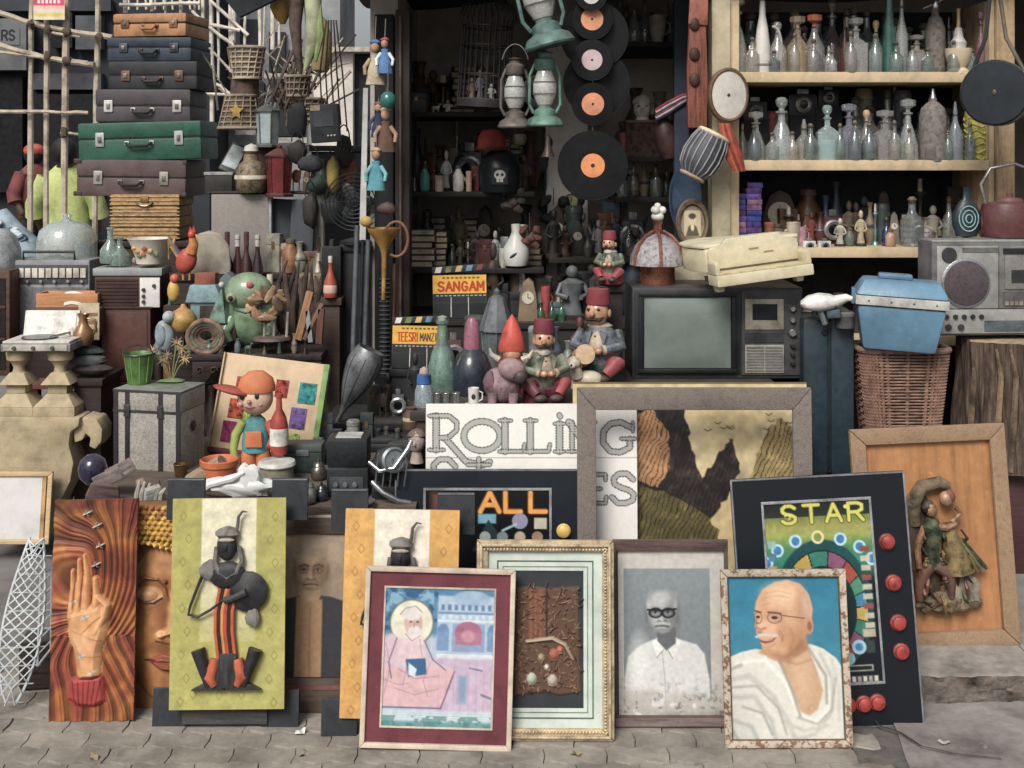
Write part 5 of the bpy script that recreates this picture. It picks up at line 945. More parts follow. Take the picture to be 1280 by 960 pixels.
# driftwood pieces and odd bits at front
for i, (x, y, w0, l0, rzz, ryy, c, lb) in enumerate([(150, 622, 17, 62, -40, -24, '8d8078', 'weathered grey wooden trough lying on other driftwood'), (128, 628, 12, 44, 20, 12, '6e5750', 'dark split driftwood block beside the weathered trough'), (176, 626, 15, 40, -60, 8, '9a7a6a', 'pinkish driftwood slab leaning by the patterned trunk'), (196, 630, 13, 30, 30, -10, 'a39f98', 'pale driftwood chip in front of the patterned trunk')]):
    T('driftwood', lb, 'driftwood', x, y, td(y), rz=rzz, ry=ryy, rx=18, group='driftwood pieces'); m = M(c, .9, kind='wood', var=.35, bump=.6)
    if i == 0:
        B().box(-l0 / 2, l0 / 2, 0, w0, 20, 25).done('floor', m, bev=1.5)
        for y0 in (-3, w0): B().box(-l0 / 2, l0 / 2, y0, y0 + 3, 20, 38).done('side', m, bev=1.4)
    else: B().taper((-l0 / 2, l0 / 2), (-l0 / 2 + 4, l0 / 2 - 7), 0, w0, 0, 22, 2).done('block', m, bev=3)
T('clay_shard', 'broken fluted plaster ornament beside the driftwood', 'ornament', 184, 630, td(630))
for i in range(6): B().tube([(-14 + i * 6, 0, 0), (-12 + i * 6, -2, 14), (-9 + i * 6.4, 0, 30 - i * 2)], [3, 3.4, 1.6], 7).done('flute', M('b0a996', .8))
LT('glass_ball', 'dark violet glass ball behind the driftwood', 'glass ball', 116, 606, td(606), [(0, 0), (9, 2), (16, 10), (18, 20), (15, 31), (8, 37), (0, 39)], M('3a3350', .12, var=.4, sc_=20, coat=.4), n=22)
LT('rolled_mat', 'short tan roll of bamboo matting near the orange pot', 'roll', 238, 604, td(604), [(0, 0), (11, 0), (11.5, 2), (11.5, 50), (11, 52), (0, 51)], M('9c8560', .8, kind='grain', var=.3), ry=58, rx=10)
LT('clay_pot', 'bright orange pot in front of the doll', 'pot', 274, 604, td(604), [(18, 0), (19, 1), (21.5, 22), (23.5, 23), (24, 30), (22.5, 31), (21, 29), (18, 4), (0, 3)], M('c8642a', .6, var=.15), n=26)
T('plastic_bag', 'crumpled white plastic bag on the table edge above the yellow green panel', 'bag', 290, 628, td(628))
bm_ = M('d9d9d6', .4, var=.05, bump=.5); B().ell((4, 14, 16), (48, 14, 14), 26, lump=.22, seed=2).done('bag', bm_); B().ell((20, 6, 30), (14, 8, 16), 18, lump=.25, seed=5).done('knot', bm_); B().tube([(-42, 6, 10), (-28, 2, 22), (0, 0, 30), (16, -1, 38)], [3, 5, 5, 2], 8).done('fold', bm_)
LT('round_tin', 'round grey tin with white lid in front of the doll', 'tin', 346, 602, td(602), [(21, 0), (21.5, 1), (21, 20), (0, 20)], M('9a9484', .45, .3), [('lid', [(23, 20.2), (24, 22), (22.5, 26), (14, 27.5), (0, 28)], M('c9cbc4', .4))], n=26)
# doll
T('wooden_doll', 'wooden doll in orange cap and dungarees holding a red bottle', 'doll', 320, 594, td(594)); oj = M('cf6f30', .55, var=.12); fl = M('dcb598', .5, var=.08); tl = M('3f8f94', .6); gn = M('8a9a3c', .6); rd = M('a83a2c', .5)
for s in (-1, 1):
    B().tube([(s * 9, 0, 0), (s * 10, 0, 20), (s * 7, 0, 36)], [10, 10.5, 9], 12).done('leg', oj); B().ell((s * 11, -6, 2), (9, 12, 5), 12).done('shoe', M('6a3a24', .5))
B().lathe([(0, 30), (17, 30), (18, 40), (16, 56), (12, 70), (6, 76), (0, 77)], 18, sy=.75).done('body', tl); B().prism([(-11, 38), (11, 38), (10, 58), (-10, 58)], -16, -11).done('bib', oj, bev=2)
hd = B().ell((0, -2, 98), (22, 19, 22), 24).done('head', fl)
B().lathe([(5, 70), (5, 82)], 10).done('neck', fl)
for s in (-1, 1): B().ell((s * 9 - 4, -19.5, 102), (3, 1.6, 4.4), 10).done('eye', M('33302c', .3), hd); B().ell((s * 12 - 4, -17, 92), (4, 2, 3.4), 10).done('cheek', M('d98f78', .5), hd)
B().ell((-4, -21.5, 96), (3.2, 3.6, 2.8), 10).done('nose', M('d0937c', .5), hd); B().tube([(-10, -18.6, 89), (-4, -20, 87.5), (3, -18.6, 89)], .8, 6).done('mouth', rd, hd)
B().lathe([(23, 106), (23.5, 112), (20, 122), (10, 130), (0, 132)], 22, (1, -1, 0), sy=.9).done('cap', oj, hd); B().ell((-26, -10, 108), (26, 15, 4.5), 18, rot=(0, 14, 0)).done('cap_brim', M('a83f2c', .55), hd)
for i in range(8): B().ell((22 * math.cos(i * .4 + 1) , 8, 96 + 5 * math.sin(i * 1.7)), (4, 5, 6), 8).done('hair_lock', M('7a4a28', .7), hd)
B().tube([(-15, -2, 68), (-24, -4, 52), (-26, -10, 36), (-24, -12, 26)], [6, 6, 5, 4.6], 10).done('arm', gn); B().ell((-24, -13, 22), (5, 5, 6), 10).done('hand', fl)
B().tube([(15, -2, 68), (24, -6, 50), (20, -14, 38), (24, -17, 40)], [6, 6, 5, 4.6], 10).done('arm', M('b04a34', .6)); B().ell((26, -18, 41), (5, 5, 5), 10).done('hand', fl)
B().lathe([(0, 30), (10, 31), (11, 40), (11, 66), (9, 76), (4, 86), (3.4, 100), (4.4, 101), (4.4, 105), (0, 105)], 16, (32, -16, 0)).done('bottle', rd); B().lathe([(11.4, 42), (11.6, 43), (11.6, 62), (11.4, 63)], 16, (32, -16, 0)).done('bottle_label', M('dedad0', .6))
# colourful compartment box behind the doll
w_, L = board('display_box', 'open display box with bright foil squares behind the doll', 'display box', 262, 388, 566, 447, td(566), 14, -7)
bm2 = M('c9ab82', .6, var=.1); B().box(-w_ / 2, w_ / 2, 0, 12, 0, L).done('tray', bm2, bev=1)
for x0, z0, w0, h0, c in [(-52, 8, 20, 26, 'a02c6a'), (-48, 38, 20, 24, 'c8502c'), (-30, 30, 10, 44, 'a0b43c'), (30, 34, 20, 26, '7a5aa0'), (36, 66, 22, 26, '2a9a98'), (26, 6, 20, 22, '9ab04a'), (-44, 70, 20, 20, 'b8442c'), (6, 70, 16, 22, 'b03a30')]:
    f_ = B().box(x0, x0 + w0, -1.2, -.1, z0, z0 + h0).done('foil_square', M(c, .22, .5, var=.5, sc_=60, bump=.8), bev=.4)
for a, b_, c, e, col in [(-w_ / 2 - 2, -w_ / 2 - .1, 0, L, 'c9ab82'), (w_ / 2 + .1, w_ / 2 + 7, 0, L, '7aa050'), (-w_ / 2 - 2, w_ / 2 + 2, -6, -.1, '6a2432')]: B().box(a, b_, -5, 12, c, e).done('side', M(col, .6), bev=.5)
# black boxes, camera gear, chrome parts
T('lunch_box', 'dark green metal cash box beside the round tin', 'box', 378, 592, td(592)); B().box(-24, 24, 0, 30, 0, 26).done('base', M('2c3a38', .5), bev=1.5); B().box(-24.5, 24.5, -.5, 30.5, 26.4, 36).done('lid', M('4a5450', .5), bev=3); B().box(-8, 8, -2, -.6, 22, 30).done('clasp', steel, bev=.5)
T('film_projector', 'black boxy projector with pale top label on the low table', 'projector', 434, 622, td(622)); B().box(-26, 26, 0, 42, 0, 36).done('base', M('25282c', .5), bev=2); B().box(-27, 25, 4, 44, 36.2, 72).done('upper_case', M('1e2226', .45), bev=4); B().box(-16, 16, 10, 38, 72.1, 73.4).done('label_plate', M('b9bab6', .5)); B().box(-22, 20, -1.4, -.1, 8, 26).done('control_panel', M('45484c', .4), bev=.5)
for x in (-14, -2, 10): 
    b = B(); b.xf((x, -1.5, 17), (90, 0, 0)); b.lathe([(3.4, 0), (3, 4), (0, 4.4)], 12); b.done('knob', steel)
for x, y, r_, c, lb in [(384, 630, 11, '9a9a94', 'small chrome pot with lid on the table edge'), (402, 626, 8, '5a5c60', 'small dark pewter pot beside the chrome pot'), (398, 600, 9, '7a746c', 'small grey enamel mug beside the black projector')]:
    LT('metal_pot', lb, 'pot', x, y, td(y), [(r_ * .7, 0), (r_, 3), (r_ * 1.1, r_), (r_ * .9, r_ * 1.8), (r_ * .7, r_ * 2)], M(c, .25, .7, var=.3), [('lid', [(r_ * .8, r_ * 2.05), (r_ * .6, r_ * 2.4), (r_ * .2, r_ * 2.5), (r_ * .2, r_ * 2.9), (0, r_ * 3)], M(c, .25, .7))], n=18)
T('motor_part', 'black bicycle lamp assembly with curved chrome pipes', 'machine part', 484, 626, td(626)); B().ell((0, 14, 40), (22, 20, 24), 18, lump=.08).done('housing', M('25282b', .4)); B().tube([(-22, -6, 50), (-8, -12, 40), (10, -12, 44), (26, -4, 66), (30, 2, 74)], 3, 10).done('pipe', chrome); B().tube([(-18, -8, 26), (-4, -14, 14), (14, -14, 4), (30, -10, 0)], 3.6, 10).done('pipe', chrome)
b = B(); b.xf((8, -4, 52), (76, 0, 20)); b.lathe([(14, 0), (16, 2), (16, 6), (13, 8), (12, 5), (0, 4)], 22); b.done('ring', steel); B().box(-20, 24, 4, 34, 0, 16).done('foot', M('2a2d30', .5), bev=3)
for i in range(5): B().tube([(-14 + i * 9, -8, 20), (-10 + i * 9, -10, 62 - i * 3)], 1.1, 6).done('rod', steel)
T('black_case', 'flat black leather case behind the projector', 'case', 470, 566, td(566)); B().box(-40, 44, 0, 40, 0, 10).done('case', M('1f2226', .5), bev=3); B().box(-20, 40, 4, 34, 10.1, 16).done('cover', M('2b2e33', .55), bev=2)
# horn
T('gramophone_horn', 'grey steel gramophone horn lying on the black chest', 'horn', 441, 486, 4.74, ry=25)
b = B(); b.xf((0, 0, -38)); b.lathe([(2.2, -2), (2.8, 4), (5, 14), (9.5, 26), (15, 40), (19.5, 56), (21.5, 70), (21, 82), (17.5, 92), (16, 92), (19.5, 82), (20, 70), (18, 56), (13.5, 40), (8, 26), (3.6, 14)], 24, sy=.8); b.done('bell', M('84878a', .35, .55, var=.3))
b = B(); b.xf((0, 0, -38)); b.lathe([(3, -12), (3, 3), (0, 3)], 12); b.done('neck', M('9a938a', .35, .7))
for i in range(8): B().tube([(r * math.cos(i * .785), .8 * r * math.sin(i * .785), z - 38) for r, z in [(5.2, 14), (9.8, 26), (15.3, 40), (19.8, 56), (21.8, 70), (21.3, 82)]], .5, 5).done('seam', M('5e6163', .4, .6))

def row0(items):
    for nm, label, cat, px, py, fn in items: T(nm, label, cat, px, py, td(py), rz=random.uniform(-25, 25)); fn()
row0([('alarm_clock', 'small round brass alarm clock beside the patterned trunk', 'clock', 232, 618, lambda: (B().ell((0, 0, 9), (9, 5, 9), 14).done('case', brass), B().ell((0, -4, 9), (7, 2, 7), 14).done('dial', white), B().tube([(-4, 0, 0), (-6, 0, -1)], 1, 6).done('foot', brass))),
 ('glass_inkwell', 'small square glass inkwell beside the orange pot', 'inkwell', 305, 612, lambda: (B().box(-8, 8, 0, 14, 0, 12).done('body', glass, bev=1), B().lathe([(4, 12.1), (4, 16), (0, 17)], 12, (0, 7, 0)).done('lid', brass))),
 ('tape_reel', 'grey metal tape reel lying before the projector', 'reel', 452, 634, lambda: (B().lathe([(17, 0), (17, 1.4), (0, 1.4)], 24).done('flange', steel), B().lathe([(8, 1.5), (8, 7), (0, 7)], 18).done('hub', M('3a2c26', .5)), B().lathe([(17, 7.1), (17, 8.4), (0, 8.4)], 24).done('flange', steel))),
 ('black_camera', 'black folding camera on the table behind the round tin', 'camera', 396, 578, lambda: (B().box(-16, 16, 0, 10, 0, 24).done('body', blackp, bev=1), B().lathe([(8, 0), (6, 6), (0, 6)], 14, (0, -2, 10)).done('bellows', M('2a2624', .7)), B().box(-6, 6, 1, 8, 24.1, 30).done('viewfinder', steel, bev=.5))),
 ('toolbox', 'small dark metal box behind the chrome pipes', 'box', 505, 590, lambda: (B().box(-22, 18, 0, 26, 0, 26).done('base', M('2f3436', .5), bev=1.5), B().box(-22.5, 18.5, -.5, 26.5, 26.2, 34).done('lid', M('3c4244', .5), bev=1.5))),
 ('cable_coil', 'coil of black cable beside the chrome pipes', 'cable', 464, 604, lambda: [B().tube([((16 - i) * math.cos(a * .314), (12 - i) * math.sin(a * .314), 3 + i * 3) for a in range(20)], 1.8, 7, closed=True).done('turn', M('202326', .5)) for i in range(4)]),
 ('brass_cup', 'dull brass cup between the trunk and rolled matting', 'cup', 226, 596, lambda: (B().lathe([(6, 0), (7, 1), (9, 16), (8, 16), (6, 3), (0, 2)], 16).done('body', brass), B().lathe([(9, 15.4), (9.8, 16.2), (9, 17)], 16).done('rim', brass))),
 ('wooden_bowl', 'dark wooden bowl beside the dark green cash box', 'bowl', 408, 594, lambda: (B().lathe([(7, 0), (8, 1), (13, 9), (12, 9.6), (6, 3), (0, 2)], 18).done('body', brownw), B().lathe([(13, 8.6), (13.8, 9.2), (13, 10)], 18).done('rim', dkwood)))])

for i, (x, y, c, lb) in enumerate([(375, 917, 'd8d6d0', 'crumpled white paper scrap on the paving before the easel'), (378, 944, 'b0a898', 'flat tan paper scrap on the paving near the picture bottom'), (118, 948, '8a7a5c', 'curled brown dry leaf on the paving below the hand relief'), (720, 944, '9a8a64', 'curled tan dry leaf on the paving below the gold frame'), (1180, 930, 'b5aea2', 'small torn paper scrap on the concrete before the kerb')]):
    b = U(); b.grid(lambda u, v: (12 * (u - .5), 10 * (v - .5), 1.2 + 2.4 * math.sin(u * 5 + i) * math.sin(v * 4 + i * 2) + 2 * u * v), 8, 8); b.solo('litter_scrap', lb, 'litter', M(c, .85), x, y - 1, gd(y), rz=i * 50)
# ================================================================= UPPER HEAP: slabs, lanterns, baskets, ornaments
d_ = 5.6; zs = 340
for i, (x0, x1, y0, c, lb, ry_) in enumerate([(264, 336, 243, '8c857d', 'pale speckled granite slab standing below the lanterns', 0), (334, 363, 249, '3a4048', 'narrow dark slate slab leaning beside the granite slab', 3), (360, 389, 250, '4a4f58', 'second dark slate slab, further from the granite slab', 3), (386, 405, 240, 'a5a29a', 'thin whitish marble strip standing at the end of slabs', -1)]):
    T('stone_slab', lb, 'slab', (x0 + x1) / 2, zs, d_ + .05 * (i % 2), ry=ry_, group='upright stone slabs'); h = zs - y0
    B().box(-(x1 - x0) / 2, (x1 - x0) / 2, 0, 12, 0, h).done('slab', M(c, .7, var=.2, sc_=30, bump=.3, kind='speckle', col2='6b655f' if i in (0, 3) else '2a2e35'), bev=1)
    if i == 0: B().box((x1 - x0) / 2 + .1, (x1 - x0) / 2 + 3, 0, 12, 0, h - 1).done('edge_band', M('9aa5a8', .5))
# shelf over slabs
zl = 241; stand('plank_shelf', 'thin dark plank laid over the slabs under the red lantern', 'plank', 258, 408, 5.62, 5.82, Z(243, 5.6), Z(240, 5.6), dkwood, top=.008)
def lantern(label, px, py, d, w0, h, frame, pane, n=6, ry=0, group=None, cap=.22):
    T('lantern', label, 'lantern', px, py, d, ry=ry, group=group); fm = M(frame, .5, .2, var=.3)
    r = w0 / 2; B().lathe([(r * 1.05, 0), (r * 1.05, h * .05), (r * .8, h * .08), (0, h * .08)], n).done('base', fm, smooth=20)
    B().lathe([(r * .78, h * .085), (r * .92, h * (.98 - cap) - .3), (r * .88, h * (.98 - cap) - .3), (r * .74, h * .09)], n).done('glass_panes', pane, smooth=20)
    for i in range(n):
        a = 2 * math.pi * i / n; B().tube([(r * .8 * math.cos(a), r * .8 * math.sin(a), h * .08), (r * .95 * math.cos(a), r * .95 * math.sin(a), h * (.98 - cap))], w0 * .025, 6).done('glazing_bar', fm)
    B().lathe([(r * 1.1, h * (.98 - cap)), (r * 1.1, h * (1.01 - cap)), (r * .5, h * .88), (r * .2, h * .92), (r * .22, h * .96), (0, h)], n).done('roof', fm, smooth=20)
lantern('deep red glass lantern with grey base', 349, 246, 5.58, 34, 66, '5d2a28', M('7a2226', .25, var=.2, coat=.3)); 
lantern('pale blue glass street lantern above the red one', 334, 184, 5.7, 32, 58, '5f625e', M('9aabac', .2, var=.15))
U().box(-14, 14, 0, 20, 0, 56).solo('wooden_pedestal', 'dark wooden pedestal behind the red lantern', 'pedestal', dkwood, 334, 240, 5.72, bev=1)
T('metal_pot', 'patterned brass pot with pale band left of the red lantern', 'pot', 314, 241, 5.6); b = B().lathe([(14, 0), (18, 4), (20, 20), (17, 34), (10, 40), (9, 48), (12, 52), (0, 52)], 22); b.done('body', M('8a7a5c', .5, .3, var=.5, sc_=40, bump=.6)); B().lathe([(20.4, 17), (20.8, 19), (20.4, 22)], 22).done('band', M('cfc5b0', .5)); B().lathe([(9, 52.2), (8, 58), (0, 62)], 18).done('lid', M('c9c4b8', .4))
T('keyboard', 'pale toy keyboard leaning on the suitcase tower', 'keyboard', 283, 214, 5.82, rx=-30, ry=22); B().box(-11, 11, 0, 6, 0, 42).done('case', M('24282c', .5), bev=1); B().box(-9, 9, -1, -.1, 6, 38).done('key_bed', M('a9b4b4', .4))
T('black_box', 'dark box with white rim behind the brass pot', 'box', 272, 243, 5.75); B().box(-16, 18, 0, 30, 0, 24).done('body', M('35302e', .6), bev=1); B().box(-17, 19, -1, 31, 24.1, 28).done('rim', M('9a9c9a', .5), bev=.6)
def basket(label, px, py, d, r0, r1, h, c1, c2, n=26, lvl=7, name='cane_lampshade', ry=0):
    T(name, label, 'lamp shade', px, py, d, ry=ry); m = M(c1, .8, var=.35, sc_=40, bump=.6)
    B().lathe([(r0, 0), (r1, h), (r1 - 1.5, h), (r0 - 1.5, 0)], n).done('shell', m)
    for j in range(lvl): 
        t = j / (lvl - 1); r = r0 + (r1 - r0) * t + .8; B().tube([(r * math.cos(a * .3142), r * math.sin(a * .3142), h * t) for a in range(20)], 1.1 if j % (lvl - 1) else 2, 6, closed=True).done('hoop', M(c2, .75, var=.3))
    for j in range(14): a = j * .4488; B().tube([((r0 + 1) * math.cos(a), (r0 + 1) * math.sin(a), 0), ((r1 + 1) * math.cos(a + .2), (r1 + 1) * math.sin(a + .2), h)], .9, 5).done('stake', M(c2, .75, var=.3))
basket('woven cane lamp shade, upper of two above the lanterns', 309, 98, 5.8, 16, 21, 38, '8f7d66', 'b5a58b')
basket('wide rust coloured lamp shade with gold star, below the cane one', 301, 160, 5.75, 27, 18, 40, '6b5347', '9a8a72')
B().prism([(10 * math.cos(R(a)) * (1 if i % 2 == 0 else .45), 20 + 12 * math.sin(R(a)) * (1 if i % 2 == 0 else .45)) for i, a in enumerate(range(90, -270, -36))], -27, -24).done('gold_star', M('b58e3a', .4, .4))
LT('fabric_drum', 'brown fabric drum between the two lamp shades', 'drum', 306, 122, 5.82, [(17, 0), (18, 1), (17, 24), (0, 24)], M('5c463e', .8, var=.4, sc_=30))
T('folding_rack', 'dark slatted folding rack leaning behind the lamp shades', 'rack', 356, 136, 5.86, ry=24)
for i in range(5): B().box(-22 + i * 10, -19 + i * 10, 0, 4, 0, 72).done('slat', M('5a4a42', .7, kind='grain', var=.3), bev=.4)
for i in range(6): B().box(-22, 22, 4.1, 7, 6 + i * 12, 9 + i * 12).done('cross_slat', M('6b594e', .7, kind='wood', var=.3), bev=.4)
T('cane_bundle', 'bundle of thin dark canes fanned beside the folding rack', 'canes', 350, 140, 5.9)
for i in range(12): B().tube([(0 + i, i % 3 * 2, 0), (-18 + i * 5.6, i % 4, 52 + 14 * math.sin(i * 1.3))], 1.2, 6).done('cane', M(('8a7a68', '5c4d42', 'a5957f')[i % 3], .7))
# hanging textiles
def hang(name, label, cat, px, d, pts, mat, n=12, extra=None):
    T(name, label, cat, px, 195, d); o = B().tube([(x, y, 195 - z) for x, z, y, r in pts], [r for x, z, y, r in pts], n).done('body', mat)
    B().tube([(pts[0][0], 0, 195 - pts[0][1]), (pts[0][0] + 1, 0, 300)], .5, 5).done('cord', M('7d7468', .8)); return o
hang('cloth_bag', 'yellow cloth bag hanging under the awning', 'bag', 351, 5.1, [(0, -30, 0, 4), (0, -10, 0, 10), (-2, 8, 0, 12), (2, 20, 0, 10), (3, 30, 0, 3)], M('b08a34', .8, var=.3))
hang('cloth_bag', 'long brown knotted cloth hanging beside the yellow bag', 'cloth', 369, 5.05, [(0, -40, 0, 8), (2, 0, 0, 10), (0, 30, 0, 8), (2, 56, 0, 6), (5, 84, 0, 5), (7, 92, 0, 1)], M('5d4c44', .8, var=.4))
o = hang('toy_parrot', 'pale green stuffed parrot hanging head up beside the brown cloth', 'toy bird', 391, 5.0, [(0, -40, 0, 9), (0, -10, 0, 11), (1, 20, 0, 10), (0, 50, 0, 9), (-4, 70, 0, 6), (-10, 88, 0, 2)], M('a5aa80', .8, var=.25))
B().tube([(8, -2, 190), (10, -4, 150), (4, -4, 118)], [3, 6, 2], 8).done('wing', M('8a9a58', .8)); B().ell((0, -8, 208), 3, 8).done('eye', M('2a2a26', .4))
hang('paper_lantern', 'tan fabric lantern hanging behind the toy parrot', 'lantern', 400, 5.5, [(0, 20, 0, 3), (0, 28, 0, 10), (2, 50, 0, 13), (2, 72, 0, 13), (0, 88, 0, 10), (0, 91, 0, 4)], M('a08a5a', .7, var=.3))
T('leather_strap', 'bundle of thin dark straps hanging above the black radio', 'straps', 412, 130, 5.35)
for i in range(5): B().tube([(-4 + i * 3, 0, 105), (-12 + i * 7, 0, 40), (-10 + i * 8, 0, -2 - i * 8)], 1, 6).done('strap', M('3c302b', .6))
T('portable_radio', 'black portable radio with buttons slung below the straps', 'radio', 407, 178, 5.3, ry=-4); B().box(-18, 18, 0, 16, 0, 48).done('case', M('2b2e33', .5), bev=2); B().box(-12, 12, -1, -.1, 20, 40).done('speaker_grille', M('3d4046', .5, var=.2, sc_=80)); B().box(-16, -4, -1, -.1, 40.5, 47).done('label_plate', M('b0a268', .5))
for i in range(3): B().ell((4 + i * 4, -.6, 8), 1.4, 8).done('button', M('b9b5ac', .4))
for i, (x, z, rx_, rz_, c, lb) in enumerate([(388, 205, 16, 12, '2a2c30', 'black rounded leather bag under the portable radio'), (416, 218, 9, 22, '8a7a2c', 'olive yellow cloth pouch below the portable radio'), (372, 190, 12, 16, '33302e', 'dark cloth bundle beside the red lantern'), (437, 214, 10, 18, '6b3a22', 'rust cloth pouch beside the wire fan'), (398, 232, 15, 12, '2c4440', 'dark green leather pouch behind the slabs')]):
    T('pouch', lb, 'pouch', x, z, 5.4 + .04 * i); B().ell((0, 0, 0), (rx_, 8, rz_), 16, lump=.12, seed=i).done('body', M(c, .7, var=.3)); B().tube(arc(0, rz_ * .8, rx_ * .6, 14, 0, 180, 8, -2), .8, 6).done('strap', M('2a2522', .6))
# wire fan
T('table_fan', 'black wire caged fan beside the pale street pole', 'fan', 443, 300, 5.2); fm = M('25282c', .4, .3)
for i in range(7): r = 6 + i * 5; B().tube([(r * math.cos(a * .2618), -3 + i * .3, 48 + r * math.sin(a * .2618)) for a in range(24)], .7, 5, closed=True).done('guard_ring', fm)
for i in range(12): a = i * .5236; B().tube([(0, -5, 48), (37 * math.cos(a), -1, 48 + 37 * math.sin(a))], .5, 5).done('guard_spoke', fm)
for i in range(3): B().ell((13 * math.cos(i * 2.094), 4, 48 + 13 * math.sin(i * 2.094)), (13, 1.5, 8), 12, rot=(0, -i * 120, 0)).done('blade', M('3a3f45', .4))
b = B(); b.xf((0, 6, 48), (-90, 0, 0)); b.lathe([(0, -8), (10, -6), (12, 0), (11, 16), (0, 20)], 16); b.done('motor', M('2c2f33', .4)); B().tube([(0, 14, 40), (0, 14, 2)], 3, 8).done('stem', fm); B().lathe([(20, -6), (20, -2), (6, 2), (0, 2)], 20, (0, 14, 0)).done('base', fm)
stand('black_pedestal', 'tall black pedestal under the wire fan', 'pedestal', 424, 464, 5.2, 5.42, 0, Z(306, 5.2), M('1d1f22', .6))
# street pole strip, sticks, rifles
T('white_batten', 'white painted wooden batten propped behind the puppet strings', 'batten', 452, 300, 5.08); B().prism([(-3, 0), (5, 0), (8, 190), (2, 190)], 0, 4).done('batten', M('b9b8b4', .7, var=.15))
for i, (x0, x1, y0, y1, r, c, lb) in enumerate([(441, 446, 282, 450, 3.4, '6a6e74', 'grey steel tube leaning at the shop post, nearest the carved table'), (455, 460, 300, 462, 3.2, '5f656b', 'second grey steel tube leaning at the shop post'), (450, 453, 300, 430, 2.2, '2d3034', 'thin black rod between the grey steel tubes'), (491, 493, 330, 455, 3, '54392c', 'brown walking stick by the shop post')]):
    T('metal_rod', lb, 'rod', x0, y1, 4.98); B().tube([(0, 0, 0), (x1 - x0, 4, (y1 - y0))], r, 10).done('rod', M(c, .4, .4, var=.2)); B().tube([(0, 0, -3), (0, 0, 0)], r * 1.2, 10).done('tip', M('1f2124', .5))
T('corrugated_hose', 'black ribbed hose hanging below the yellow horn', 'hose', 481, 470, 4.97); B().tube([(0, 0, 0), (0, 0, 125)], 6, 12).done('core', M('1f2428', .5))
for i in range(22): B().lathe([(6, 0), (7.6, 1.5), (6, 3)], 12, (0, 0, 2 + i * 5.6)).done('rib', M('262b30', .45))
T('brass_horn', 'yellow painted horn with coiled ring hanging on the shop post', 'horn', 480, 345, 4.95, ry=0); ym = M('b5862c', .35, .25, var=.3, sc_=20)
B().lathe([(3, 0), (3.5, 28), (6, 36), (14, 48), (20, 56), (21, 60), (19, 60), (12, 50), (0, 44)], 22).done('bell', ym); B().tube([(15 + 15 * math.cos(a * .35), 2, 46 + 22 * math.sin(a * .35)) for a in range(-6, 9)], 2, 8).done('coil', M('7a4f2c', .5)); B().tube([(0, 0, 2), (-1, 0, -30)], 2.6, 8).done('mouth_pipe', ym); B().ell((-22, 0, 68), (8, 6, 7), 12).done('tassel', M('a88a2a', .7)); B().ell((4, -3, 84), (12, 7, 9), 14, lump=.15).done('binding', M('4a342c', .6))
# puppets on post
def puppet(label, px, py, d, cols, s=1.):
    T('puppet', label, 'puppet', px, py, d); m = [M(c, .75, var=.25) for c in cols]
    B().lathe([(12 * s, 0), (10 * s, 16 * s), (5 * s, 34 * s), (6 * s, 38 * s), (0, 40 * s)], 14, sy=.6).done('robe', m[0]); hd = B().ell((0, -1, 47 * s), (6 * s, 5.5 * s, 7.5 * s), 12).done('head', M('b98a64', .6)); B().ell((0, 0, 53 * s), (7 * s, 6 * s, 4 * s), 12, lump=.15).done('turban', m[1], hd)
    for k in (-1, 1): B().tube([(k * 6 * s, 0, 32 * s), (k * 13 * s, -2, 22 * s), (k * 12 * s, -5, 12 * s)], [3 * s, 2.6 * s, 2 * s], 8).done('arm', m[2])
    B().tube([(0, 0, 56 * s), (1, 1, 86 * s)], .5, 5).done('string', M('8a8072', .8))
    return m
m = puppet('cream and blue cloth puppet highest on the shop post', 469, 106, 4.95, ('b8a88a', '3f6fa8', 'a88a5c'))
puppet('blue and white striped puppet beside the cream one', 481, 92, 4.92, ('4a78b0', 'a83a48', 'c9d2da'), .8)
puppet('turquoise winged puppet hanging lowest on the shop post', 470, 238, 4.93, ('4a98a8', 'b59a7a', '6fb0b4'), .95)
puppet('brown and tan puppet hanging between turquoise puppet and green ball', 482, 190, 4.96, ('6b4a38', 'c0a484', 'a88464'))
puppet('dark blue puppet half behind the brown one', 473, 172, 4.99, ('2c3a58', '7a5a4a', '33405a'), .8)
LT('green_ball', 'dark green glass ball hanging on a string at the shop post', 'ball', 485, 136, 4.9, [(0, 0), (6, 1.5), (9.5, 6), (10.5, 11), (9, 17), (5, 21), (0, 22)], M('1c7066', .2, var=.15, coat=.4), [('string', [(.5, 22), (.5, 60)], M('8a8072', .8))], n=20)
# ---- ornaments on the carved table
zc = 443
T('ceramic_rooster', 'red and orange ceramic rooster above the blue ceramic roof', 'figurine', 233, 350, 5.3); B().ell((0, 0, 24), (13, 9, 17), 16, rot=(0, 20, 0)).done('body', M('b0412c', .4, var=.3)); B().tube([(6, -2, 34), (10, -3, 46), (8, -4, 54)], [8, 6, 4], 10).done('neck', M('c9762c', .4)); B().ell((8, -5, 57), (5, 5, 5.5), 10).done('head', M('c43a2c', .4)); B().prism([(4, 60), (13, 60), (11, 68), (8, 63), (6, 67)], -6, -3).done('comb', M('b8302a', .4)); B().prism([(13, 55), (20, 54), (13, 58)], -6.5, -4.5).done('beak', M('d8a040', .4))
for i in range(5): B().tube([(-9, 0, 30), (-18 - i, 0, 42 + i * 3), (-14 - i * 2, 0, 54 - i * 7)], [4, 3.4, 1], 8).done('tail_feather', M(('d08a30', '4a7a4c', 'b84a2c', '3f6f80', 'c9a040')[i], .45))
for s in (-1, 1): B().tube([(s * 4, 0, 10), (s * 4, 0, 0)], 1.6, 6).done('leg', M('c08a3a', .5))
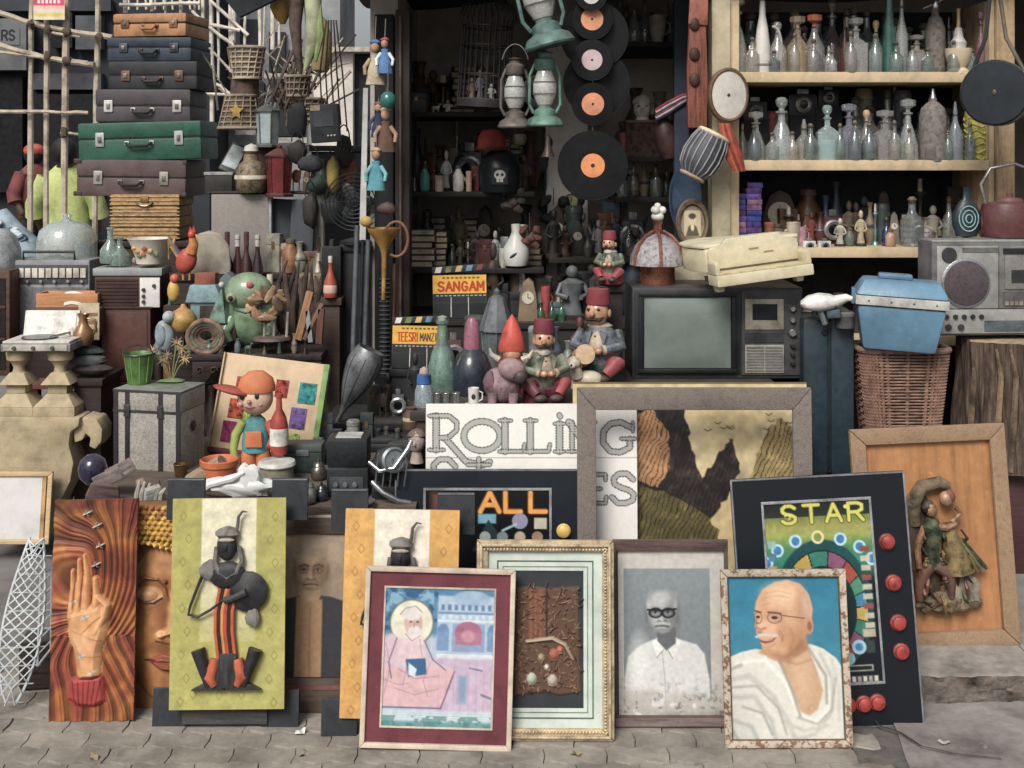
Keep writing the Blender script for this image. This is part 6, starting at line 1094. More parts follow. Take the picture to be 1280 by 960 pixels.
T('ceramic_house', 'small ceramic house with pale blue roof below the rooster', 'ornament', 258, 402, 5.15); B().box(-20, 16, 0, 26, 0, 26).done('wall', M('6d8a8c', .5, var=.2), bev=1); B().prism([(-26, 24), (22, 24), (12, 46), (-20, 46)], -4, 30).done('roof', M('7d9ba0', .4, var=.25, sc_=30), bev=1.5); B().box(-8, 10, -1, -.1, 4, 20).done('door', M('4a3a34', .5)); B().box(-16, 10, 4, 20, 46.1, 60).done('ridge_block', M('8f4a34', .5), bev=1)
stand('box_riser', 'dark riser box under the ceramic house', 'box', 228, 282, 5.15, 5.38, .831, Z(402, 5.15), dkwood)
T('ceramic_pyramid', 'mottled green glass pyramid ornament beside the ceramic house', 'ornament', 277, 402, 5.08); B().lathe([(18, 0), (17, 2), (1, 40), (0, 42)], 4, a0=.5).done('pyramid', M('5f8070', .25, var=.4, sc_=25), smooth=0); B().ell((0, 0, 46), 4, 10).done('finial', M('cfcac0', .4))
U().box(-20, 18, 0, 24, 0, 38).solo('box_riser', 'dark riser box under the green glass pyramid', 'box', dkwood, 277, 440, 5.06, bev=1)
LT('stone_arch_mirror', 'pale arched stone plaque behind the ceramic house', 'plaque', 262, 342, 5.42, [(0, 0), (26, 0), (27, 10), (24, 36), (14, 50), (0, 54)], M('9a917f', .7, var=.2), n=24, pn='plaque')
Ctx.t.scale = (1, .2, 1)
stand('box_riser', 'tall dark riser box behind the ceramic house under the stone plaque', 'box', 212, 296, 5.4, 5.54, .62, Z(343, 5.42), dkwood)
LT('painted_gourd', 'yellow and orange painted gourd on the carved table', 'gourd', 229, 414, 5.0, [(0, 0), (10, 1), (16, 8), (17, 16), (12, 25), (5, 29), (2, 34), (0, 34)], M('c49a3c', .4, var=.3, col2='b8552c'), n=20)
T('painted_bird', 'grey blue ceramic pigeon below the painted gourd', 'figurine', 206, 442, 4.97); B().ell((0, 0, 22), (12, 10, 20), 16, rot=(0, -10, 0)).done('body', M('98a4a8', .45, var=.25)); B().ell((6, -3, 46), (8, 7.5, 8), 14).done('head', M('a9b3b5', .45)); B().prism([(12, 45), (20, 43), (12, 49)], -6, -2).done('beak', M('c0a060', .5)); B().tube([(-6, 2, 12), (-10, 4, 2), (-12, 5, 0)], [7, 5, 2], 8).done('tail', M('7d8a90', .5)); B().ell((-3, -9, 24), (7, 3, 13), 12).done('wing', M('8896a0', .45))
T('coiled_rope', 'coil of brown and green plaited rope beside the pigeon', 'rope', 258, 420, 4.99)
for i in range(4): B().tube([((22 - i * 4) * math.cos(a * .314), -6 + i * 2.4, (20 - i * 3.6) * math.sin(a * .314)) for a in range(20)], 3.4, 8, closed=True).done('turn', M(('8a6a58', '5f7058', '7d5a4c', '6a5a4a')[i], .8, var=.35, sc_=30))
stand('box_riser', 'low dark riser under the painted gourd and rope', 'box', 188, 290, 4.96, 5.06, .831, Z(438, 4.98), dkwood, top=.01) if 0 else None
T('parrot_figurine', 'small yellow and red parrot figurine beside the ceramic house', 'figurine', 217, 378, 5.2); B().ell((0, 0, 14), (8, 7, 14), 14).done('body', M('c9a03c', .45, var=.3)); B().ell((2, -2, 30), (6, 6, 6), 12).done('head', M('c0502c', .45)); B().tube([(-3, 2, 6), (-7, 4, -8)], [4, 1.5], 8).done('tail', M('4a7a5a', .5)); B().prism([(7, 29), (12, 27), (7, 33)], -4, 0).done('beak', M('3a3430', .5))
U().box(-13, 13, 0, 20, 0, 50).solo('box_riser', 'narrow dark riser under the small parrot figurine', 'box', dkwood, 217, 432, 5.2, bev=1)
T('ceramic_frog', 'large green glazed frog ornament with red spot on its head', 'ornament', 313, 428, 5.1); gf = M('74906c', .35, var=.3, sc_=14, coat=.3)
B().ell((0, 8, 30), (32, 24, 36), 24).done('body', gf); B().ell((-2, 0, 64), (30, 24, 24), 24).done('head', M('7f9a76', .35, var=.25, coat=.3)); B().ell((4, -22, 74), (4.5, 2.5, 4.5), 12).done('red_spot', M('b0444a', .4))
for s in (-1, 1): e = B().ell((s * 15 - 4, -20, 58), (7, 5, 7), 14).done('eye', M('8f9478', .4)); B().ell((s * 15 - 4, -25, 58), (3, 1.6, 3.5), 10).done('pupil', M('25241f', .3), e)
B().tube([(-16, -24, 44), (0, -27, 40), (16, -24, 45)], 1.2, 6).done('mouth', M('3c4a38', .5))
for s in (-1, 1): B().tube([(s * 22, -4, 30), (s * 30, -14, 14), (s * 22, -18, 2)], [9, 8, 6], 10).done('leg', gf)
T('shell_ornament', 'bronze leaf and shell ornament in front of the green frog', 'ornament', 340, 424, 4.98)
for i in range(14):
    a = i / 14 * 5.2 - .8; B().ell((-16 + 30 * math.cos(a) * (.5 + i / 24) + i * 2, -6 + (i % 3) * 3, 40 + 17 * math.sin(a)), (12, 3.4, 5.5), 10, rot=(0, -40 * i, 20), lump=.2, seed=i).done('leaf', M(('a9845a', '8a6a48', 'c09a68', '6e5442')[i % 4], .5, .2, var=.3))
for x in (-10, 2, 18): B().tube([(x, 0, 0), (x + 2, 0, 34)], 1.8, 8).done('stem', M('b9b2a4', .4, .5))
B().lathe([(24, 0), (22, 3), (0, 4)], 18).done('base', M('5a4a3c', .6))
T('root_carving', 'twisted dark root carving behind the bronze ornament', 'carving', 372, 420, 5.2)
for i in range(9): B().tube([(-20 + i * 5, 0, 0), (-22 + i * 6 + 6 * math.sin(i * 2), -3, 34 + 10 * math.sin(i)), (-24 + i * 7, 4 * math.sin(i), 66 + 12 * math.sin(i * 1.7)), (-14 + i * 5, 6, 84 + 10 * math.cos(i * 2.3))], [4.5, 4, 3.2, 1.2], 8).done('root', M(('4a3c34', '5c4a3c', '3c322c')[i % 3], .8, var=.3))
for i, (x, y0, h, w0, a, c, lb) in enumerate([(372, 425, 62, 9, 14, 'a3744a', 'light tan wooden stick frame leaning on the carved table'), (388, 428, 40, 6, -6, '8d8f96', 'grey metal ruler standing beside the tan sticks'), (398, 430, 44, 8, 4, '6e4632', 'brown wooden block standing at the end of the carved table'), (380, 425, 50, 5, 26, '7a5a42', 'thin brown stick crossing the tan stick frame')]):
    T('wooden_stick', lb, 'stick', x, y0, 4.97, ry=a); B().box(-w0 / 2, w0 / 2, 0, 8, 0, h).done('stick', M(c, .7, kind='grain', var=.3), bev=.6)
T('oil_bottle', 'small orange red bottle on a ledge beside the dark opening', 'bottle', 413, 372, 5.1); B().lathe([(0, 0), (8, .5), (8.5, 3), (8, 20), (4, 30), (2.6, 36), (2.6, 44), (0, 44)], 16).done('body', M('a8452c', .3, var=.2, coat=.3)); B().lathe([(8.7, 6), (8.9, 7), (8.6, 15), (8.2, 16)], 16).done('bottle_label', M('c9a08c', .6)); B().lathe([(2.8, 44.1), (3, 52), (0, 52)], 12).done('stopper', M('cfcac0', .4))
T('glass_case', 'dark glass bottle case behind the orange bottle', 'case', 414, 374, 5.16); B().box(-12, 12, 0, 14, 0, 66).done('case', M('1f2422', .3), bev=1.5); B().lathe([(4, 66), (3, 74), (0, 75)], 10, (0, 7, 0)).done('neck', M('2a2d2c', .3))
stand('narrow_stand', 'narrow brown stand under the orange bottle', 'stand', 400, 427, 5.1, 5.3, 0, Z(373, 5.1), M('4c3a30', .7, kind='wood'))
# dark bottles row behind frog
for i, x in enumerate((272, 284, 297, 308, 322)):
    LT('wine_bottle', 'dark maroon bottle in front of the granite slab, %s from the suitcases' % ('first', 'second', 'third', 'fourth', 'fifth')[i], 'bottle', x, 384, 5.5, [(0, 0), (7, .5), (7.4, 3), (7, 50 + i % 2 * 6), (3.4, 66), (2.8, 72), (2.8, 84 + i % 2 * 4), (3.6, 85 + i % 2 * 4), (0, 90 + i % 2 * 4)], M(('4a2a2c', '3b2a30', '53302c')[i % 3], .25, var=.2, coat=.3), [('capsule', [(3.2, 76), (3.3, 90 + i % 2 * 4), (0, 91 + i % 2 * 4)], M(('b9b4ae', '5a3a3c')[i % 2], .4))], n=14, group='dark bottles before the slab')
stand('step_riser', 'dark step shelf under the maroon bottles', 'shelf', 262, 330, 5.46, 5.54, .62, Z(384, 5.5), dkwood, top=.01)
# brown pitcher and junk left
T('bronze_pitcher', 'bronze pitcher beside the open record player', 'pitcher', 104, 432, 5.2); B().lathe([(0, 0), (9, 1), (13, 8), (12, 18), (6, 26), (5, 34), (8, 40), (7, 40), (4, 34), (0, 28)], 18).done('body', M('a0754c', .35, .5, var=.3)); B().tube([(5, 0, 34), (15, 0, 32), (16, 0, 20), (11, 0, 12)], 1.8, 8).done('handle', brass)
for i, (x, y, c, lb) in enumerate([(100, 440, '3c4a48', 'folded dark green cloth below the bronze pitcher'), (106, 452, '5a5f60', 'folded grey cloth stacked under the dark green cloth'), (112, 464, '3a3030', 'folded dark brown cloth lowest in its stack')]):
    T('folded_cloth', lb, 'cloth', x, y + 6, 5.2 - i * .03); B().ell((0, 10, 6), (26, 14, 7), 18, lump=.1, seed=i).done('cloth', M(c, .85, var=.35))
stand('small_crate', 'small dark crate under the folded cloths', 'crate', 88, 128, 5.12, 5.4, 0, Z(470, 5.2), dkwood)
T('paper_roll', 'cream paper booklet standing behind the bronze pitcher', 'booklet', 112, 425, 5.38); B().box(-14, 12, 0, 3, 0, 46).done('cover', M('cbb894', .8), bev=.4)
for i in range(3): B().box(-12, 10, -.6, -.1, 10 + i * 10, 14 + i * 10).done('printed_band', M('9a6a4a', .8))
stand('dark_backdrop', 'added dark hoarding behind the wire fan and slabs', 'backdrop', 386, 476, 6.3, 6.36, 0, Z(182, 6.3), M('1b1e22', .85, kind='grain', var=.4))  # sheet added to keep the gap dark, hiding the bright building behind
for i, (x, y, rx_, rz_, c, lb) in enumerate([(372, 150, 13, 22, '24262a', 'black canvas bag hung beside the portable radio'), (430, 190, 12, 20, '2a2624', 'dark leather satchel hung before the hoarding'), (416, 262, 14, 18, '22282a', 'black cloth sack slumped below the olive pouch'), (388, 262, 10, 22, '33302c', 'dark brown sack beside the marble strip')]): T('hanging_bag', lb, 'bag', x, y, 5.5); B().ell((0, 0, 0), (rx_, 9, rz_), 16, lump=.14, seed=i + 20).done('body', M(c, .7, var=.3)); B().tube(arc(0, rz_ * .8, rx_ * .6, 18, 0, 180, 8, -2), .9, 6).done('strap', M('1f1c1a', .6))
# people across the street
def person(label, px, d, top, shirt, trousers, hair, cap=None, turn=0, lean=0):
    z = Z(top, d); t = thing0('person', label, 'person', (X(px, d), d, 0), turn); h = z; s = h / 1.75
    me = bpy.data.meshes.new('body'); J = [((0, 0, .95), .14), ((0, lean * .3, 1.2), .15), ((0, lean * .6, 1.42), .15), ((0, lean * .7, 1.52), .06), ((0, lean, 1.60), .085), ((0, lean, 1.68), .09),
         ((.19, lean * .6, 1.42), .065), ((.27, lean * .5 + .03, 1.16), .05), ((.24, lean * .5 - .12, .95), .04), ((-.19, lean * .6, 1.42), .065), ((-.27, lean * .5 + .03, 1.16), .05), ((-.24, lean * .5 - .12, .95), .04), ((.1, 0, .9), .1), ((.11, -.02, .5), .07), ((.11, .02, .08), .05), ((.11, -.12, .04), .045), ((-.1, 0, .9), .1), ((-.11, -.02, .5), .07), ((-.11, .02, .08), .05), ((-.11, -.12, .04), .045)]
    E = [(0, 1), (1, 2), (2, 3), (3, 4), (4, 5), (2, 6), (6, 7), (7, 8), (2, 9), (9, 10), (10, 11), (0, 12), (12, 13), (13, 14), (14, 15), (0, 16), (16, 17), (17, 18), (18, 19)]
    me.from_pydata([tuple(c * s for c in p) for p, r in J], E, []); o = bpy.data.objects.new('body', me); C.objects.link(o); o.parent = t
    md = o.modifiers.new('skin', 'SKIN'); me.skin_vertices.new() if not me.skin_vertices else None
    for i, (p, r) in enumerate(J): me.skin_vertices[0].data[i].radius = (r * s, r * s * .8)
    me.skin_vertices[0].data[0].use_root = True; md.use_smooth_shade = True; sb = o.modifiers.new('sub', 'SUBSURF'); sb.levels = sb.render_levels = 2
    me.materials.append(M('5f4232', .6))
    U().lathe([(.19 * s, .86 * s), (.2 * s, .95 * s), (.2 * s, 1.2 * s), (.22 * s, 1.36 * s), (.19 * s, 1.45 * s), (.09 * s, 1.54 * s)], 18, (0, lean * .45, 0), sy=.68).done('shirt', M(shirt, .8, var=.22, sc_=6))
    for k in (-1, 1): U().tube([(k * .17 * s, lean * .6, 1.43 * s), (k * .27 * s, lean * .5 + .02, 1.2 * s), (k * .275 * s, lean * .5 - .02, 1.1 * s)], [.085 * s, .08 * s, .085 * s], 10).done('sleeve', M(shirt, .8, var=.22, sc_=6)); U().tube([(k * .1 * s, 0, .92 * s), (k * .112 * s, -.02, .5 * s), (k * .112 * s, .02, .1 * s)], [.125 * s, .095 * s, .08 * s], 10).done('trouser_leg', M(trousers, .8))
    U().ell((0, lean + .01, 1.655 * s), (.112 * s, .122 * s, .125 * s), 16).done('hair', M(hair, .7, var=.3))
    if cap: U().ell((0, lean, 1.70 * s), (.12 * s, .13 * s, .085 * s), 16).done('cap', M(cap, .7))
person('person in a yellow green shirt with dark hair seen from behind by the scaffold', 86, 10.6, 176, 'b5c46a', '4a5560', '1d1a19', None, 180, .1)
person('person in a red cap and dark red shirt standing in the dark doorway', 43, 14.2, 183, '7a3a38', '2c2c30', '241c1a', 'c24a34', 60)
# ================================================================= SHOP INTERIOR
dkb = M('2a2623', .75, kind='wood', var=.3)
def shelf(label, px0, px1, d0, d1, z, mat=dkb, th=.022, br=True):
    t = thing0('wall_shelf', label, 'shelf', (0, 0, z)); U().box(X(px0, d0), X(px1, d0), d0, d1, -th, 0).done('board', mat, bev=.003)
    if br:
        for p in (px0 + 14, px1 - 14): U().prism([(X(p, d0) - .01, -th - .001), (X(p, d0) - .01, -th - .09), (X(p, d0) + .01, -th - .09), (X(p, d0) + .01, -th - .001)], d0 + .08, d0 + .11).done('bracket', mat)
zL = [Z(140, 5.6), Z(240, 5.6), Z(336, 5.6), .90]; zR = [Z(52, 5.6), Z(196, 5.6), Z(247, 5.6), Z(323, 5.6)]
shelf('dark shelf under the birdcage', 500, 652, 5.6, 6.318, zL[0]); shelf('dark shelf holding white jars below the birdcage shelf', 504, 668, 5.6, 6.318, zL[1]); shelf('dark shelf holding old books above the clapperboards', 508, 680, 5.6, 6.318, zL[2])
stand('shop_counter', 'dark counter at the back below the clapperboards', 'counter', 500, 900, 5.4, 6.0, 0, .9, dkb)
shelf('topmost dark shelf beside the records', 745, 878, 5.6, 6.318, zR[0]); shelf('dark shelf carrying the marble head', 770, 872, 5.6, 6.318, zR[1]); shelf('dark shelf below the marble head', 770, 872, 5.6, 6.318, zR[2]); shelf('dark shelf behind the fez figurines', 686, 812, 5.6, 5.995, zR[3])
# ---- clutter prototypes: each returns parts on the current thing
def jar(h, w_, c, r=.35):
    B().lathe([(0, 0), (w_ * .42, .5), (w_ * .5, h * .1), (w_ * .48, h * .6), (w_ * .25, h * .78), (w_ * .26, h * .84), (0, h * .84)], 14).done('body', M(c, r)); B().lathe([(w_ * .3, h * .845), (w_ * .28, h * .95), (0, h)], 12).done('lid', M('5a4a3c', .5))
def tin(h, w_, c, r=.4): B().lathe([(0, 0), (w_ * .46, .3), (w_ * .46, h * .84), (0, h * .84)], 14).done('body', M(c, r)); B().lathe([(w_ * .5, h * .845), (w_ * .5, h * .95), (w_ * .4, h), (0, h)], 14).done('lid', M(c, r, var=.35))
def vase(h, w_, c, r=.35): B().lathe([(0, 0), (w_ * .3, .3), (w_ * .5, h * .3), (w_ * .42, h * .55), (w_ * .18, h * .72), (w_ * .2, h * .9), (w_ * .3, h), (w_ * .22, h), (w_ * .12, h * .7), (0, h * .6)], 16).done('body', M(c, r)); B().lathe([(w_ * .47, h * .38), (w_ * .52, h * .42), (w_ * .46, h * .48)], 16).done('painted_band', M('4a4a55', .4))
def statuette(h, w_, c, r=.5):
    B().lathe([(w_ * .5, 0), (w_ * .5, h * .08), (0, h * .08)], 12).done('plinth', M('3a302a', .6)); b = B().lathe([(w_ * .34, h * .081), (w_ * .26, h * .3), (w_ * .34, h * .5), (w_ * .4, h * .66), (w_ * .14, h * .74), (0, h * .75)], 12, sy=.7).done('torso', M(c, r)); B().ell((0, -1, h * .86), (w_ * .2, w_ * .2, h * .12), 12).done('head', M(c, r))
    for s in (-1, 1): B().tube([(s * w_ * .34, 0, h * .64), (s * w_ * .5, -w_ * .1, h * .46), (s * w_ * .2, -w_ * .35, h * .4)], w_ * .08, 7).done('arm', M(c, r))
def books(h, w_, c, r=.7):
    n_ = max(2, int(h / 7)); cs = ['6b4a34', '3f4438', '7a6444', '4a3030', '8a7450', '33404a']
    for i in range(n_): 
        o = random.uniform(-2, 2); q = B().box(-w_ / 2 + o, w_ / 2 + o, 0, w_ * .7, i * h / n_ + .3, (i + 1) * h / n_ - .3).done('book', M(cs[(i + int(w_)) % 6], r), bev=.5); B().box(-w_ / 2 + o + 1, w_ / 2 + o - 1, -.2, .1, i * h / n_ + 1.4, (i + 1) * h / n_ - 1.4).done('page_block', M('b5a88c', .8), q)
def clock(h, w_, c, r=.5):
    B().prism([(-w_ * .5, 0), (w_ * .5, 0), (w_ * .46, h * .2), (w_ * .4, h * .6), (w_ * .25, h * .9), (0, h), (-w_ * .25, h * .9), (-w_ * .4, h * .6), (-w_ * .46, h * .2)], 0, w_ * .5).done('case', M(c, r), bev=.8); b = B(); b.xf((0, -.2, h * .55), (90, 0, 0)); b.lathe([(w_ * .3, 0), (w_ * .3, 1), (0, 1.2)], 18); f = b.done('dial', M('d0c8b0', .5))
    B().box(-.4, .4, -2, -1.5, h * .55, h * .55 + w_ * .22).done('hand', M('222222', .4), f); B().box(0, w_ * .15, -2, -1.5, h * .55 - .4, h * .55 + .4).done('hand', M('222222', .4), f)
def camera(h, w_, c, r=.4):
    B().box(-w_ / 2, w_ / 2, 0, w_ * .4, 0, h * .8).done('body', M(c, r), bev=1); B().box(-w_ * .2, w_ * .2, 1, w_ * .35, h * .81, h).done('viewfinder', M('8a8c8c', .35, .5), bev=.5); b = B(); b.xf((0, -.1, h * .42), (90, 0, 0)); b.lathe([(h * .3, 0), (h * .3, 4), (h * .24, 5), (h * .2, 4), (0, 3.6)], 16); l = b.done('lens', M('9a9c9c', .3, .6)); b = B(); b.xf((0, -4, h * .42), (90, 0, 0)); b.lathe([(h * .17, 0), (0, 1)], 14); b.done('lens_glass', M('101418', .08), l)
def candle(h, w_, c, r=.3): B().lathe([(0, 0), (w_ * .5, 0), (w_ * .45, h * .05), (w_ * .12, h * .12), (w_ * .2, h * .35), (w_ * .1, h * .5), (w_ * .16, h * .7), (w_ * .34, h * .76), (w_ * .3, h * .79), (0, h * .8)], 14).done('stem', M(c, r, .6)); B().lathe([(w_ * .14, h * .805), (w_ * .12, h), (0, h)], 8).done('candle', M('cfc4a8', .5))
def cup(h, w_, c, r=.35): B().lathe([(w_ * .28, 0), (w_ * .3, 1), (w_ * .42, h * .5), (w_ * .46, h), (w_ * .42, h), (w_ * .36, h * .5), (0, h * .15)], 16).done('body', M(c, r)); B().tube([(w_ * .42, 0, h * .8), (w_ * .66, 0, h * .7), (w_ * .64, 0, h * .4), (w_ * .38, 0, h * .3)], w_ * .05, 7).done('handle', M(c, r))
def box_(h, w_, c, r=.6): B().box(-w_ / 2, w_ / 2, 0, w_ * .6, 0, h * .7).done('base', M(c, r), bev=.8); B().box(-w_ / 2 - .4, w_ / 2 + .4, -.4, w_ * .6 + .4, h * .71, h).done('lid', M(c, r, var=.35), bev=1); B().box(-2, 2, -1, -.45, h * .6, h * .8).done('clasp', brass)
def animal(h, w_, c, r=.5):
    m = M(c, r, var=.3); B().ell((0, 0, h * .5), (w_ * .42, w_ * .2, h * .22), 14).done('body', m); B().tube([(w_ * .3, 0, h * .55), (w_ * .42, -1, h * .8)], [w_ * .13, w_ * .09], 8).done('neck', m); B().ell((w_ * .48, -1, h * .88), (w_ * .16, w_ * .1, h * .1), 10).done('head', m)
    for x in (-.28, .26):
        for y in (-.1, .1): B().tube([(x * w_, y * w_, h * .4), (x * w_, y * w_, 0)], w_ * .055, 7).done('leg', m)
    B().tube([(-w_ * .4, 0, h * .55), (-w_ * .5, 0, h * .35)], [w_ * .05, w_ * .02], 6).done('tail', m)
def bell(h, w_, c, r=.3): B().lathe([(w_ * .5, 0), (w_ * .46, h * .08), (w_ * .3, h * .35), (w_ * .22, h * .55), (0, h * .6)], 16).done('bell', M(c, r, .6)); B().lathe([(w_ * .06, h * .6), (w_ * .1, h * .8), (w_ * .06, h), (0, h)], 10).done('handle', M('4a3326', .5))
def gbottle(h, w_, c, r=.08, st=None):
    B().lathe([(0, 0), (w_ * .46, .3), (w_ * .5, h * .05), (w_ * .48, h * .5), (w_ * .2, h * .66), (w_ * .15, h * .72), (w_ * .15, h * .86), (w_ * .2, h * .87), (0, h * .88)], 16).done('body', M(c, r, trans=.75, bump=0, dust=0, ior=1.25)); B().lathe([(w_ * .14, h * .885), (w_ * .2, h * .94), (w_ * .1, h), (0, h)], 10).done('stopper', M(st or '6a5a48', .4))
KN = {jar: ('jar', 'jar'), tin: ('tin', 'tin'), vase: ('vase', 'vase'), statuette: ('statuette', 'statuette'), books: ('book_pile', 'books'), clock: ('mantel_clock', 'clock'), camera: ('camera', 'camera'), candle: ('candlestick', 'candlestick'), cup: ('cup', 'cup'), box_: ('trinket_box', 'box'), animal: ('animal_figure', 'figurine'), bell: ('hand_bell', 'bell'), gbottle: ('glass_bottle', 'bottle')}
CN = {'1': 'first', '2': 'second'}; ORD = 'first second third fourth fifth sixth seventh eighth ninth tenth eleventh twelfth thirteenth fourteenth fifteenth sixteenth seventeenth eighteenth nineteenth twentieth'.split()
cname = lambda c: (lambda r, g, b: 'white' if min(r, g, b) > 170 else 'black' if max(r, g, b) < 60 else ('red' if r > 1.7 * max(g, b) else 'blue' if b > 1.25 * r and b > g * .95 else 'green' if g > 1.12 * r and g >= b * .95 else 'brown' if r > 1.25 * b and r < 150 else 'tan' if r > 1.2 * b else 'grey'))(*[int(c[i:i + 2], 16) for i in (0, 2, 4)])
def row(where, d, z, items, lr='from the post'):
    """small things standing side by side on one shelf: (px, height, width, builder, colour)"""
    for i, it in enumerate(sorted(items, key=lambda q: q[0])):
        px, h, w_, fn, c = it[:5]; nm, cat = KN[fn]; ad = {statuette: 'carved', books: 'worn', candle: 'turned', animal: 'small', gbottle: 'stoppered', camera: 'old', clock: 'wooden', tin: 'lidded', jar: 'round', vase: 'narrow', cup: 'handled', box_: 'clasped', bell: 'metal'}[fn]
        dd = d + (it[5] if len(it) > 5 else 0)
        py = HOR + (EYE - z) * F / dd; lb = '%s %s %s on %s, %s %s' % (ad, cname(c), nm.replace('_', ' '), where, ORD[i], lr); lb = lb if len(lb.split()) <= 16 else lb.replace(ad + ' ', '', 1).replace(' on the ', ' on ', 1); T(nm, lb, cat, px, py, dd, rz=random.uniform(-15, 15)); fn(h, w_, c)
row('the birdcage shelf', 5.68, zL[0], [(510, 26, 12, gbottle, 'a8323a'), (520, 26, 24, box_, '6d686a', .1), (545, 12, 12, animal, 'c9c4b4'), (560, 16, 12, statuette, 'd3cfc4'), (532, 44, 13, vase, '6a5a3c', .25), (546, 40, 14, statuette, '4a3c2e', .3), (640, 30, 12, candle, '8a7a5a', .2), (520, 60, 16, vase, '3a3a30', .4), (558, 50, 18, jar, '4a4238', .35)])
row('the white jar shelf', 5.66, zL[1], [(512, 46, 12, candle, '5a3a38'), (518, 30, 12, bell, '6a6460', .1), (531, 34, 13, jar, '3fa39a'), (542, 30, 10, statuette, '7a3a34', .05), (549, 20, 12, tin, 'c9b48c'), (558, 52, 13, statuette, 'c5c4c0', .1), (573, 34, 14, jar, 'dcd9d0'), (586, 26, 8, tin, 'c8a08a'), (594, 32, 9, box_, '8a3428', .05), (603, 34, 9, tin, '6a3a28', .08), (571, 86, 9, candle, 'a8a090', .3), (550, 56, 22, vase, '5a5248', .35), (655, 46, 18, statuette, '5a4638', .12), (590, 66, 22, clock, '4a342a', .35)])
row('the book shelf', 5.66, zL[2], [(527, 48, 30, books, '6b4a34'), (550, 44, 16, books, '8a4a34', .06), (565, 30, 9, gbottle, '4a4a44'), (575, 36, 10, statuette, '4a4038'), (585, 32, 9, candle, '7d756a'), (597, 44, 16, statuette, '4a3a3c', .1), (606, 34, 16, box_, '5a2f2c', .05), (619, 46, 14, statuette, 'b9b9b4', .06), (629, 24, 14, cup, 'c4bfb4'), (666, 66, 18, clock, '5a3a2e', .12), (560, 60, 18, statuette, '3a3430', .3), (534, 66, 22, jar, '2c3036', .35), (605, 70, 26, clock, '3a2c26', .35), (642, 20, 34, box_, '3f3029', .02)])
row('the shelf behind the fez figurines', 5.66, zR[3], [(692, 62, 20, statuette, '2c2a2a'), (706, 40, 18, statuette, '5d4636', .05), (722, 44, 18, clock, '3a342e', .1), (735, 30, 12, vase, '4a4a44'), (748, 46, 14, statuette, '9a9690', .1), (762, 34, 14, jar, '33343a', .08), (772, 48, 20, statuette, '3a3a42', .2), (786, 40, 16, gbottle, '5f6a6a', .1), (715, 76, 26, animal, '24262a', .25), (798, 36, 16, bell, '6a5a3c', .12)], 'from the pillar')
row('the marble head shelf', 5.66, zR[1], [(780, 30, 12, cup, 'a05a50'), (816, 66, 16, candle, '8a7a68', .25), (836, 58, 18, statuette, 'a39a8c', .3), (862, 40, 12, gbottle, '7d8a88', .1)], 'from the records')
row('the shelf below the marble head', 5.66, zR[2], [(778, 34, 14, gbottle, '8f9a94'), (792, 44, 13, gbottle, 'a08a68', .05), (805, 40, 14, vase, '9a8466', .1), (820, 42, 15, gbottle, '8a8f8a', .05), (833, 36, 12, gbottle, '6f7a74', .1)], 'from the records')
row('the topmost dark shelf', 5.66, zR[0], [(760, 50, 13, gbottle, '9aa39c'), (775, 60, 14, gbottle, '8a938c', .05), (793, 46, 14, gbottle, 'a5ada6'), (806, 56, 13, gbottle, '9aa29a', .06), (822, 34, 24, cup, 'a39a8a'), (838, 52, 16, vase, '6d6a62', .1)], 'from the records')
row('the back counter', 5.44, .9, [(660, 54, 26, clock, '8a7458'), (682, 44, 13, cup, 'b04a48'), (676, 26, 10, gbottle, '3f8a5a', -.02), (690, 26, 10, gbottle, '2f7a4c'), (702, 26, 10, gbottle, '4a9464', .02), (715, 68, 40, statuette, '74787c', .1), (690, 18, 30, box_, '7fa3ac', .12), (620, 40, 30, box_, '2a2c30', .2), (655, 30, 34, box_, '33363a', .15), (740, 70, 30, statuette, '5a5552', .2)], 'from the clapperboards')
# white pitcher with crow mark
T('pitcher', 'white ceramic pitcher with dark mark among the statuettes', 'pitcher', 645, 332, 5.64); B().lathe([(0, 0), (14, .5), (17, 10), (16, 22), (8, 36), (5.5, 42), (6, 52), (4.6, 52), (4, 42), (0, 34)], 20).done('body', M('ccccc4', .35, var=.08)); B().tube([(5, 0, 50), (13, 0, 50), (14, 0, 40), (10, 0, 33)], 1.6, 8).done('handle', M('c4c4bc', .35)); B().ell((-3, -15.5, 14), (6, 2, 2), 8, rot=(0, -35, 0)).done('painted_mark', M('33343a', .5))
# red cap, black helmet with skull mark
LT('helmet', 'black helmet with white skull mark on the white jar shelf', 'helmet', 625, 240, 5.64, [(24, 0), (27, 10), (27, 30), (22, 44), (12, 52), (0, 54)], M('202428', .35), n=24)
cv = Cv(0, 20, 0, 20, '202428', 40, 40); cv.ell(10, 8, 7, 6, 'b9b9b4'); cv.rect(6, 14, 12, 17, 'b9b9b4'); cv.ell(7, 8, 1.8, 1.8, '202428'); cv.ell(13, 8, 1.8, 1.8, '202428'); cv.rect(9.6, 10.4, 13, 17, '202428'); cv.build('skull_print', -10, 10, 10, 30, -28, Mprint(.5)); B().box(-10, 10, -27.9, -26, 10, 30).done('print_patch', M('202428', .5))
LT('felt_hat', 'red felt cap on top of the black helmet', 'cap', 614, 188, 5.6, [(17, 0), (18, 6), (16, 18), (10, 25), (0, 27)], M('a83a2c', .7, var=.25), [('brim', [(19, 0), (20, 2), (18, 4)], M('7d2a22', .7))], n=20)
LT('stacked_bowl', 'small tan bowl leaning by the black helmet', 'bowl', 648, 182, 5.75, [(0, 0), (8, 1), (11, 8), (10, 14), (8, 8), (0, 3)], M('9a8a72', .5), n=16)
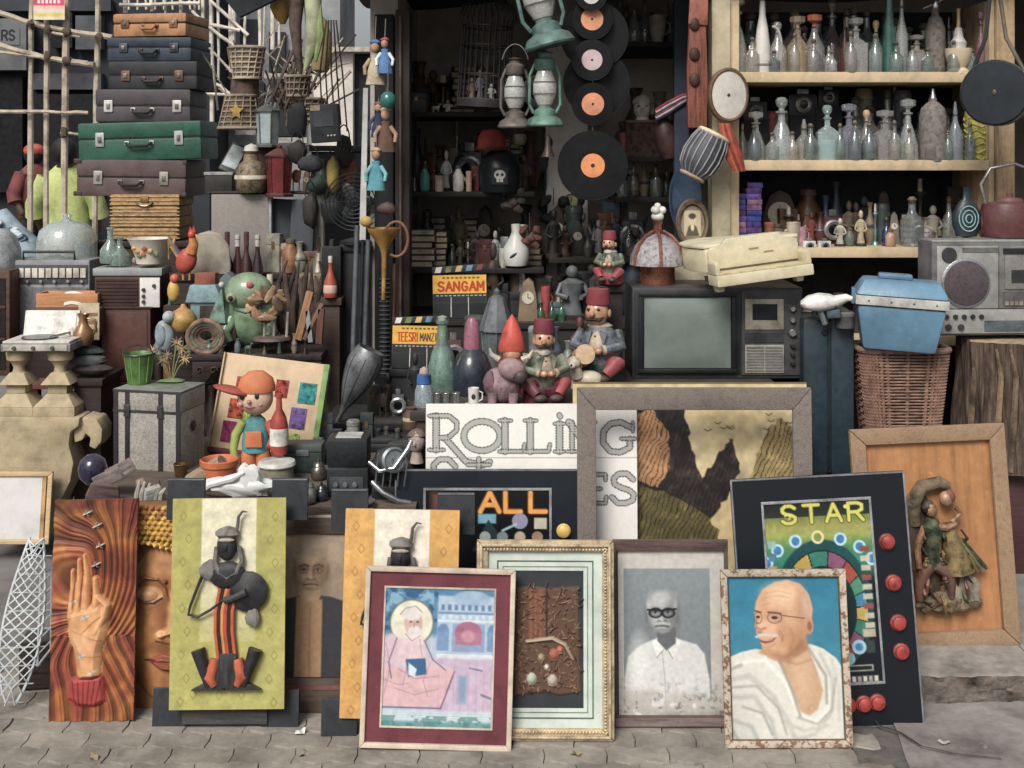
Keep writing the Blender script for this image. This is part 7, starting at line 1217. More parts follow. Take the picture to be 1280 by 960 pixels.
# yellow enamel clock hanging + dark wall bits
T('wall_clock', 'round yellow faced clock on the plaster pillar', 'clock', 714, 252, 5.95); b = B(); b.xf((0, 0, 0), (90, 0, 0)); b.lathe([(10, 0), (10, 3), (8.6, 4), (8.4, 2.6), (0, 2.6)], 22); b.done('case', M('6a6a3a', .4)); b = B(); b.xf((0, -2.7, 0), (90, 0, 0)); b.lathe([(8, 0), (0, .2)], 22); f = b.done('dial', M('c2bf7a', .5)); B().box(-.5, .5, -3.6, -3.1, 0, 6).done('hand', M('222222', .4), f)
for i, (x, y, s, lb) in enumerate([(692, 265, 1., 'black carved bat ornament hung on the plaster pillar'), (640, 250, .8, 'dark cluster of dried flowers hung under the white jar shelf'), (662, 296, .7, 'rust brown dried pod cluster hung by the pillar')]):
    T('dried_cluster', lb, 'ornament', x, y, 5.62 if i else 5.9)
    for j in range(9): B().ell((14 * s * math.cos(j * 2.4), -3 * math.sin(j), 14 * s * math.sin(j * 1.7)), (7 * s, 4 * s, 9 * s), 10, rot=(0, 40 * j, 0), lump=.2, seed=j).done('lobe', M(('2a2a2a', '4a3c32', '6a4434')[i], .7, var=.3))
    B().tube([(0, 0, 8), (0, 2, 30)], .6, 5).done('cord', M('5a5048', .8))
# clapperboards
def clapper(label, x0, x1, y0, y1, d, word, word2, ry=0):
    T('clapperboard', label, 'clapperboard', (x0 + x1) / 2, y1, d, ry=ry, rx=-6); w_, h = x1 - x0, y1 - y0; B().box(-w_ / 2, w_ / 2, 0, 3, 0, h * .84).done('slate', M('26292c', .6, var=.2), bev=.5)
    cv = Cv(0, 100, 0, 60, 'd6a23a', 190, 114); cv.noise(.07, 10); cv.rect(0, 100, 40, 60, '26292c'); 
    for i in range(9): cv.rect(18 + i * 8, 23 + i * 8, 4, 8, '6a4a2a')
    cx0 = 10; text(cv, word, cx0, 15, 5.4 if word2 else 11, 19, 2.6 if word2 else 4.2, 'b5341f', gap=.34)
    if word2: text(cv, word2, 53, 16, 5.2, 17, 1.8, '2a2a2c', gap=.34)
    for i in range(12): cv.rect(6 + i * 8, 11 + i * 8, 43.5, 45.5, 'b9b5aa')
    for x in (34, 66): cv.rect(x - .7, x + .7, 48, 60, 'c9c6be')
    cv.build('printed_face', -w_ / 2 + .5, w_ / 2 - .5, h * .30, h * .83, -.2, Mprint(.5)); 
    for x in (-.16, .16): B().box(x * w_ - .5, x * w_ + .5, -.5, -.1, 2, h * .3).done('chalk_line', M('c9c6be', .7))
    b = B(); b.xf((-w_ / 2, 0, h * .86), (0, -3, 0)); b.box(0, w_, 0, 3, 0, h * .13); ar = b.done('clap_stick', M('2a2c2e', .6), bev=.4)
    for i, c in enumerate(('cfcac0', '6a7a3c', 'c9a84c', '5a8aa8', '7a3a34')):
        b = B(); b.xf((-w_ / 2, 0, h * .86), (0, -3, 0)); b.add([(w_ * (.04 + i * .19), -.3, .6), (w_ * (.15 + i * .19), -.3, .6), (w_ * (.19 + i * .19), -.3, h * .13 - .6), (w_ * (.08 + i * .19), -.3, h * .13 - .6)], [(0, 1, 2, 3)]); b.done('stripe', M(c, .6), ar)
clapper('film clapperboard lettered SANGAM in red on yellow', 541, 609, 333, 398, 5.2, 'SANGAM', '', -1); clapper('film clapperboard lettered TEESRI MANZIL partly hidden by green bottle', 489, 556, 397, 461, 4.85, 'TEESRI', 'MANZIL', 1)
stand('clapper_stand', 'dark narrow stand under the upper clapperboard', 'stand', 545, 605, 5.2, 5.38, 0, Z(398.5, 5.2), dkb); stand('clapper_stand', 'dark stand under the lower clapperboard', 'stand', 486, 560, 4.85, 5.02, .0, Z(461.5, 4.85), M('1d2023', .6))
# records on a string
T('string_line', 'thin string that links the hanging records', 'string', 741, 250, 5.0); B().tube([(0, 3, 270), (0, 3, 60), (0, 3, 44)], .5, 5).done('string', M('a8a298', .7))
vin = M('0d0f13', .42, ior=1.3, var=.12, sc_=4, bump=0, dust=.06); 
def record(label, px, py, d, r, lc, lr=.3):
    T('vinyl_record', label, 'record', px, py, d, rz=random.uniform(-4, 4), rx=random.uniform(-3, 3), group='records hanging in a chain'); b = B(); b.xf((0, 0, 0), (90, 0, 0)); b.lathe([(1, 0), (r - .3, -.1), (r, .4), (r - .3, .9), (r * .97, .8)] + [(r * (.95 - .055 * i), .8 + (.22 if i % 2 else 0)) for i in range(11)] + [(r * .33, .8), (1, .8)], 48); b.done('disc', vin)
    if lc: b = B(); b.xf((0, 0, 0), (90, 0, 0)); b.lathe([(1, .95), (r * lr, .95), (r * lr, 1.3), (1, 1.3)], 30); l = b.done('paper_label', M(lc, .6, var=.12, sc_=20)); b = B(); b.xf((0, 0, 0), (90, 0, 0)); b.lathe([(.3, 1.4), (r * .06, 1.4), (0, 1.5)], 10); b.done('spindle_hole', M('2a2320', .6), l)
record('large black record with orange label, lowest of the chain', 741, 207, 4.98, 44, 'e0853c', .34); record('small record with orange label just above the lowest', 741, 130, 4.98, 26.5, 'dc8a5c', .53); record('small record with pale pink label in mid chain', 740, 75, 4.98, 26, 'c0a8a8', .5); record('small record with orange label near the chain top', 740, 24, 4.98, 26, 'e0905c', .54); record('small record with grey white label at the chain top', 739, -6, 4.95, 20, 'c9c6c0', .55)
record('large dark record behind the chain, upper one', 743, 44, 5.03, 43, None); record('large dark record behind the chain, lower one', 746, 104, 5.04, 42, None)
# birdcage
T('birdcage', 'dark wire birdcage with domed top hanging over the shelf', 'birdcage', 604, 134, 5.3, ry=3); cm = M('3a3438', .5, .4, var=.2)
for r, z in [(33, 0), (33, 8), (32, 40), (31, 76), (31, 100)]: B().tube([(r * math.cos(a * .2618), r * math.sin(a * .2618), z) for a in range(24)], 1.3, 6, closed=True).done('hoop', cm)
B().lathe([(33, 0), (34, 2), (34, 9), (33, 10), (0, 8)], 26).done('tray', M('3c373a', .6))
for i in range(26): a = i * 2 * math.pi / 26; ca, sa = math.cos(a), math.sin(a); B().tube([(33 * ca, 33 * sa, 8), (31 * ca, 31 * sa, 100), (36 * ca, 36 * sa, 112), (33 * ca, 33 * sa, 124), (18 * ca, 18 * sa, 136), (6 * ca, 6 * sa, 146), (3 * ca, 3 * sa, 156)], .75, 5).done('bar', cm)
B().tube([(0, 0, 150), (0, 0, 200)], 1.2, 6).done('hook', cm); B().tube([(-18, 0, 40), (18, 0, 40)], 1.2, 6).done('perch', M('6a5240', .7))
for i, (x, c, h) in enumerate([(-14, '9a7a68', 30), (-4, '7a8088', 40), (10, 'c4c0b4', 22), (4, '4a3c38', 50)]): T('statuette', ('pinkish', 'grey', 'white conical', 'tall dark')[i] + ' statuette standing inside the birdcage', 'statuette', 604 + x, 126, 5.3); statuette(h, 12, c)
# lanterns hurricane
def hurricane(label, px, py, d, s, c, ry=0, c2='cfd0c4'):
    T('hurricane_lamp', label, 'lantern', px, py, d, ry=ry, group='hanging hurricane lamps'); m = M(c, .5, .2, var=.3, sc_=20)
    B().lathe([(0, 0), (25 * s, 0), (26 * s, 2 * s), (22 * s, 10 * s), (15 * s, 14 * s), (14 * s, 22 * s), (9 * s, 25 * s), (9 * s, 29 * s), (0, 29 * s)], 24).done('fuel_tank', m)
    B().lathe([(10 * s, 29.2 * s), (16 * s, 44 * s), (16 * s, 58 * s), (10 * s, 76 * s), (9.4 * s, 76 * s), (15.2 * s, 58 * s), (15.2 * s, 44 * s), (9.2 * s, 29.3 * s)], 22).done('glass_globe', M('dfe0d8', .12, trans=.6, bump=0, var=.1, ior=1.2, dust=0))
    B().lathe([(3, 29.3 * s), (3, 40 * s), (0, 44 * s)], 10).done('burner', brass); B().lathe([(12 * s, 76.3 * s), (14 * s, 80 * s), (14 * s, 90 * s), (9 * s, 94 * s), (9 * s, 99 * s), (13 * s, 100 * s), (0, 103 * s)], 20).done('chimney_cap', m)
    for k in (-1, 1): B().tube([(k * 15 * s, 0, 18 * s), (k * 21 * s, 0, 30 * s), (k * 20 * s, 0, 70 * s), (k * 13 * s, 0, 86 * s)], 2.1 * s, 8).done('side_tube', m)
    for z in (44, 60): B().tube([(16.6 * s * math.cos(a * .314), 16.6 * s * math.sin(a * .314), z * s) for a in range(20)], .6 * s, 5, closed=True).done('guard_wire', steel)
    B().tube(arc(0, 88 * s, 20 * s, 34 * s, 20, 160, 12), .8, 6).done('bail', steel)
hurricane('green hurricane lamp hanging in front of the birdcage', 681, 158, 4.95, .92, '5f8a78'); hurricane('rusty grey hurricane lamp hanging beside the green one', 644, 160, 5.05, .86, '6a6058'); hurricane('large tilted teal hurricane lamp above the other two', 688, 58, 4.9, 1.25, '5c7f78', -14)
T('brass_bell', 'small pale bell on a cord below the green hurricane lamp', 'bell', 685, 196, 5.2); B().lathe([(9, 0), (7, 4), (4, 12), (3, 26), (0, 28)], 14).done('bell', M('8a7a6c', .4, .4)); B().tube([(0, 0, 28), (0, 0, 44)], .6, 5).done('cord', M('7a7064', .8))
# marble head on box, leather bottle, flag cloth, totem, banjo, tabla
T('carved_box', 'brown carved box under the marble head', 'box', 807, 196, 5.62); B().box(-24, 24, 0, 30, 0, 42).done('body', M('5a463c', .7, var=.5, sc_=40, bump=.9), bev=1); B().box(-25, 25, -1, 31, 42.1, 46).done('lid', M('6a5446', .7), bev=.6)
T('marble_head', 'white marble head on the brown carved box', 'bust', 803, 151, 5.66); mb = M('c6c1b6', .5, var=.1); B().ell((0, 0, 16), (11, 12, 15), 16).done('head', mb); B().ell((-1, -11, 14), (2, 2.4, 3.4), 8).done('nose', mb); B().ell((0, 2, 24), (12, 12, 9), 14, lump=.12).done('hair', M('b3ada2', .6)); B().lathe([(9, 0), (7, 6), (7, 10)], 12).done('neck', mb)
for s in (-1, 1): B().ell((s * 4.5 - 1, -10.6, 18), (2.4, 1, 1.3), 8).done('eye', M('8f897e', .6))
LT('leather_flask', 'dark brown leather flask hanging beside the carved box', 'flask', 838, 200, 5.4, [(0, 0), (9, 2), (13, 14), (14, 34), (10, 46), (5, 54), (4, 60), (0, 60)], M('4c3230', .5, var=.3), [('collar', [(5.4, 53), (6.4, 56), (5, 59)], M('c2b49c', .5))], ry=-12, n=18)
T('flag_cloth', 'folded red white and blue cloth above the leather flask', 'cloth', 846, 150, 5.35)
for i, c in enumerate(('9c3a48', 'cfc4c0', '34456e', '9c3a48', 'c8b8b4', '2c3450')): B().tube([(-26, 0, 4 - i * 2.4 + 8), (-10, -2, 10 - i * 2.6 + 12), (6, -2, 16 - i * 2 + 14), (16, 0, 14 - i + 18)], [2.4, 2.6, 2.6, 2], 8).done('fold', M(c, .8))
T('wooden_totem', 'tall reddish carved wooden plank hanging beside the cream shelf post', 'totem', 872, 160, 4.92); tm = M('8a4a34', .6, kind='grain', var=.4); B().prism([(-12, 0), (12, 0), (13, 60), (11, 120), (14, 200), (-8, 200), (-10, 130), (-13, 70)], 0, 12).done('plank', tm, bev=2)
for z in (60, 92, 130): B().ell((-4, -1, z), (7, 4, 9), 12).done('carved_knob', M('4a2a22', .6))
B().prism([(-12, 130), (12, 128), (13, 160), (-10, 162)], -3, 0).done('carved_band', M('a05a42', .6), bev=1)
T('blue_post', 'narrow dark blue post behind the carved wooden plank', 'post', 852, 330, 5.35); B().box(-9, 9, 0, 12, -200, 350).done('post', M('2b3548', .7, var=.2), bev=1)
T('frame_drum', 'round white frame drum hanging on the cream shelf post', 'drum', 910, 119, 4.88, rz=8); b = B(); b.xf((0, 0, 0), (90, 0, 0)); b.lathe([(24, -8), (26.5, -6), (27, 4), (25, 6), (23, 5), (23, -8)], 36, sx=.96, sy=1.28); b.done('rim', M('6a4f38', .6, kind='wood', var=.3)); b = B(); b.xf((0, 0, 0), (90, 0, 0)); b.lathe([(23.6, 4.6), (10, 5.4), (0, 5.4)], 36, sx=.96, sy=1.28); b.done('skin', M('c2bcb2', .7, var=.12, sc_=8)); B().ell((-1, -6, 0), (2, .8, 2), 10).done('centre_dot', M('3a3632', .6))
T('tabla_drum', 'strapped tabla drum hanging below the frame drum', 'drum', 880, 192, 4.85, ry=28); B().lathe([(0, -32), (14, -31), (22, -22), (25, -4), (23, 14), (20, 24), (0, 25)], 26, sy=.85).done('shell', M('4a4a52', .5, var=.2))
for i in range(18): a = i * .349; B().tube([(13 * math.cos(a), 11 * math.sin(a), -31), (23.2 * math.cos(a), 19.8 * math.sin(a), -20), (26 * math.cos(a), 22.2 * math.sin(a), -4), (24 * math.cos(a), 20.6 * math.sin(a), 14), (20.6 * math.cos(a), 17.6 * math.sin(a), 25)], 1.1, 5).done('strap', M('8d9094', .6))
B().lathe([(20.5, 24), (22, 26), (20, 29), (14, 30), (0, 29)], 26, sy=.85).done('head', M('cdbf98', .7)); B().lathe([(8, 30.2), (0, 30.8)], 18, sy=.85).done('black_patch', M('2e2826', .7)); B().tube([(15 * math.cos(a * .35), 12.8 * math.sin(a * .35), -32) for a in range(18)], 2.4, 7, closed=True).done('base_ring', M('b59a84', .7))
T('red_scarf', 'red and orange striped scarf hanging beside the tabla drum', 'scarf', 914, 214, 4.86)
for i, c in enumerate(('a8402c', 'c0602c', '8f3024', 'b5522c', '9a3826')): B().tube([(-14 + i * 2.6, 0, 60), (-12 + i * 4, -2, 38), (-4 + i * 4, -2, 16), (4 + i * 3.2, 0, 0)], [1.5, 3, 2.8, 1.4], 8).done('pleat', M(c, .75))
b = B(); b.xf((856, 0, 0)); T('blue_tray', 'oval dark blue tray hung below the tabla drum', 'tray', 856, 248, 5.3); b = B(); b.xf((0, 0, 0), (90, 0, 0)); b.lathe([(0, 0), (17, 0), (20, 3), (20.6, 4), (19, 4), (16, 1.4), (0, 1.4)], 32, sy=2.05); b.done('tray', M('33475e', .45, var=.2))
T('oval_frame', 'oval carved frame with an old photograph behind the piano', 'framed photo', 866, 309, 4.92, rx=-8); b = B(); b.xf((0, 0, 30), (90, 0, 0)); b.lathe([(15, -2), (19, -1), (21, 3), (19, 6), (16, 5), (15, 2)], 36, sy=1.5); b.done('frame', M('6e5a44', .6, var=.4, sc_=40, bump=.7))
cv = Cv(0, 30, 0, 45, 'b5a684', 40, 60); cv.ell(15, 16, 6, 8, 'c9b498', soft=2); cv.ell(15, 10, 6.5, 5, '3f382e', soft=2); cv.poly([(3, 45), (8, 28), (15, 25), (22, 28), (27, 45)], '54493c', soft=2); cv.ell(15, 30, 3, 6, 'cfc2a4', soft=2); cv.ell(13, 16, .8, .7, '3a3028'); cv.ell(17, 16, .8, .7, '3a3028'); cv.line([(13.5, 20.5), (16.5, 20.5)], .8, '7a5a48')
b = B(); b.xf((0, 0, 30), (90, 0, 0)); b.lathe([(15.4, 0), (15.4, .5), (0, .5)], 30, sy=1.5); b.done('photo_back', M('8a7c62', .6)); cv.build('photo', -10.5, 10.5, 14, 46, -.8, Mprint(.5))
stand('ledge', 'cream ledge behind the television under the oval frame', 'ledge', 838, 905, 4.9, 5.05, 0, Z(309.5, 4.92), M('b5a88c', .7))
# ================================================================= CREAM SHELF UNIT ON THE RIGHT
crm = M('c6ad82', .65, var=.16, sc_=7, kind='noise', bump=.2); crm2 = M('b39a74', .7, var=.25, sc_=5, kind='grain')
thing0('shelf_unit', 'cream painted open shelf unit crowded with glass bottles', 'shelf unit')
def ub(px0, px1, y0, y1, z0, z1, nm, m): U().box(X(px0, 5), X(px1, 5), y0, y1, z0, z1).done(nm, m, bev=.003)
ub(889, 912, 4.98, 5.08, .078, 2.3, 'post', M('b5a684', .7, var=.2, sc_=6)); ub(912.3, 924, 5.0, 5.42, .078, 2.3, 'side_panel', crm); ub(1236, 1243, 5.0, 5.42, .078, 2.3, 'side_panel', crm2); ub(1243.3, 1266, 4.98, 5.06, .078, 2.3, 'post', M('a88a62', .7, var=.35, sc_=6, kind='grain'))
for yt, yb in ((90, 103), (200, 213), (309.5, 322), (420, 432)): ub(924.3, 1235.7, 4.995, 5.42, Z(yb, 5), Z(yt, 5), 'shelf_board', crm)
ub(912.3, 1243, 5.423, 5.44, .078, 2.3, 'back_panel', M('23292c', .8, var=.3))
g_ = lambda c, r=.06, t=.82: M(c, r, trans=t, bump=0, dust=0, var=.06, ior=1.28)
def decanter(label, px, py, d, w_, h, c='c9d2cc', shape='square', stop='ball', fill=None, cat='bottle', stc=None, t=.78):
    T('glass_decanter' if stop != 'cork' else 'glass_bottle', label, cat, px, py, d, rz=random.uniform(-20, 20), group='bottles on the cream shelves'); r = w_ / 2; bh = h * .56; gm = g_(c, t=t)
    if shape == 'square': B().lathe([(0, 0), (r * 1.25, .4), (r * 1.3, 2), (r * 1.3, bh * .92), (r * .8, bh * 1.04), (r * .36, bh * 1.12), (r * .32, h * .74), (r * .5, h * .755), (r * .5, h * .78), (0, h * .78)], 4, a0=.785, sy=.8).done('body', gm, bev=1.4, smooth=25)
    elif shape == 'bell': B().lathe([(0, 0), (r * .95, .4), (r, 3), (r * .92, bh * .5), (r * .5, bh * .95), (r * .28, bh * 1.1), (r * .26, h * .74), (r * .44, h * .755), (r * .44, h * .78), (0, h * .78)], 20).done('body', gm)
    elif shape == 'tall': B().lathe([(0, 0), (r * .9, .4), (r, 3), (r * .95, h * .45), (r * .45, h * .62), (r * .3, h * .7), (r * .28, h * .76), (r * .4, h * .77), (0, h * .78)], 18).done('body', gm)
    elif shape == 'facet': B().lathe([(0, 0), (r * .95, .4), (r, 3), (r, bh * .8), (r * .6, bh), (r * .3, bh * 1.14), (r * .3, h * .76), (r * .5, h * .78), (0, h * .78)], 8).done('body', gm, bev=.8, smooth=20)
    if fill: B().lathe([(0, 1.5), (r * .82, 2), (r * .82, bh * .7), (0, bh * .7)], 14, sy=.8).done('liquid', M(fill, .2, var=.05))
    sm = M(stc, .5) if stc else gm
    if stop == 'ball': B().lathe([(r * .24, h * .785), (r * .2, h * .82), (r * .42, h * .88), (r * .46, h * .94), (r * .3, h * .99), (0, h)], 12).done('stopper', sm)
    elif stop == 'flat': B().lathe([(r * .24, h * .785), (r * .2, h * .84), (r * .7, h * .88), (r * .74, h * .97), (0, h)], 8).done('stopper', sm, smooth=20)
    elif stop == 'cork': B().lathe([(r * .24, h * .785), (r * .26, h * .92), (0, h * .92)], 10).done('cork', M('9a7a56', .8))
    elif stop == 'cone': B().lathe([(r * .24, h * .785), (r * .3, h * .82), (r * .1, h), (0, h)], 10).done('stopper', sm)
p2 = 203
for a in [('round engraved decanter nearest the frame drum, lower shelf', 945, 26, 64, 'b9bcb4', 'bell', 'flat'), ('broad bell decanter with ball stopper, lower shelf', 977, 34, 82, 'c2cdc8', 'bell', 'ball'), ('faceted clear decanter with pointed stopper, lower shelf', 1005, 26, 54, 'bdb8ac', 'facet', 'cone'), ('square decanter half full of pale blue liquid', 1034, 28, 72, 'b5cfcd', 'square', 'ball', '8fb0b4'), ('square decanter tinted grey violet, lower shelf', 1061, 26, 74, 'a5a3b4', 'square', 'flat'), ('slim bottle with tan wooden stopper, lower shelf', 1083, 20, 66, 'b5b2a6', 'tall', 'ball', None, 'b59a6a'), ('low square crystal decanter with flat stopper', 1106, 30, 66, 'b9b5b4', 'square', 'flat'), ('pear shaped clear decanter next to the grey siphon', 1135, 26, 80, 'c6ccca', 'bell', 'flat'), ('slender blue grey bottle between siphon and yellow vase', 1194, 20, 76, 'a9b3bd', 'tall', 'cone'), ('thin clear bottle behind the round decanters, lower shelf', 928, 14, 52, 'b0b0a4', 'tall', 'cork')]:
    decanter(a[0], a[1], p2, 5.06, a[2], a[3], a[4], a[5], a[6], a[7] if len(a) > 7 else None, stc=a[8] if len(a) > 8 else None)
LT('soda_siphon', 'grey mesh covered soda siphon on the lower bottle shelf', 'siphon', 1166, p2, 5.05, [(0, 0), (15, .5), (16, 3), (16.5, 8), (16.5, 58), (14, 68), (8, 74), (5, 76), (5, 80), (0, 80)], M('857a74', .6, var=.3, sc_=60, bump=.8), [('base_ring', [(16.2, 0), (17.2, 1), (17.2, 5), (16.2, 6)], steel), ('valve', [(4.6, 80.2), (3, 86), (2, 92), (0, 93)], chrome)], n=22)
LT('yellow_vase', 'tall yellow green textured vase at the end of the lower bottle shelf', 'vase', 1221, p2, 5.08, [(0, 0), (13, .5), (14.5, 4), (15, 60), (12, 78), (6, 86), (5, 86), (10, 76), (0, 70)], M('b0a838', .45, var=.35, sc_=60, bump=.9), n=20)
for i in range(7): B().tube([(15.2 * math.cos(a * .314 + i), 15.2 * math.sin(a * .314 + i), 6 + i * 8 + 2.4 * math.sin(a * 1.57)) for a in range(20)], 1, 5, closed=True).done('wave_rib', M('c4bc4a', .45))
p1 = 93
for a in [('tall pale goblet shaped bottle nearest the frame drum, upper shelf', 922, 26, 100, 'bdb8ac', 'bell', 'flat'), ('clear jug shaped bottle beside the ribbed white bottle', 972, 24, 66, 'c9c4b8', 'tall', 'ball'), ('stout amber filled bottle, upper shelf', 997, 28, 74, 'c9b08c', 'facet', 'flat', 'a8845a'), ('grey bottle with orange cap on the upper shelf', 1018, 26, 76, 'a5a198', 'tall', 'flat', None, 'c0623a'), ('small white topped bottle beside the painted column', 1036, 16, 36, 'c9c4b8', 'tall', 'cone'), ('clear square shouldered bottle, upper shelf', 1070, 26, 72, 'c4c4bc', 'square', 'flat'), ('dark crystal bottle with gold stopper beside the green bottle', 1095, 18, 68, '8a948c', 'tall', 'ball', None, 'a08a4a'), ('tall clear candle shaped bottle beside the green bottle', 1127, 16, 108, 'c4c8c0', 'tall', 'cone'), ('low engraved bottle with grey stopper before the mesh siphon', 1146, 24, 50, 'b9aea4', 'square', 'flat'), ('slim pink tinted bottle at the end of the upper shelf', 1226, 16, 80, '9a6a74', 'tall', 'flat'), ('big dim bottle at the back of the upper shelf', 1040, 30, 100, '8f857c', 'bell', 'ball', None, None, .2), ('narrow dim bottle behind the mortar', 1186, 14, 78, '8f9490', 'tall', 'cone', None, None, .2), ('red brown narrow bottle at the back beside the amber one', 1056, 12, 80, 'a05a48', 'tall', 'cork', None, None, .1)]:
    decanter(a[0], a[1], p1 if len(a) < 10 else 98, 5.06 + (a[9] if len(a) > 9 else 0), a[2], a[3], a[4], a[5], a[6], a[7] if len(a) > 7 else None, stc=a[8] if len(a) > 8 else None)
LT('ribbed_bottle', 'white ribbed bottle with printed bands on the upper shelf', 'bottle', 953, p1, 5.05, [(0, 0), (11, .5), (11.5, 3), (10, 30), (7, 58), (4, 74), (3.4, 92), (0, 92)], M('c6c2b8', .4, var=.08), [('band', [(11.3 - i * 1.1, 10 + i * 9), (11.6 - i * 1.1, 11.5 + i * 9), (11.0 - i * 1.1, 13 + i * 9)], M('8f8a80', .5)) for i in range(5)], n=20)
B().tube(arc(14, 34, 10, 26, -80, 100, 10), 1.6, 8).done('handle', M('c6c2b8', .4))
T('glass_bottle', 'tall slim dark green bottle on the upper shelf', 'bottle', 1111, p1, 5.06, group='bottles on the cream shelves'); B().lathe([(0, 0), (10, .5), (10, 8), (8, 40), (5, 80), (4, 110), (0, 110)], 18).done('body', M('2a7a6a', .1, trans=.5, bump=0, dust=0)); B().lathe([(4.6, 98), (5.2, 100), (4.6, 104)], 14).done('lip', M('2a7a6a', .2))
LT('soda_siphon', 'mesh covered siphon with lever on the upper shelf', 'siphon', 1169, p1, 5.1, [(0, 0), (12, .5), (12.5, 4), (12.5, 56), (8, 70), (4.5, 74), (4.5, 82), (0, 82)], M('7d746c', .5, var=.35, sc_=50, bump=.8), [('valve', [(4, 82), (4.6, 84), (3, 92), (0, 93)], chrome)], n=20)
B().tube([(-16, -2, 82), (-2, -2, 88), (14, -2, 96)], 1.3, 7).done('lever', chrome)
LT('mortar', 'cream stone mortar with pestle on the upper shelf', 'mortar', 1198, p1, 5.04, [(0, 0), (14, .3), (14, 4), (9, 8), (13, 14), (16, 24), (16.5, 32), (14, 32), (12, 20), (0, 16)], M('cdb894', .45, var=.1), [('inner_cup', [(9, 32), (10, 40), (6, 46), (4, 58), (0, 60)], M('c9c6bc', .4)), ('pestle', [(2.4, 58), (2, 76), (2.6, 82), (0, 83)], M('a98a58', .5))], n=22)
# cameras and boxes behind the lower bottles
for i, (x, py, h, w_, lb) in enumerate([(1004, 144, 34, 36, 'old black camera behind the square decanters'), (1036, 132, 26, 26, 'small black and chrome camera beside the old black camera'), (944, 150, 30, 30, 'dark grey camera behind the round engraved decanter')]):
    T('camera', lb, 'camera', x, py + 1, 5.25); camera(h, w_, ('2a2c38', '24262a', '33363c')[i])
T('book', 'dark blue book standing behind the low crystal decanter', 'book', 1105, 202, 5.3); B().box(-22, 12, 0, 30, 0, 96).done('cover', M('242a38', .7), bev=.6); B().box(12.2, 15, 1, 29, 1, 95).done('page_block', M('b9b5a8', .8))
for x, c, h, lb in [(965, '9a4a48', 62, 'red labelled tin behind the bell decanter'), (990, 'a59c88', 64, 'pale tin behind the faceted decanter'), (1080, '8f8a6a', 90, 'olive tall tin behind the slim wooden stopper bottle'), (1128, '7a8088', 88, 'grey tin behind the pear decanter')]: T('tin', lb, 'tin', x, 201, 5.3); tin(h, 22, c)
stand('camera_riser', 'dark riser block under the old cameras', 'block', 930, 1052, 5.24, 5.36, Z(200, 5) + .001, Z(149, 5.25), M('23262a', .7)) if 0 else None
for x, py, h in [(1004, 145, 57), (1036, 133, 69), (944, 151, 51)]: U().box(-17, 17, 0, 18, 0, h).solo('riser_box', 'dark cardboard riser box under the camera %s' % {1004: 'behind square decanters', 1036: 'with chrome trim', 944: 'behind the engraved decanter'}[x], 'box', M('2a2b2d', .8), x, py + h, 5.245, bev=.6)
# third shelf: cassettes and little figures
p3 = 312
cc = ['4a3a8a', '6a4aa0', '8a5a8a', '3a4a9a', '5a3a7a', 'a07090', '2f3f8a']
for i in range(12):
    for j, x in enumerate((923, 943)):
        if i > 9 and j == 0: continue
        U().box(-9.5, 9.5, 0, 30, 0, 6.6).solo('cassette_box', 'violet and blue cassette box, layer %s from the shelf, %s stack' % (ORD[i], ('post side', 'inner')[j]), 'cassette', M(cc[(i * 3 + j * 2) % 7], .35, var=.35, sc_=60), x + random.uniform(-1, 1), p3 - i * 7.0, 5.04 + .02 * j, rz=random.uniform(-5, 5), group='stacked cassette boxes', bev=.5)
row('the third cream shelf', 5.08, Z(309.5, 5), [(962, 30, 14, tin, '8a4a34'), (972, 22, 26, animal, 'a39a84'), (986, 44, 22, box_, '5a3a28', .12), (992, 30, 20, cup, 'b0a58c'), (1002, 24, 14, cup, 'c0889a'), (1014, 42, 14, statuette, '7a3a34', .12), (1032, 60, 16, vase, '3a4a6a', .15), (1050, 36, 14, statuette, 'b5b0a0'), (1062, 24, 12, jar, '5a6a5a'), (1076, 46, 14, statuette, 'b0a07a'), (1094, 52, 10, candle, '7fa3a3', .05), (1108, 36, 12, gbottle, '2c3a7a'), (1113, 22, 13, jar, 'b08a6a', -.02), (1140, 62, 30, gbottle, '9aa0a0'), (1166, 50, 22, statuette, '8a8472', .1), (1158, 24, 14, animal, '9a8a8a', -.02), (1186, 60, 18, gbottle, 'a3a8a0', .1)], 'from the cassettes')
row('the third cream shelf at the back', 5.28, Z(309.5, 5), [(975, 66, 50, clock, '4a342a'), (1010, 70, 36, jar, '5a3a24'), (1045, 76, 24, vase, '2c3440'), (1080, 60, 26, statuette, '3f4a44'), (1105, 66, 22, clock, '4a3a3a'), (1150, 80, 22, candle, '5a5a52'), (1200, 70, 30, box_, '3a3430')], 'from the cassettes')
for i, (x, lb) in enumerate([(1012, 'small white toy camera beside the cassettes row'), (1031, 'second small white toy camera on the cream shelf')]): T('toy_camera', lb, 'camera', x, 314, 5.02); camera(16, 16, 'c9c6bc')
row('the lowest cream shelf', 5.08, Z(420, 5), [(1048, 50, 22, vase, '6a3a2c'), (1012, 44, 20, jar, '7a6a58'), (1080, 60, 24, clock, '3a3230'), (1110, 56, 24, jar, '4a4a48')], 'from the television')
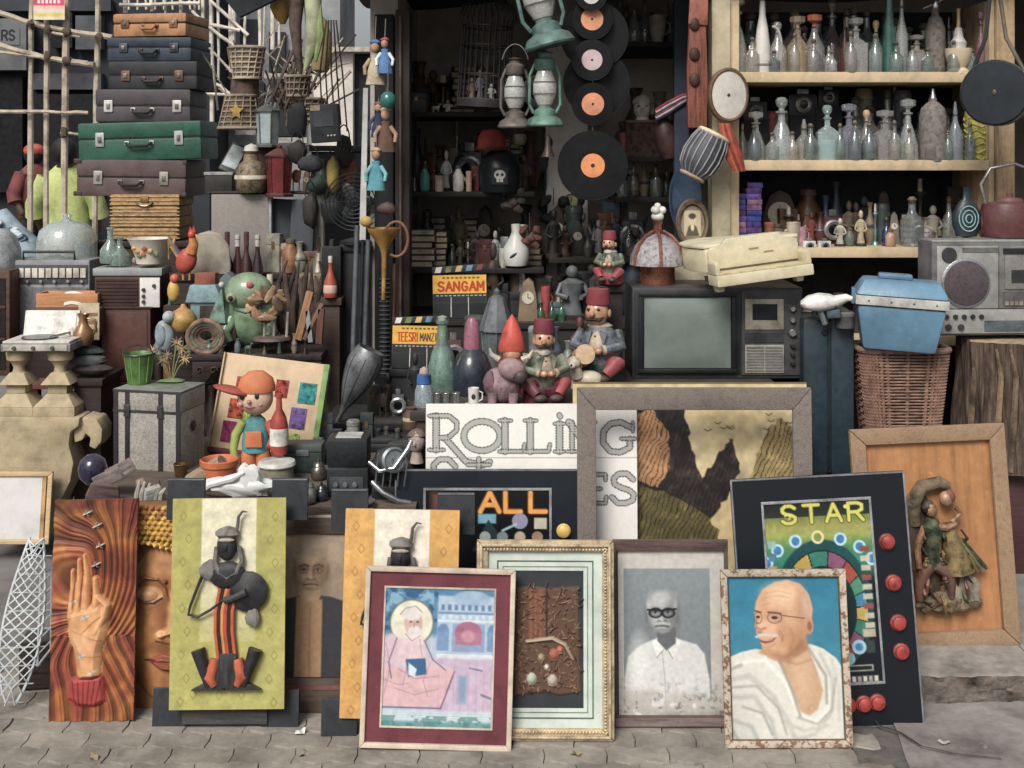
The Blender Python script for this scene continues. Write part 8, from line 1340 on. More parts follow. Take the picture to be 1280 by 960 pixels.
# ================================================================= DISPLAY TABLE: figurines, television, piano
zt = .803; stand('display_table', 'long dark table carrying figurines and television', 'table', 512, 1012, 3.97, 4.93, .078, zt, M('3a3029', .7, kind='wood', var=.3))
def yz(d, z=zt): return HOR + (EYE - z) * F / d
dv = 4.56; T('television', 'old black television with grey screen and silver control panel', 'television', 897, yz(dv), dv); ym = yz(dv)
B().box(-107, 107, 0, 100, 0, 114).done('case', M('35373a', .45, var=.15), bev=3); B().box(-104, 28, -1.6, -.1, 6, 110).done('screen_bezel', M('2a2d30', .35), bev=1.2)
B().grid(lambda u, v: (-92 + 108 * u, -2.4 - 5 * (1 - (2 * u - 1) ** 4) * (1 - (2 * v - 1) ** 4), 14 + 88 * v), 20, 14).done('screen', M('6d7a73', .14, var=.06, sc_=3, bump=0, coat=.5, dust=0))
for a, b_, c, e in [(-99, 23, 8, 13), (-99, 23, 103, 108), (-99, -93, 13.1, 102.9), (17, 23, 13.1, 102.9)]: B().box(a, b_, -5.5, -1.7, c, e).done('screen_surround', M('1c1f22', .4), bev=.8)
B().box(30, 104, -1.8, -.1, 5, 111).done('control_panel', M('4a4a4a', .45), bev=.6); B().box(34, 82, -3, -1.9, 62, 100).done('tuner_plate', M('b0a890', .4, .3), bev=.5); B().box(43, 74, -3.6, -3.1, 74, 94).done('tuner_window', M('1d242c', .2)); B().box(34, 82, -3, -1.9, 46, 58).done('switch_panel', M('37373b', .5)); B().box(34, 82, -3, -1.9, 8, 43).done('speaker_frame', M('9a978c', .45), bev=.4)
for i in range(9): B().box(35.5, 57.3, -3.9, -3.1, 10 + i * 3.6, 12 + i * 3.6).done('speaker_slat', M('6d6b64', .5)); B().box(58.7, 80.5, -3.9, -3.1, 10 + i * 3.6, 12 + i * 3.6).done('speaker_slat', M('6d6b64', .5))
for z, r in [(88, 4), (74, 4), (58, 5.5), (42, 3.4), (31, 3), (20, 3)]: 
    b = B(); b.xf((93, -1.9, z), (90, 0, 0)); b.lathe([(r, 0), (r * .9, 4), (r * .7, 5), (0, 5)], 16); b.done('knob', chrome if z > 50 else M('2a2a2a', .4))
# copper dome
zT = Z(ym - 114, dv); dd_ = dv + .14; pyT = HOR + (EYE - zT) * F / dd_
T('copper_dome_lamp', 'hammered white metal dome ornament on copper base atop the television', 'ornament', 822, pyT, dd_); cop = M('a8664a', .3, .6, var=.25); B().lathe([(21, 0), (22, 2), (22, 22), (20, 23)], 26).done('copper_base', cop); B().lathe([(30, 22.5), (35, 24), (34, 34), (28, 48), (18, 58), (8, 62), (0, 63)], 30).done('dome', M('b5aeb2', .35, .3, var=.35, sc_=70, bump=.9)); B().lathe([(6, 62), (5, 74), (7, 78), (0, 79)], 16).done('stem', cop); B().ell((0, 0, 84), (8, 8, 6), 14).done('finial', white)
for i, a in enumerate((-2.6, -1.57, -.5)): 
    st = B().tube([(36 * math.cos(a) * r, 36 * math.sin(a) * r, z) for r, z in [(.98, 24), (.96, 35), (.8, 49.5), (.52, 60), (.2, 66)]], 2.2, 7).done('copper_strap', cop)
for i in range(3): B().ell((6 * math.cos(i * 2.1), 6 * math.sin(i * 2.1), 92), 5, 10).done('petal', white)
B().ell((0, 0, 97), 4.4, 10).done('petal', white)
# toy piano
dp = 4.47; T('toy_piano', 'cream painted toy grand piano tilted on top of the television', 'piano', 946, pyT - 4, dp, rz=13, ry=-6); pc = M('d6c9a2', .4, var=.12, sc_=8)
cur = [(-62, 8), (-70, 46), (-66, 78), (-50, 96), (-30, 100), (-12, 92), (2, 78), (20, 70), (44, 66), (62, 58), (64, 8)]
B().prismz(cur[::-1], 16, 46).done('body', pc, bev=3); B().prismz([(x * 1.03, y + 1) for x, y in cur][::-1], 46.4, 51).done('lid', M('ddd2ae', .4, var=.1), bev=2)
B().prism([(-60, 20), (62, 20), (62, 40), (58, 47), (44, 50), (36, 57), (-34, 57), (-42, 50), (-56, 47), (-60, 40)], 2, 9).done('music_desk', pc, bev=2)
B().box(-63, 65, -28, 4, 2, 15.8).done('key_bed', pc, bev=2); B().box(-58, 60, -25, -2, 16, 18.5).done('key_strip', M('c6b68a', .5, var=.3), bev=.6)
for x in (-63, 59): B().prism([(x, 16), (x + 6, 16), (x + 6, 30), (x + 3, 34), (x, 30)], -24, 2).done('cheek', pc, bev=1.4)
for x, y in [(-54, -14), (52, -14), (-30, 74)]: B().taper((x - 4, x + 4), (x - 6, x + 6), y, y + 12, -6, 2).done('leg', pc, bev=.8)
for x, z in [(-6, 40), (14, 34)]: B().box(x, x + 13, 1.2, 1.8, z, z + 1.6).done('gilt_lettering', M('a58a4c', .5))
# ---- figurines
def fez_man(label, px, d, s, z0, coat, trous, drum=None, fez='8a3038', facing=0, arms='cross'):
    T('musician_figurine', label, 'figurine', px, HOR + (EYE - z0) * F / d, d, rz=facing); f = lambda *a: tuple(x * s for x in a); skn = M('c9956c', .3, var=.35, sc_=22, coat=.5); ct = M(coat, .3, var=.5, sc_=16, coat=.5, bump=.4); tr = M(trous, .3, var=.5, sc_=16, coat=.5, bump=.4)
    B().lathe([(0, 0), (26 * s, 0), (28 * s, 8 * s), (26 * s, 20 * s), (18 * s, 24 * s)], 20, sy=.8).done('seat_cushion', tr)
    for k in (-1, 1): B().tube([f(k * 10, -4, 22), f(k * 24, -16, 26), f(k * 14, -24, 14)], [10 * s, 9 * s, 6 * s], 10).done('leg', M('a8464a' if k > 0 else trous, .5)); B().ell(f(k * 10, -28, 10), f(9, 6, 5), 10).done('shoe', M('4a3a30', .5))
    B().lathe([(20 * s, 22 * s), (23 * s, 34 * s), (21 * s, 52 * s), (13 * s, 64 * s), (6 * s, 67 * s)], 18, sy=.78).done('coat', ct); B().ell(f(0, -12, 44), f(12, 7, 16), 12).done('shirt', M('b8a48c', .5))
    B().lathe([(22.4 * s, 34 * s), (23.6 * s, 36 * s), (22.6 * s, 40 * s)], 18, sy=.78).done('sash', M('b5924a', .4, coat=.4)); B().lathe([(13.5 * s, 63 * s), (14.5 * s, 65 * s), (8 * s, 69 * s)], 16, sy=.8).done('collar', M('c9b9a0', .4, coat=.4))
    for q in range(4): B().ell(f(-1, -18.5 + q * .6, 34 + q * 7), f(1.6, 1, 1.6), 8).done('button', brass)
    for k in (-1, 1): B().tube([f(k * 12, -20, 41), f(k * 9, -22, 40.5)], 5.8 * s, 10).done('cuff', M('b09a72', .4, coat=.4)); B().prism([f(k * 4, 62), f(k * 13, 58), f(k * 9, 44)][::k], -19 * s, -15 * s).done('lapel', ct)
    h = B().ell(f(-2, -5, 80), f(13, 13, 15), 16).done('head', skn); B().ell(f(-4, -18, 79), f(3.4, 4, 3.6), 8).done('nose', M('c08058', .45), h)
    for k in (-1, 1): B().ell(f(k * 5.5 - 3, -16, 84), f(2, 1.2, 2), 8).done('eye', M('2a2420', .3), h); B().tube([f(-3, -17, 74), f(k * 7 - 3, -16, 73), f(k * 11 - 3, -13, 76)], [2.4 * s, 2.2 * s, .8 * s], 7).done('moustache', M('3a2c26', .6), h); B().ell(f(k * 13 - 1, -3, 79), f(2, 4, 5), 8).done('ear', skn, h)
    B().ell(f(-2, -8, 66), f(9, 8, 7), 10, lump=.1).done('beard', M('d0c8b8', .6), h) if drum is None else None
    B().lathe([(13.6 * s, 89 * s), (14 * s, 91 * s), (12 * s, 106 * s), (10 * s, 107 * s), (0, 107 * s)], 18, (-1 * s, -3 * s, 0)).done('fez', M(fez, .6, var=.15), h); B().tube([f(0, -3, 108), f(8, -4, 108), f(12, -5, 98)], .9 * s, 6).done('tassel', M('2a2624', .6), h)
    for k in (-1, 1): B().tube([f(k * 19, 0, 58), f(k * 27, -8, 44), f(k * 8, -22, 40)], [7 * s, 6.4 * s, 5 * s], 10).done('arm', ct); B().ell(f(k * 5, -24, 40), f(5, 4.4, 4.4), 8).done('hand', skn)
    if drum: b = B(); b.xf(f(-14, -26, 32), (70, 0, 30)); b.lathe([(0, 0), (11 * s, 0), (9 * s, 8 * s), (11 * s, 20 * s), (0, 21 * s)], 16); b.done('drum', M(drum, .5))
z_ = zt; fez_man('grey coated figurine in red fez playing a drum beside the television', 750, 4.47, 1.12, zt, '6f7680', '28383a', 'c0a078', facing=-20); fez_man('small green coated figurine in red fez sitting on the larger one', 763, 4.58, .62, zt + .36, '6a7a68', 'a03a44', None, facing=-20)
stand('figurine_riser', 'narrow dark riser behind the drumming figurine', 'block', 746, 782, 4.56, 4.68, zt + .001, zt + .358, dkb)
fez_man('figurine in red fez with arms folded over a green coat', 680, 4.13, .98, zt, '7d8470', '6a3038', None, fez='7a2c3a', facing=10)
T('dog_figurine', 'white and tan ceramic dog beside the drumming figurine', 'figurine', 730, yz(4.36), 4.36); wm_ = M('cbbba4', .4, var=.15); B().ell((6, 4, 12), (18, 12, 11), 16).done('body', wm_); B().tube([(-8, -2, 16), (-12, -6, 30)], [8, 7], 10).done('neck', wm_); B().ell((-13, -9, 35), (9, 8, 8), 14).done('head', M('d3c4ac', .4)); B().ell((-16, -17, 32), (5, 5, 4), 10).done('muzzle', M('d8ccb8', .4)); B().ell((-5, -6, 33), (3, 4, 8), 8).done('ear', M('a8744c', .5)); B().ell((-22, -6, 33), (3, 4, 8), 8).done('ear', M('a8744c', .5)); B().ell((-17, -21.5, 33.5), 1.5, 8).done('nose', M('222020', .3))
for x, y in [(-8, -8), (-12, 4), (16, -4)]: B().tube([(x, y, 10), (x - 1, y - 2, 0)], [4, 3.2], 8).done('leg', wm_)
T('bull_figurine', 'mottled pink ceramic bull with dark muzzle behind the white sign', 'figurine', 634, yz(4.08), 4.08); pk = M('9c7c80', .5, var=.35, sc_=18, bump=.4); B().ell((-6, 8, 24), (24, 18, 24), 18, lump=.05).done('body', pk); B().ell((6, -8, 46), (18, 13, 14), 16, rot=(0, 20, 0)).done('head', pk); B().ell((16, -18, 38), (9, 7, 9), 12).done('muzzle', M('4a3a40', .5)); B().tube([(-10, -4, 58), (-20, -4, 64), (-22, -4, 72)], [4, 3, 1], 8).done('horn', M('b5a890', .5)); B().tube([(18, -6, 58), (28, -6, 62), (32, -6, 70)], [4, 3, 1], 8).done('horn', M('b5a890', .5))
for x in (-18, 8): B().tube([(x, -6, 16), (x - 1, -8, 0)], [7, 5], 10).done('leg', pk)
B().ell((-22, 0, 30), (8, 8, 14), 12, lump=.2).done('mane', M('7a5a62', .6))
LT('garden_gnome', 'gnome figurine in a pointed red hat behind the pink bull', 'figurine', 640, yz(4.3), 4.3, [(0, 0), (20, 0), (22, 10), (18, 40), (12, 50), (0, 52)], M('8a3a3c', .5, var=.2), [('hat', [(17, 52), (18, 55), (13, 74), (6, 90), (1, 97), (0, 98)], M('c8452f', .5, var=.2))], n=20, pn='robe')
B().ell((0, -8, 50), (12, 10, 11), 14).done('face', M('c9956c', .5)); B().lathe([(11, 20), (13, 34), (9, 44)], 14, (0, -9, 0), sy=.6).done('beard', M('d6cfc4', .7))
fl_ = yz(4.3); T('glass_flask', 'pale green glass flask bottle beside the clapperboard', 'bottle', 553, yz(4.28), 4.28); B().lathe([(0, 0), (18, .5), (20, 4), (20, 26), (14, 50), (7, 66), (6, 86), (8, 88), (8, 92), (6, 92), (4.6, 86), (5.6, 66), (12.4, 50), (18.4, 26), (18.4, 5), (0, 3)], 24).done('body', M('8fb8a8', .06, trans=.8, bump=0, dust=0, ior=1.3)); B().lathe([(5, 90), (6, 96), (0, 98)], 12).done('stopper', M('a9b8ac', .4))
LT('glass_jug', 'round dark jug bottle with pink neck beside the green flask', 'bottle', 590, yz(4.27), 4.27, [(0, 0), (20, .5), (25, 12), (25, 34), (18, 50), (11, 56), (10, 58), (0, 58)], M('2e3640', .25, var=.2, coat=.4), [('neck', [(10.5, 56), (10, 74), (8, 90), (5, 95), (0, 96)], M('9a5a70', .3, var=.25))], n=24)
for i, x in enumerate((547, 558, 570)): LT('shot_glass', 'small steel tumbler behind the sign, %s from the blue capped bottle' % ORD[i], 'tumbler', x, yz(4.06), 4.06, [(0, 0), (4.6, .2), (5, 16), (5.4, 17), (4.6, 17), (4.2, 2), (0, 1.6)], M('9a9a94', .25, .7), [('rim', [(5.2, 16), (5.7, 16.8), (5.2, 17.5)], chrome)], n=14, group='steel tumblers behind the sign')
T('tea_cup', 'white tea cup with painted mark on a saucer behind the sign', 'cup', 592, yz(4.05), 4.05); B().lathe([(0, 0), (8, 0), (13, 3), (12.6, 3.6), (0, 1.4)], 20).done('saucer', white); B().lathe([(5, 1.5), (6.4, 3), (7, 24), (6.2, 24), (5.4, 4), (0, 3)], 18).done('cup', white); B().ell((0, -6.9, 14), (2.6, .6, 3.6), 8).done('painted_mark', M('3a3a40', .5)); B().tube([(6.4, 0, 20), (11, 0, 18), (11, 0, 10), (6.2, 0, 7)], 1, 6).done('handle', white)
LT('water_bottle', 'clear bottle with blue cap band at the end of the table', 'bottle', 530, yz(4.06) + 3, 4.06, [(0, 0), (11, .5), (12, 4), (11.5, 22), (9, 30), (7, 33)], M('b5c9d0', .1, trans=.7, bump=0, dust=0), [('label_band', [(8.6, 31), (9.4, 32), (8.6, 43), (6, 44)], M('2f66a8', .4)), ('cap', [(6, 44.2), (5, 50), (0, 53)], M('c0a890', .5))], n=18)
T('dark_statuette', 'black carved figure behind the blue capped bottle', 'statuette', 519, yz(4.2) + 8, 4.2); statuette(66, 20, '26282a')
T('plaster_head', 'small pale plaster head below the blue capped bottle', 'bust', 521, 578, 3.93); B().ell((0, 0, 26), (11, 11, 15), 14).done('head', M('a8968a', .6)); B().ell((0, 2, 34), (12, 11, 8), 12, lump=.1).done('hair', M('6a584c', .7)); B().lathe([(9, 0), (7, 8), (6, 14)], 12).done('neck', M('a8968a', .6)); B().ell((-2, -11, 25), (2, 2, 3), 8).done('nose', M('b09c8e', .6)); [B().ell((k * 4 - 2, -9.6, 29), (1.6, 1, 1), 8).done('eye', M('4a3c36', .6)) for k in (-1, 1)]
LT('striped_jar', 'brown banded clay jar above the plaster head', 'jar', 514, 536, 4.0, [(0, 0), (8, 0), (11, 8), (10, 18), (6, 24), (7, 27), (0, 27)], M('5a4638', .6), [('band', [(10.6, 10), (11.2, 12), (10.4, 15)], M('b09a7a', .6))], n=16)
stand('small_block', 'dark block under the plaster head and clay jar', 'block', 505, 530, 3.94, 3.965, .0, Z(578.5, 3.93), dkb)
lantern('grey steel pointed lantern behind the red hatted gnome', 621, yz(4.6), 4.6, 40, 112, '6f7478', M('5d666a', .3, var=.2), n=8, cap=.46)
# ================================================================= RIGHT END: teal case, basket, cooler, radio, stump, kettle
zb_ = .46; stand('packing_crate', 'rough wooden crate under the teal case and basket', 'crate', 1000, 1196, 4.38, 4.85, .078, zb_, M('4a3c32', .8, kind='wood', var=.3))
dt = 4.46; T('sewing_machine_case', 'tall dark teal moulded case standing beside the television', 'case', 1037, yz(dt, zb_), dt, rz=-6); tc_ = M('253740', .4, var=.2, sc_=6)
hh = yz(dt, zb_) - 390; B().box(-33, -1, 0, 70, 0, hh - 8).done('half_shell', tc_, bev=7); B().box(1, 31, 0, 70, 0, hh).done('half_shell', tc_, bev=7); B().box(-2.5, 2.5, 3, 67, 4, hh - 12).done('seam', M('1c2428', .5)); B().tube([(-14, 30, hh - 8), (-14, 30, hh + 10), (10, 30, hh + 12), (10, 30, hh - 2)], 4, 10).done('handle', tc_); b = B(); b.xf((-6, -.2, hh - 26), (90, 0, 0)); b.lathe([(4, 0), (3, 2), (0, 2)], 12); b.done('catch', M('1d2226', .4))
T('bicycle_saddle', 'white rounded bicycle saddle resting on the teal case', 'saddle', 1026, 392, 4.42, rz=-20, ry=-6); B().ell((0, 0, 14), (24, 14, 12), 20, lump=.06).done('saddle_top', M('d9d6d0', .4)); B().tube([(20, 0, 14), (34, -2, 18), (40, -2, 16)], [8, 5, 3], 10).done('nose', M('d3d0ca', .4)); B().tube([(0, 0, 6), (4, 0, -14)], 4, 8).done('seat_post', steel); B().box(8, 24, -6, 8, -6, 4).done('clamp', M('4a5a66', .4), bev=1)
LT('film_can', 'grey cylindrical canister on the corner of the teal case', 'canister', 1056, 410, 4.43, [(0, 0), (11, .3), (11.5, 2), (11, 15), (0, 15)], M('5f5f5f', .4, .3), [('lid', [(12, 15.1), (12, 19), (10, 21), (0, 21)], M('7a7874', .4, .3))], n=20)
db = 4.42; T('wicker_basket', 'tall brown wicker laundry basket under the blue cool box', 'basket', 1135, yz(db, zb_), db); wk = M('8a6450', .75, var=.3, sc_=30, bump=.4); hb = yz(db, zb_) - 440
fr_ = lambda t: (38 + 17 * t, 26 + 8 * t)
def rr_pt(a, t, k=0):                                    # rounded rectangle outline
    rx_, ry_ = fr_(t); ca, sa = math.cos(a), math.sin(a); e = .38; return ((rx_ + k) * math.copysign(abs(ca) ** e, ca), 34 + (ry_ + k) * math.copysign(abs(sa) ** e, sa), hb * t)
B().grid(lambda u, v: rr_pt(u * 6.2832, v, -1.2), 40, 6).done('lining', M('4a352b', .8))
NS = 44
for i in range(NS): B().tube([rr_pt(i * 2 * math.pi / NS, v / 5, .4) for v in range(6)], 2.3, 6).done('stake', wk)
for j in range(40):
    t = (j + .5) / 40; B().tube([rr_pt(i * 2 * math.pi / 88, t, 1.0 + (1.5 if (i + j) % 2 else -.9)) for i in range(88)], 1.15, 5, closed=True).done('weaver', M('94705a', .75, var=.3, sc_=30))
B().tube([(lambda p: (p[0], p[1], hb + 1))(rr_pt(i * .2094, 1, 1.5)) for i in range(30)], 4, 8, closed=True).done('rim', M('a3806a', .75, var=.3, sc_=40, bump=.8))
dc = 4.36; T('cool_box', 'blue plastic cool box with pale band set on the basket', 'cool box', 1124, 440, dc, rz=-13, ry=3); bl = M('557f9a', .4, var=.12, sc_=6)
B().taper((-44, 44), (-54, 54), 0, 62, 0, 56, -5).done('tub', bl, bev=6); B().box(-56, 56, -7, 69, 56.3, 68).done('band', M('b9b7b0', .5), bev=1.5); B().taper((-57, 57), (-46, 46), -8, 70, 68.3, 88, 12).done('lid', M('5586a4', .4, var=.1), bev=5); B().box(-28, 14, 22, 40, 88, 95).done('handle', bl, bev=3); B().box(-60, -55, 16, 36, 54, 74).done('latch', bl, bev=1.5)
for i in range(4): B().ell((-40 + i * 27, -7.4, 62), 1.2, 8).done('rivet', M('5a5a58', .5))
stand('maroon_table', 'maroon wooden table under the tree stump', 'table', 1200, 1330, 4.5, 4.95, .078, Z(582, 4.52), M('4e2e30', .6, var=.2, kind='wood'))
T('tree_stump', 'rough tree stump with peeling bark under the radio', 'stump', 1262, 581, 4.62)
def stp(u, v):
    a = u * 6.2832; r = 62 * (1 - .04 * v + .07 * math.sin(a * 5 + 2 * v) + .045 * math.sin(a * 11 + v * 5) + .03 * math.sin(a * 23) + .1 * (1 - v) ** 3 * math.sin(a * 3)); return (r * math.cos(a), r * math.sin(a) * .85, 158 * v)
B().grid(stp, 110, 20).done('bark', M('5c4a3e', .9, var=.4, sc_=20, bump=1.2, kind='grain', col2='857058')); B().add([stp(i / 40, 1) for i in range(40)] + [(0, 0, 159)], [(i, (i + 1) % 40, 40) for i in range(40)]).done('cut_face', M('b59c7a', .8, var=.3, sc_=20))
for i in range(9): a = -2.7 + i * .27; B().tube([(63 * math.cos(a), 54 * math.sin(a), 4), (66 * math.cos(a + .05), 57 * math.sin(a + .05), 60), (63 * math.cos(a + .1), 54 * math.sin(a + .1), 120), (61 * math.cos(a), 52 * math.sin(a), 152)], [3, 4, 3.4, 1.5], 6).done('bark_ridge', M(('7d6650', '4f3f34', '8f7656')[i % 3], .9, var=.4, bump=1))
dx = 4.58; T('cassette_radio', 'silver twin speaker cassette radio on the tree stump', 'radio', 1290, 419, dx, rz=3); sv = M('a3a39c', .4, .35, var=.12)
B().box(-128, 140, 0, 46, 0, 116).done('case', M('6a6a6a', .45), bev=3); B().box(-122, -44, -2.4, -.1, 34, 112).done('speaker_panel', sv, bev=1); B().box(-43, 136, -2, -.1, 34, 112).done('centre_panel', M('7c7b78', .4, .3), bev=1); B().box(-122, 136, -2.2, -.1, 3, 33).done('lower_panel', sv, bev=.8)
def disc(x, z, r, nm, m, y=-2.5, th=1.6): b = B(); b.xf((x, y, z), (90, 0, 0)); b.lathe([(r, 0), (r, th), (r * .96, th + .6), (0, th + .6)], 30); return b.done(nm, m)
disc(-86, 66, 31, 'speaker_ring', chrome); disc(-86, 66, 28, 'speaker_cone', M('54484c', .7, var=.2, sc_=80, bump=.5), y=-4.6); disc(-107, 101, 9.5, 'tweeter', M('3a383a', .6)); B().box(-90, -44, -3.2, -2.45, 104, 110).done('trim_strip', M('7a7a76', .4, .4))
B().box(-36, 40, -3.6, -2.1, 58, 100).done('cassette_door', M('8f8c86', .35, .3), bev=1); B().box(-28, 32, -4.4, -3.7, 66, 82).done('cassette_window', M('3c3a3c', .2)); B().box(-38, 42, -3.2, -2.1, 102, 109).done('dark_slot', M('2c2a2a', .4)); B().box(-38, 130, -3, -2.1, 37, 55).done('tuning_scale', M('5f5c5a', .4))
for i in range(14): B().box(-36 + i * 6, -31.5 + i * 6, -4, -3.1, 38, 43).done('key', M('a39a88', .4, .3))
for i in range(5): disc(-110 + i * 11, 24, 3, 'knob', M('3a3836', .4)); 
for i in range(2): disc(-108 + i * 16, 11, 4, 'knob', M('3f3d3a', .4))
B().box(-62, 120, -3.4, -2.3, 6, 19).done('chrome_strip', M('8fa0a8', .15, .8)); B().box(-126, 138, 4, 42, 116.2, 119).done('top_plate', sv, bev=.8); B().tube([(-118, 22, 119), (-118, 22, 140), (-110, 22, 146)], 2, 8).done('handle_arm', M('55534f', .4)) if 0 else None
zk = Z(419 - 119.3, dx); dk_ = 4.72
T('kettle', 'brown enamel kettle with tall wire handle on top of the radio', 'kettle', 1262, HOR + (EYE - zk) * F / dk_, dk_); kb = M('5e3433', .35, var=.25, sc_=10, coat=.3); B().lathe([(0, 0), (36, .5), (38, 4), (37, 30), (33, 42), (18, 45), (0, 46)], 30, sy=.8).done('body', kb); B().lathe([(17, 45.2), (14, 49), (4, 51), (4, 56), (0, 57)], 20, sy=.8).done('lid', M('6a4442', .4)); B().tube([(-32, 0, 14), (-42, 0, 26), (-46, 0, 42)], [8, 6, 4], 12).done('spout', kb); B().tube([(-30, 0, 42), (-36, 0, 66), (-24, 0, 86), (6, 0, 92), (28, 0, 84), (36, 0, 64), (31, 0, 42)], 2, 10).done('handle', M('8a8a8a', .3, .6))
T('painted_flask', 'dark flask painted with pale rings beside the kettle', 'flask', 1208, HOR + (EYE - zk) * F / 4.7, 4.7); B().lathe([(0, 0), (13, 2), (18, 16), (18, 30), (10, 44), (5, 48), (4, 62), (5, 63), (0, 63)], 20, sy=.5).done('body', M('24343c', .4)); 
for r in (4, 8, 12): B().tube([(r * math.cos(a * .314), -9.6 + r * .12, 24 + r * 1.3 * math.sin(a * .314)) for a in range(20)], .8, 5, closed=True).done('painted_ring', M('8fb5b4', .4))
T('round_case', 'round black drum case hanging by a strap beside the upper shelf', 'case', 1244, 116, 4.62, rz=-32); bk = M('1b232c', .5, var=.2); b = B(); b.xf((0, 0, 0), (90, 0, 0)); b.lathe([(0, -34), (38, -33), (41, -28), (41, 2), (39, 6), (0, 7)], 34); b.done('body', bk); b = B(); b.xf((0, 0, 0), (90, 0, 0)); b.lathe([(41.3, -2), (42, -1), (42, 1), (41.3, 2)], 34); b.done('zip_band', M('8a8578', .4, .4)); B().ell((0, -7.3, 0), (3, .8, 4), 10).done('badge', M('5a5040', .4, .4))
B().tube([(-30, 14, 28), (-14, 14, 70), (-8, 14, 130)], 2.6, 8).done('strap', M('33302e', .6)); B().tube([(32, 14, 26), (10, 16, 70), (2, 14, 130)], 2.6, 8).done('strap', M('6a5f52', .6))

# ================================================================= MORE SMALL GOODS packed behind and between
def fill(where, d, z, p0, p1, n_, h0, h1, seed, kinds=None, cols=None, dj=.12, lr='from the post'):
    rr = random.Random(seed); ks = kinds or [statuette, vase, jar, box_, clock, candle, tin, books, animal, bell, camera, statuette, vase]; cs = cols or ['4a3c32', '5d4a3c', '3a3a3c', '6a5a48', '7d7468', '2f3436', '8a7a60', '5a3430', '44504c', '9a9284', '3c4a5a', '6e4a34']
    row(where, d, z, [(p0 + (p1 - p0) * (i + rr.uniform(.2, .8)) / n_, rr.uniform(h0, h1), rr.uniform(.28, .5) * h1 * .8, rr.choice(ks), rr.choice(cs), rr.uniform(0, dj)) for i in range(n_)], lr)
gk = [gbottle]; gc = ['b5bcb6', '9aa8a4', 'c0b8a8', '8fa39a', 'a8a09a', '7f8a90']
fill('the back row of the birdcage shelf', 5.95, zL[0], 506, 690, 14, 40, 80, 1); fill('the back row of the white jar shelf', 5.92, zL[1], 512, 690, 15, 40, 78, 2); fill('the back row of the book shelf', 5.92, zL[2], 512, 690, 15, 36, 76, 3)
fill('the back row of the marble head shelf', 5.92, zR[1], 776, 866, 7, 40, 90, 4, lr='from the records'); fill('the back row of the low dark shelf', 5.92, zR[2], 776, 866, 8, 26, 40, 5, lr='from the records'); fill('the back row of the figurine shelf', 5.8, zR[3], 690, 806, 10, 40, 66, 6, dj=.06, lr='from the pillar')
fill('the back row of the topmost dark shelf', 5.9, zR[0], 752, 872, 9, 34, 70, 7, gk, gc, lr='from the records'); fill('the back counter, rear row', 5.62, .9, 612, 800, 14, 40, 96, 8, dj=.2, lr='from the clapperboards')
fill('the display table behind the figurines', 4.66, zt, 560, 735, 12, 34, 74, 9, cols=['6a3a3c', '8f9a94', '4a5a52', 'a08a6c', '3a4048', '7a5a48', 'b0a898', '54606a'], lr='from the flask'); fill('the black chest', 4.78, .6, 462, 522, 6, 22, 54, 10, cols=['2a2c2f', '3c3f42', '54585a', '463a34'], lr='from the horn')
fill('the upper bottle shelf, back row', 5.24, Z(90, 5), 930, 1230, 18, 60, 96, 11, gk, gc, .08, 'from the frame drum'); fill('the lower bottle shelf, back row', 5.22, Z(200, 5), 1060, 1232, 9, 60, 88, 12, gk, gc, .06, 'from the old cameras'); fill('the lower bottle shelf, front row', 5.01, Z(200, 5), 934, 1226, 12, 30, 50, 13, gk, gc, .02, 'from the frame drum')
fill('the upper bottle shelf, front row', 5.01, Z(90, 5), 934, 1226, 12, 26, 52, 14, gk, gc, .02, 'from the frame drum'); fill('the third cream shelf, middle row', 5.18, Z(309.5, 5), 960, 1200, 16, 26, 56, 15, dj=.05, lr='from the cassettes')
oc = ['6f7f6c', '8a7458', '5c6a70', '9a6a48', 'a39a88', '4a4038', '7a5a4c', '8f8a78', '556a5a']
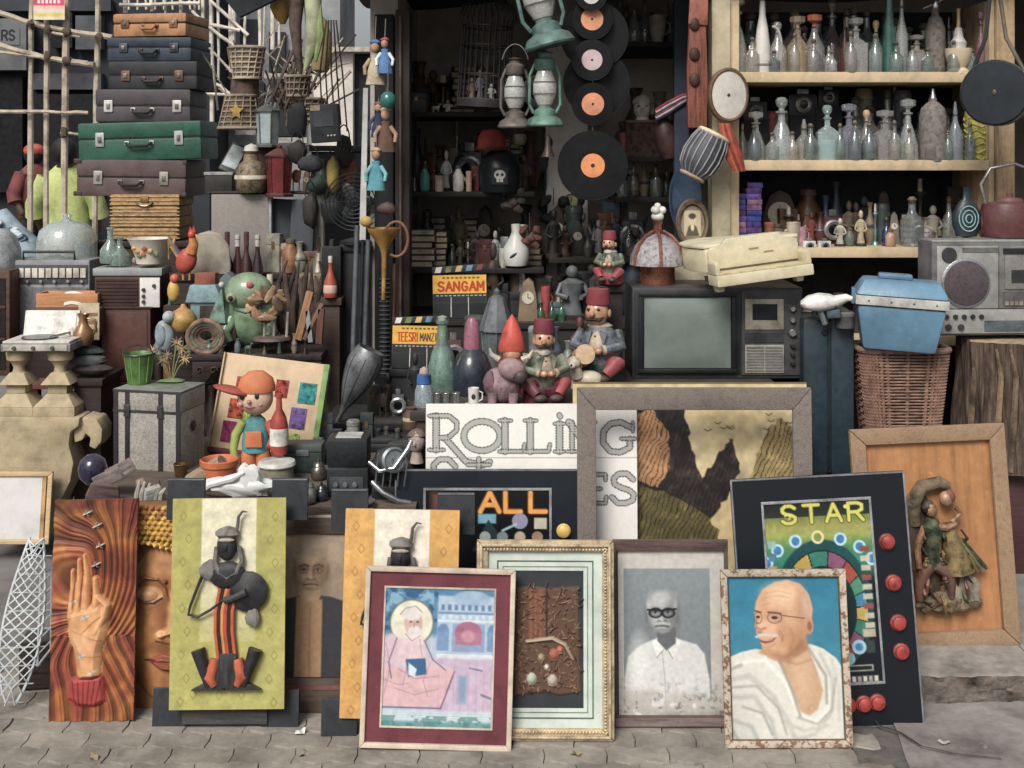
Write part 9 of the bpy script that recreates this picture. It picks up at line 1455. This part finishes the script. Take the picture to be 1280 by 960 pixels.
fill('the front edge of the carved table', 4.965, .83, 192, 396, 11, 14, 28, 16, [animal, cup, statuette, bell, vase, jar], oc, .03, 'from the pigeon'); fill('the carved table behind the frog', 5.3, .83, 276, 398, 9, 50, 92, 17, cols=oc, dj=.08, lr='from the house'); fill('the shelf before the slate slabs', 5.57, Z(340, 5.6), 338, 404, 6, 26, 60, 18, cols=oc, dj=.02, lr='from the granite slab')
fill('the plank under the lanterns', 5.64, Z(240, 5.6), 364, 406, 4, 20, 44, 19, cols=oc, dj=.03, lr='from the red lantern'); fill('the low table, rear row', 4.36, .57, 396, 520, 9, 22, 52, 20, [camera, box_, tin, cup, clock, jar], ['26292c', '3a3e42', '54585c', '8a8a86', '2f3a38', '4a3c34'], .12, 'from the doll'); fill('the low table, near row', 3.76, .57, 196, 244, 4, 14, 26, 21, [cup, tin, animal, bell], oc, .03, 'from the driftwood')
fill('the bench beside the maroon cabinet', 5.5, .62, 192, 232, 3, 40, 80, 22, cols=oc, dj=.06, lr='from the cabinet'); fill('the brown radio', 5.5, Z(335, 5.46), 122, 200, 4, 12, 22, 23, [animal, cup, tin, bell], oc, .02, 'from the glass bottles')
T('stick_tangle', 'tangle of thin pale sticks and split cane behind the lamp shades', 'sticks', 330, 130, 6.1); rr = random.Random(9)
for i in range(46):
    x0 = rr.uniform(-62, 70); z0 = rr.uniform(-30, 60); a = rr.gauss(1.5, .55); l_ = rr.uniform(40, 110); B().tube([(x0, rr.uniform(-6, 10), z0), (x0 + l_ * .5 * math.cos(a) + rr.uniform(-3, 3), 0, z0 + l_ * .5 * math.sin(a)), (x0 + l_ * math.cos(a), rr.uniform(-6, 10), z0 + l_ * math.sin(a))], rr.uniform(.6, 1.5), 5).done('stick', M(rr.choice(['b5a68e', '8f806c', '6a5a4c', 'c9bda8', '54483e']), .8))
basket('small dark wire basket hung between the lanterns and toy parrot', 372, 120, 5.75, 12, 15, 24, '5a4c42', '8a7a68', n=18, lvl=4); basket('round cane basket behind the black portable radio', 386, 150, 5.8, 15, 18, 26, '6b5a4a', '9a8a70', n=18, lvl=5)
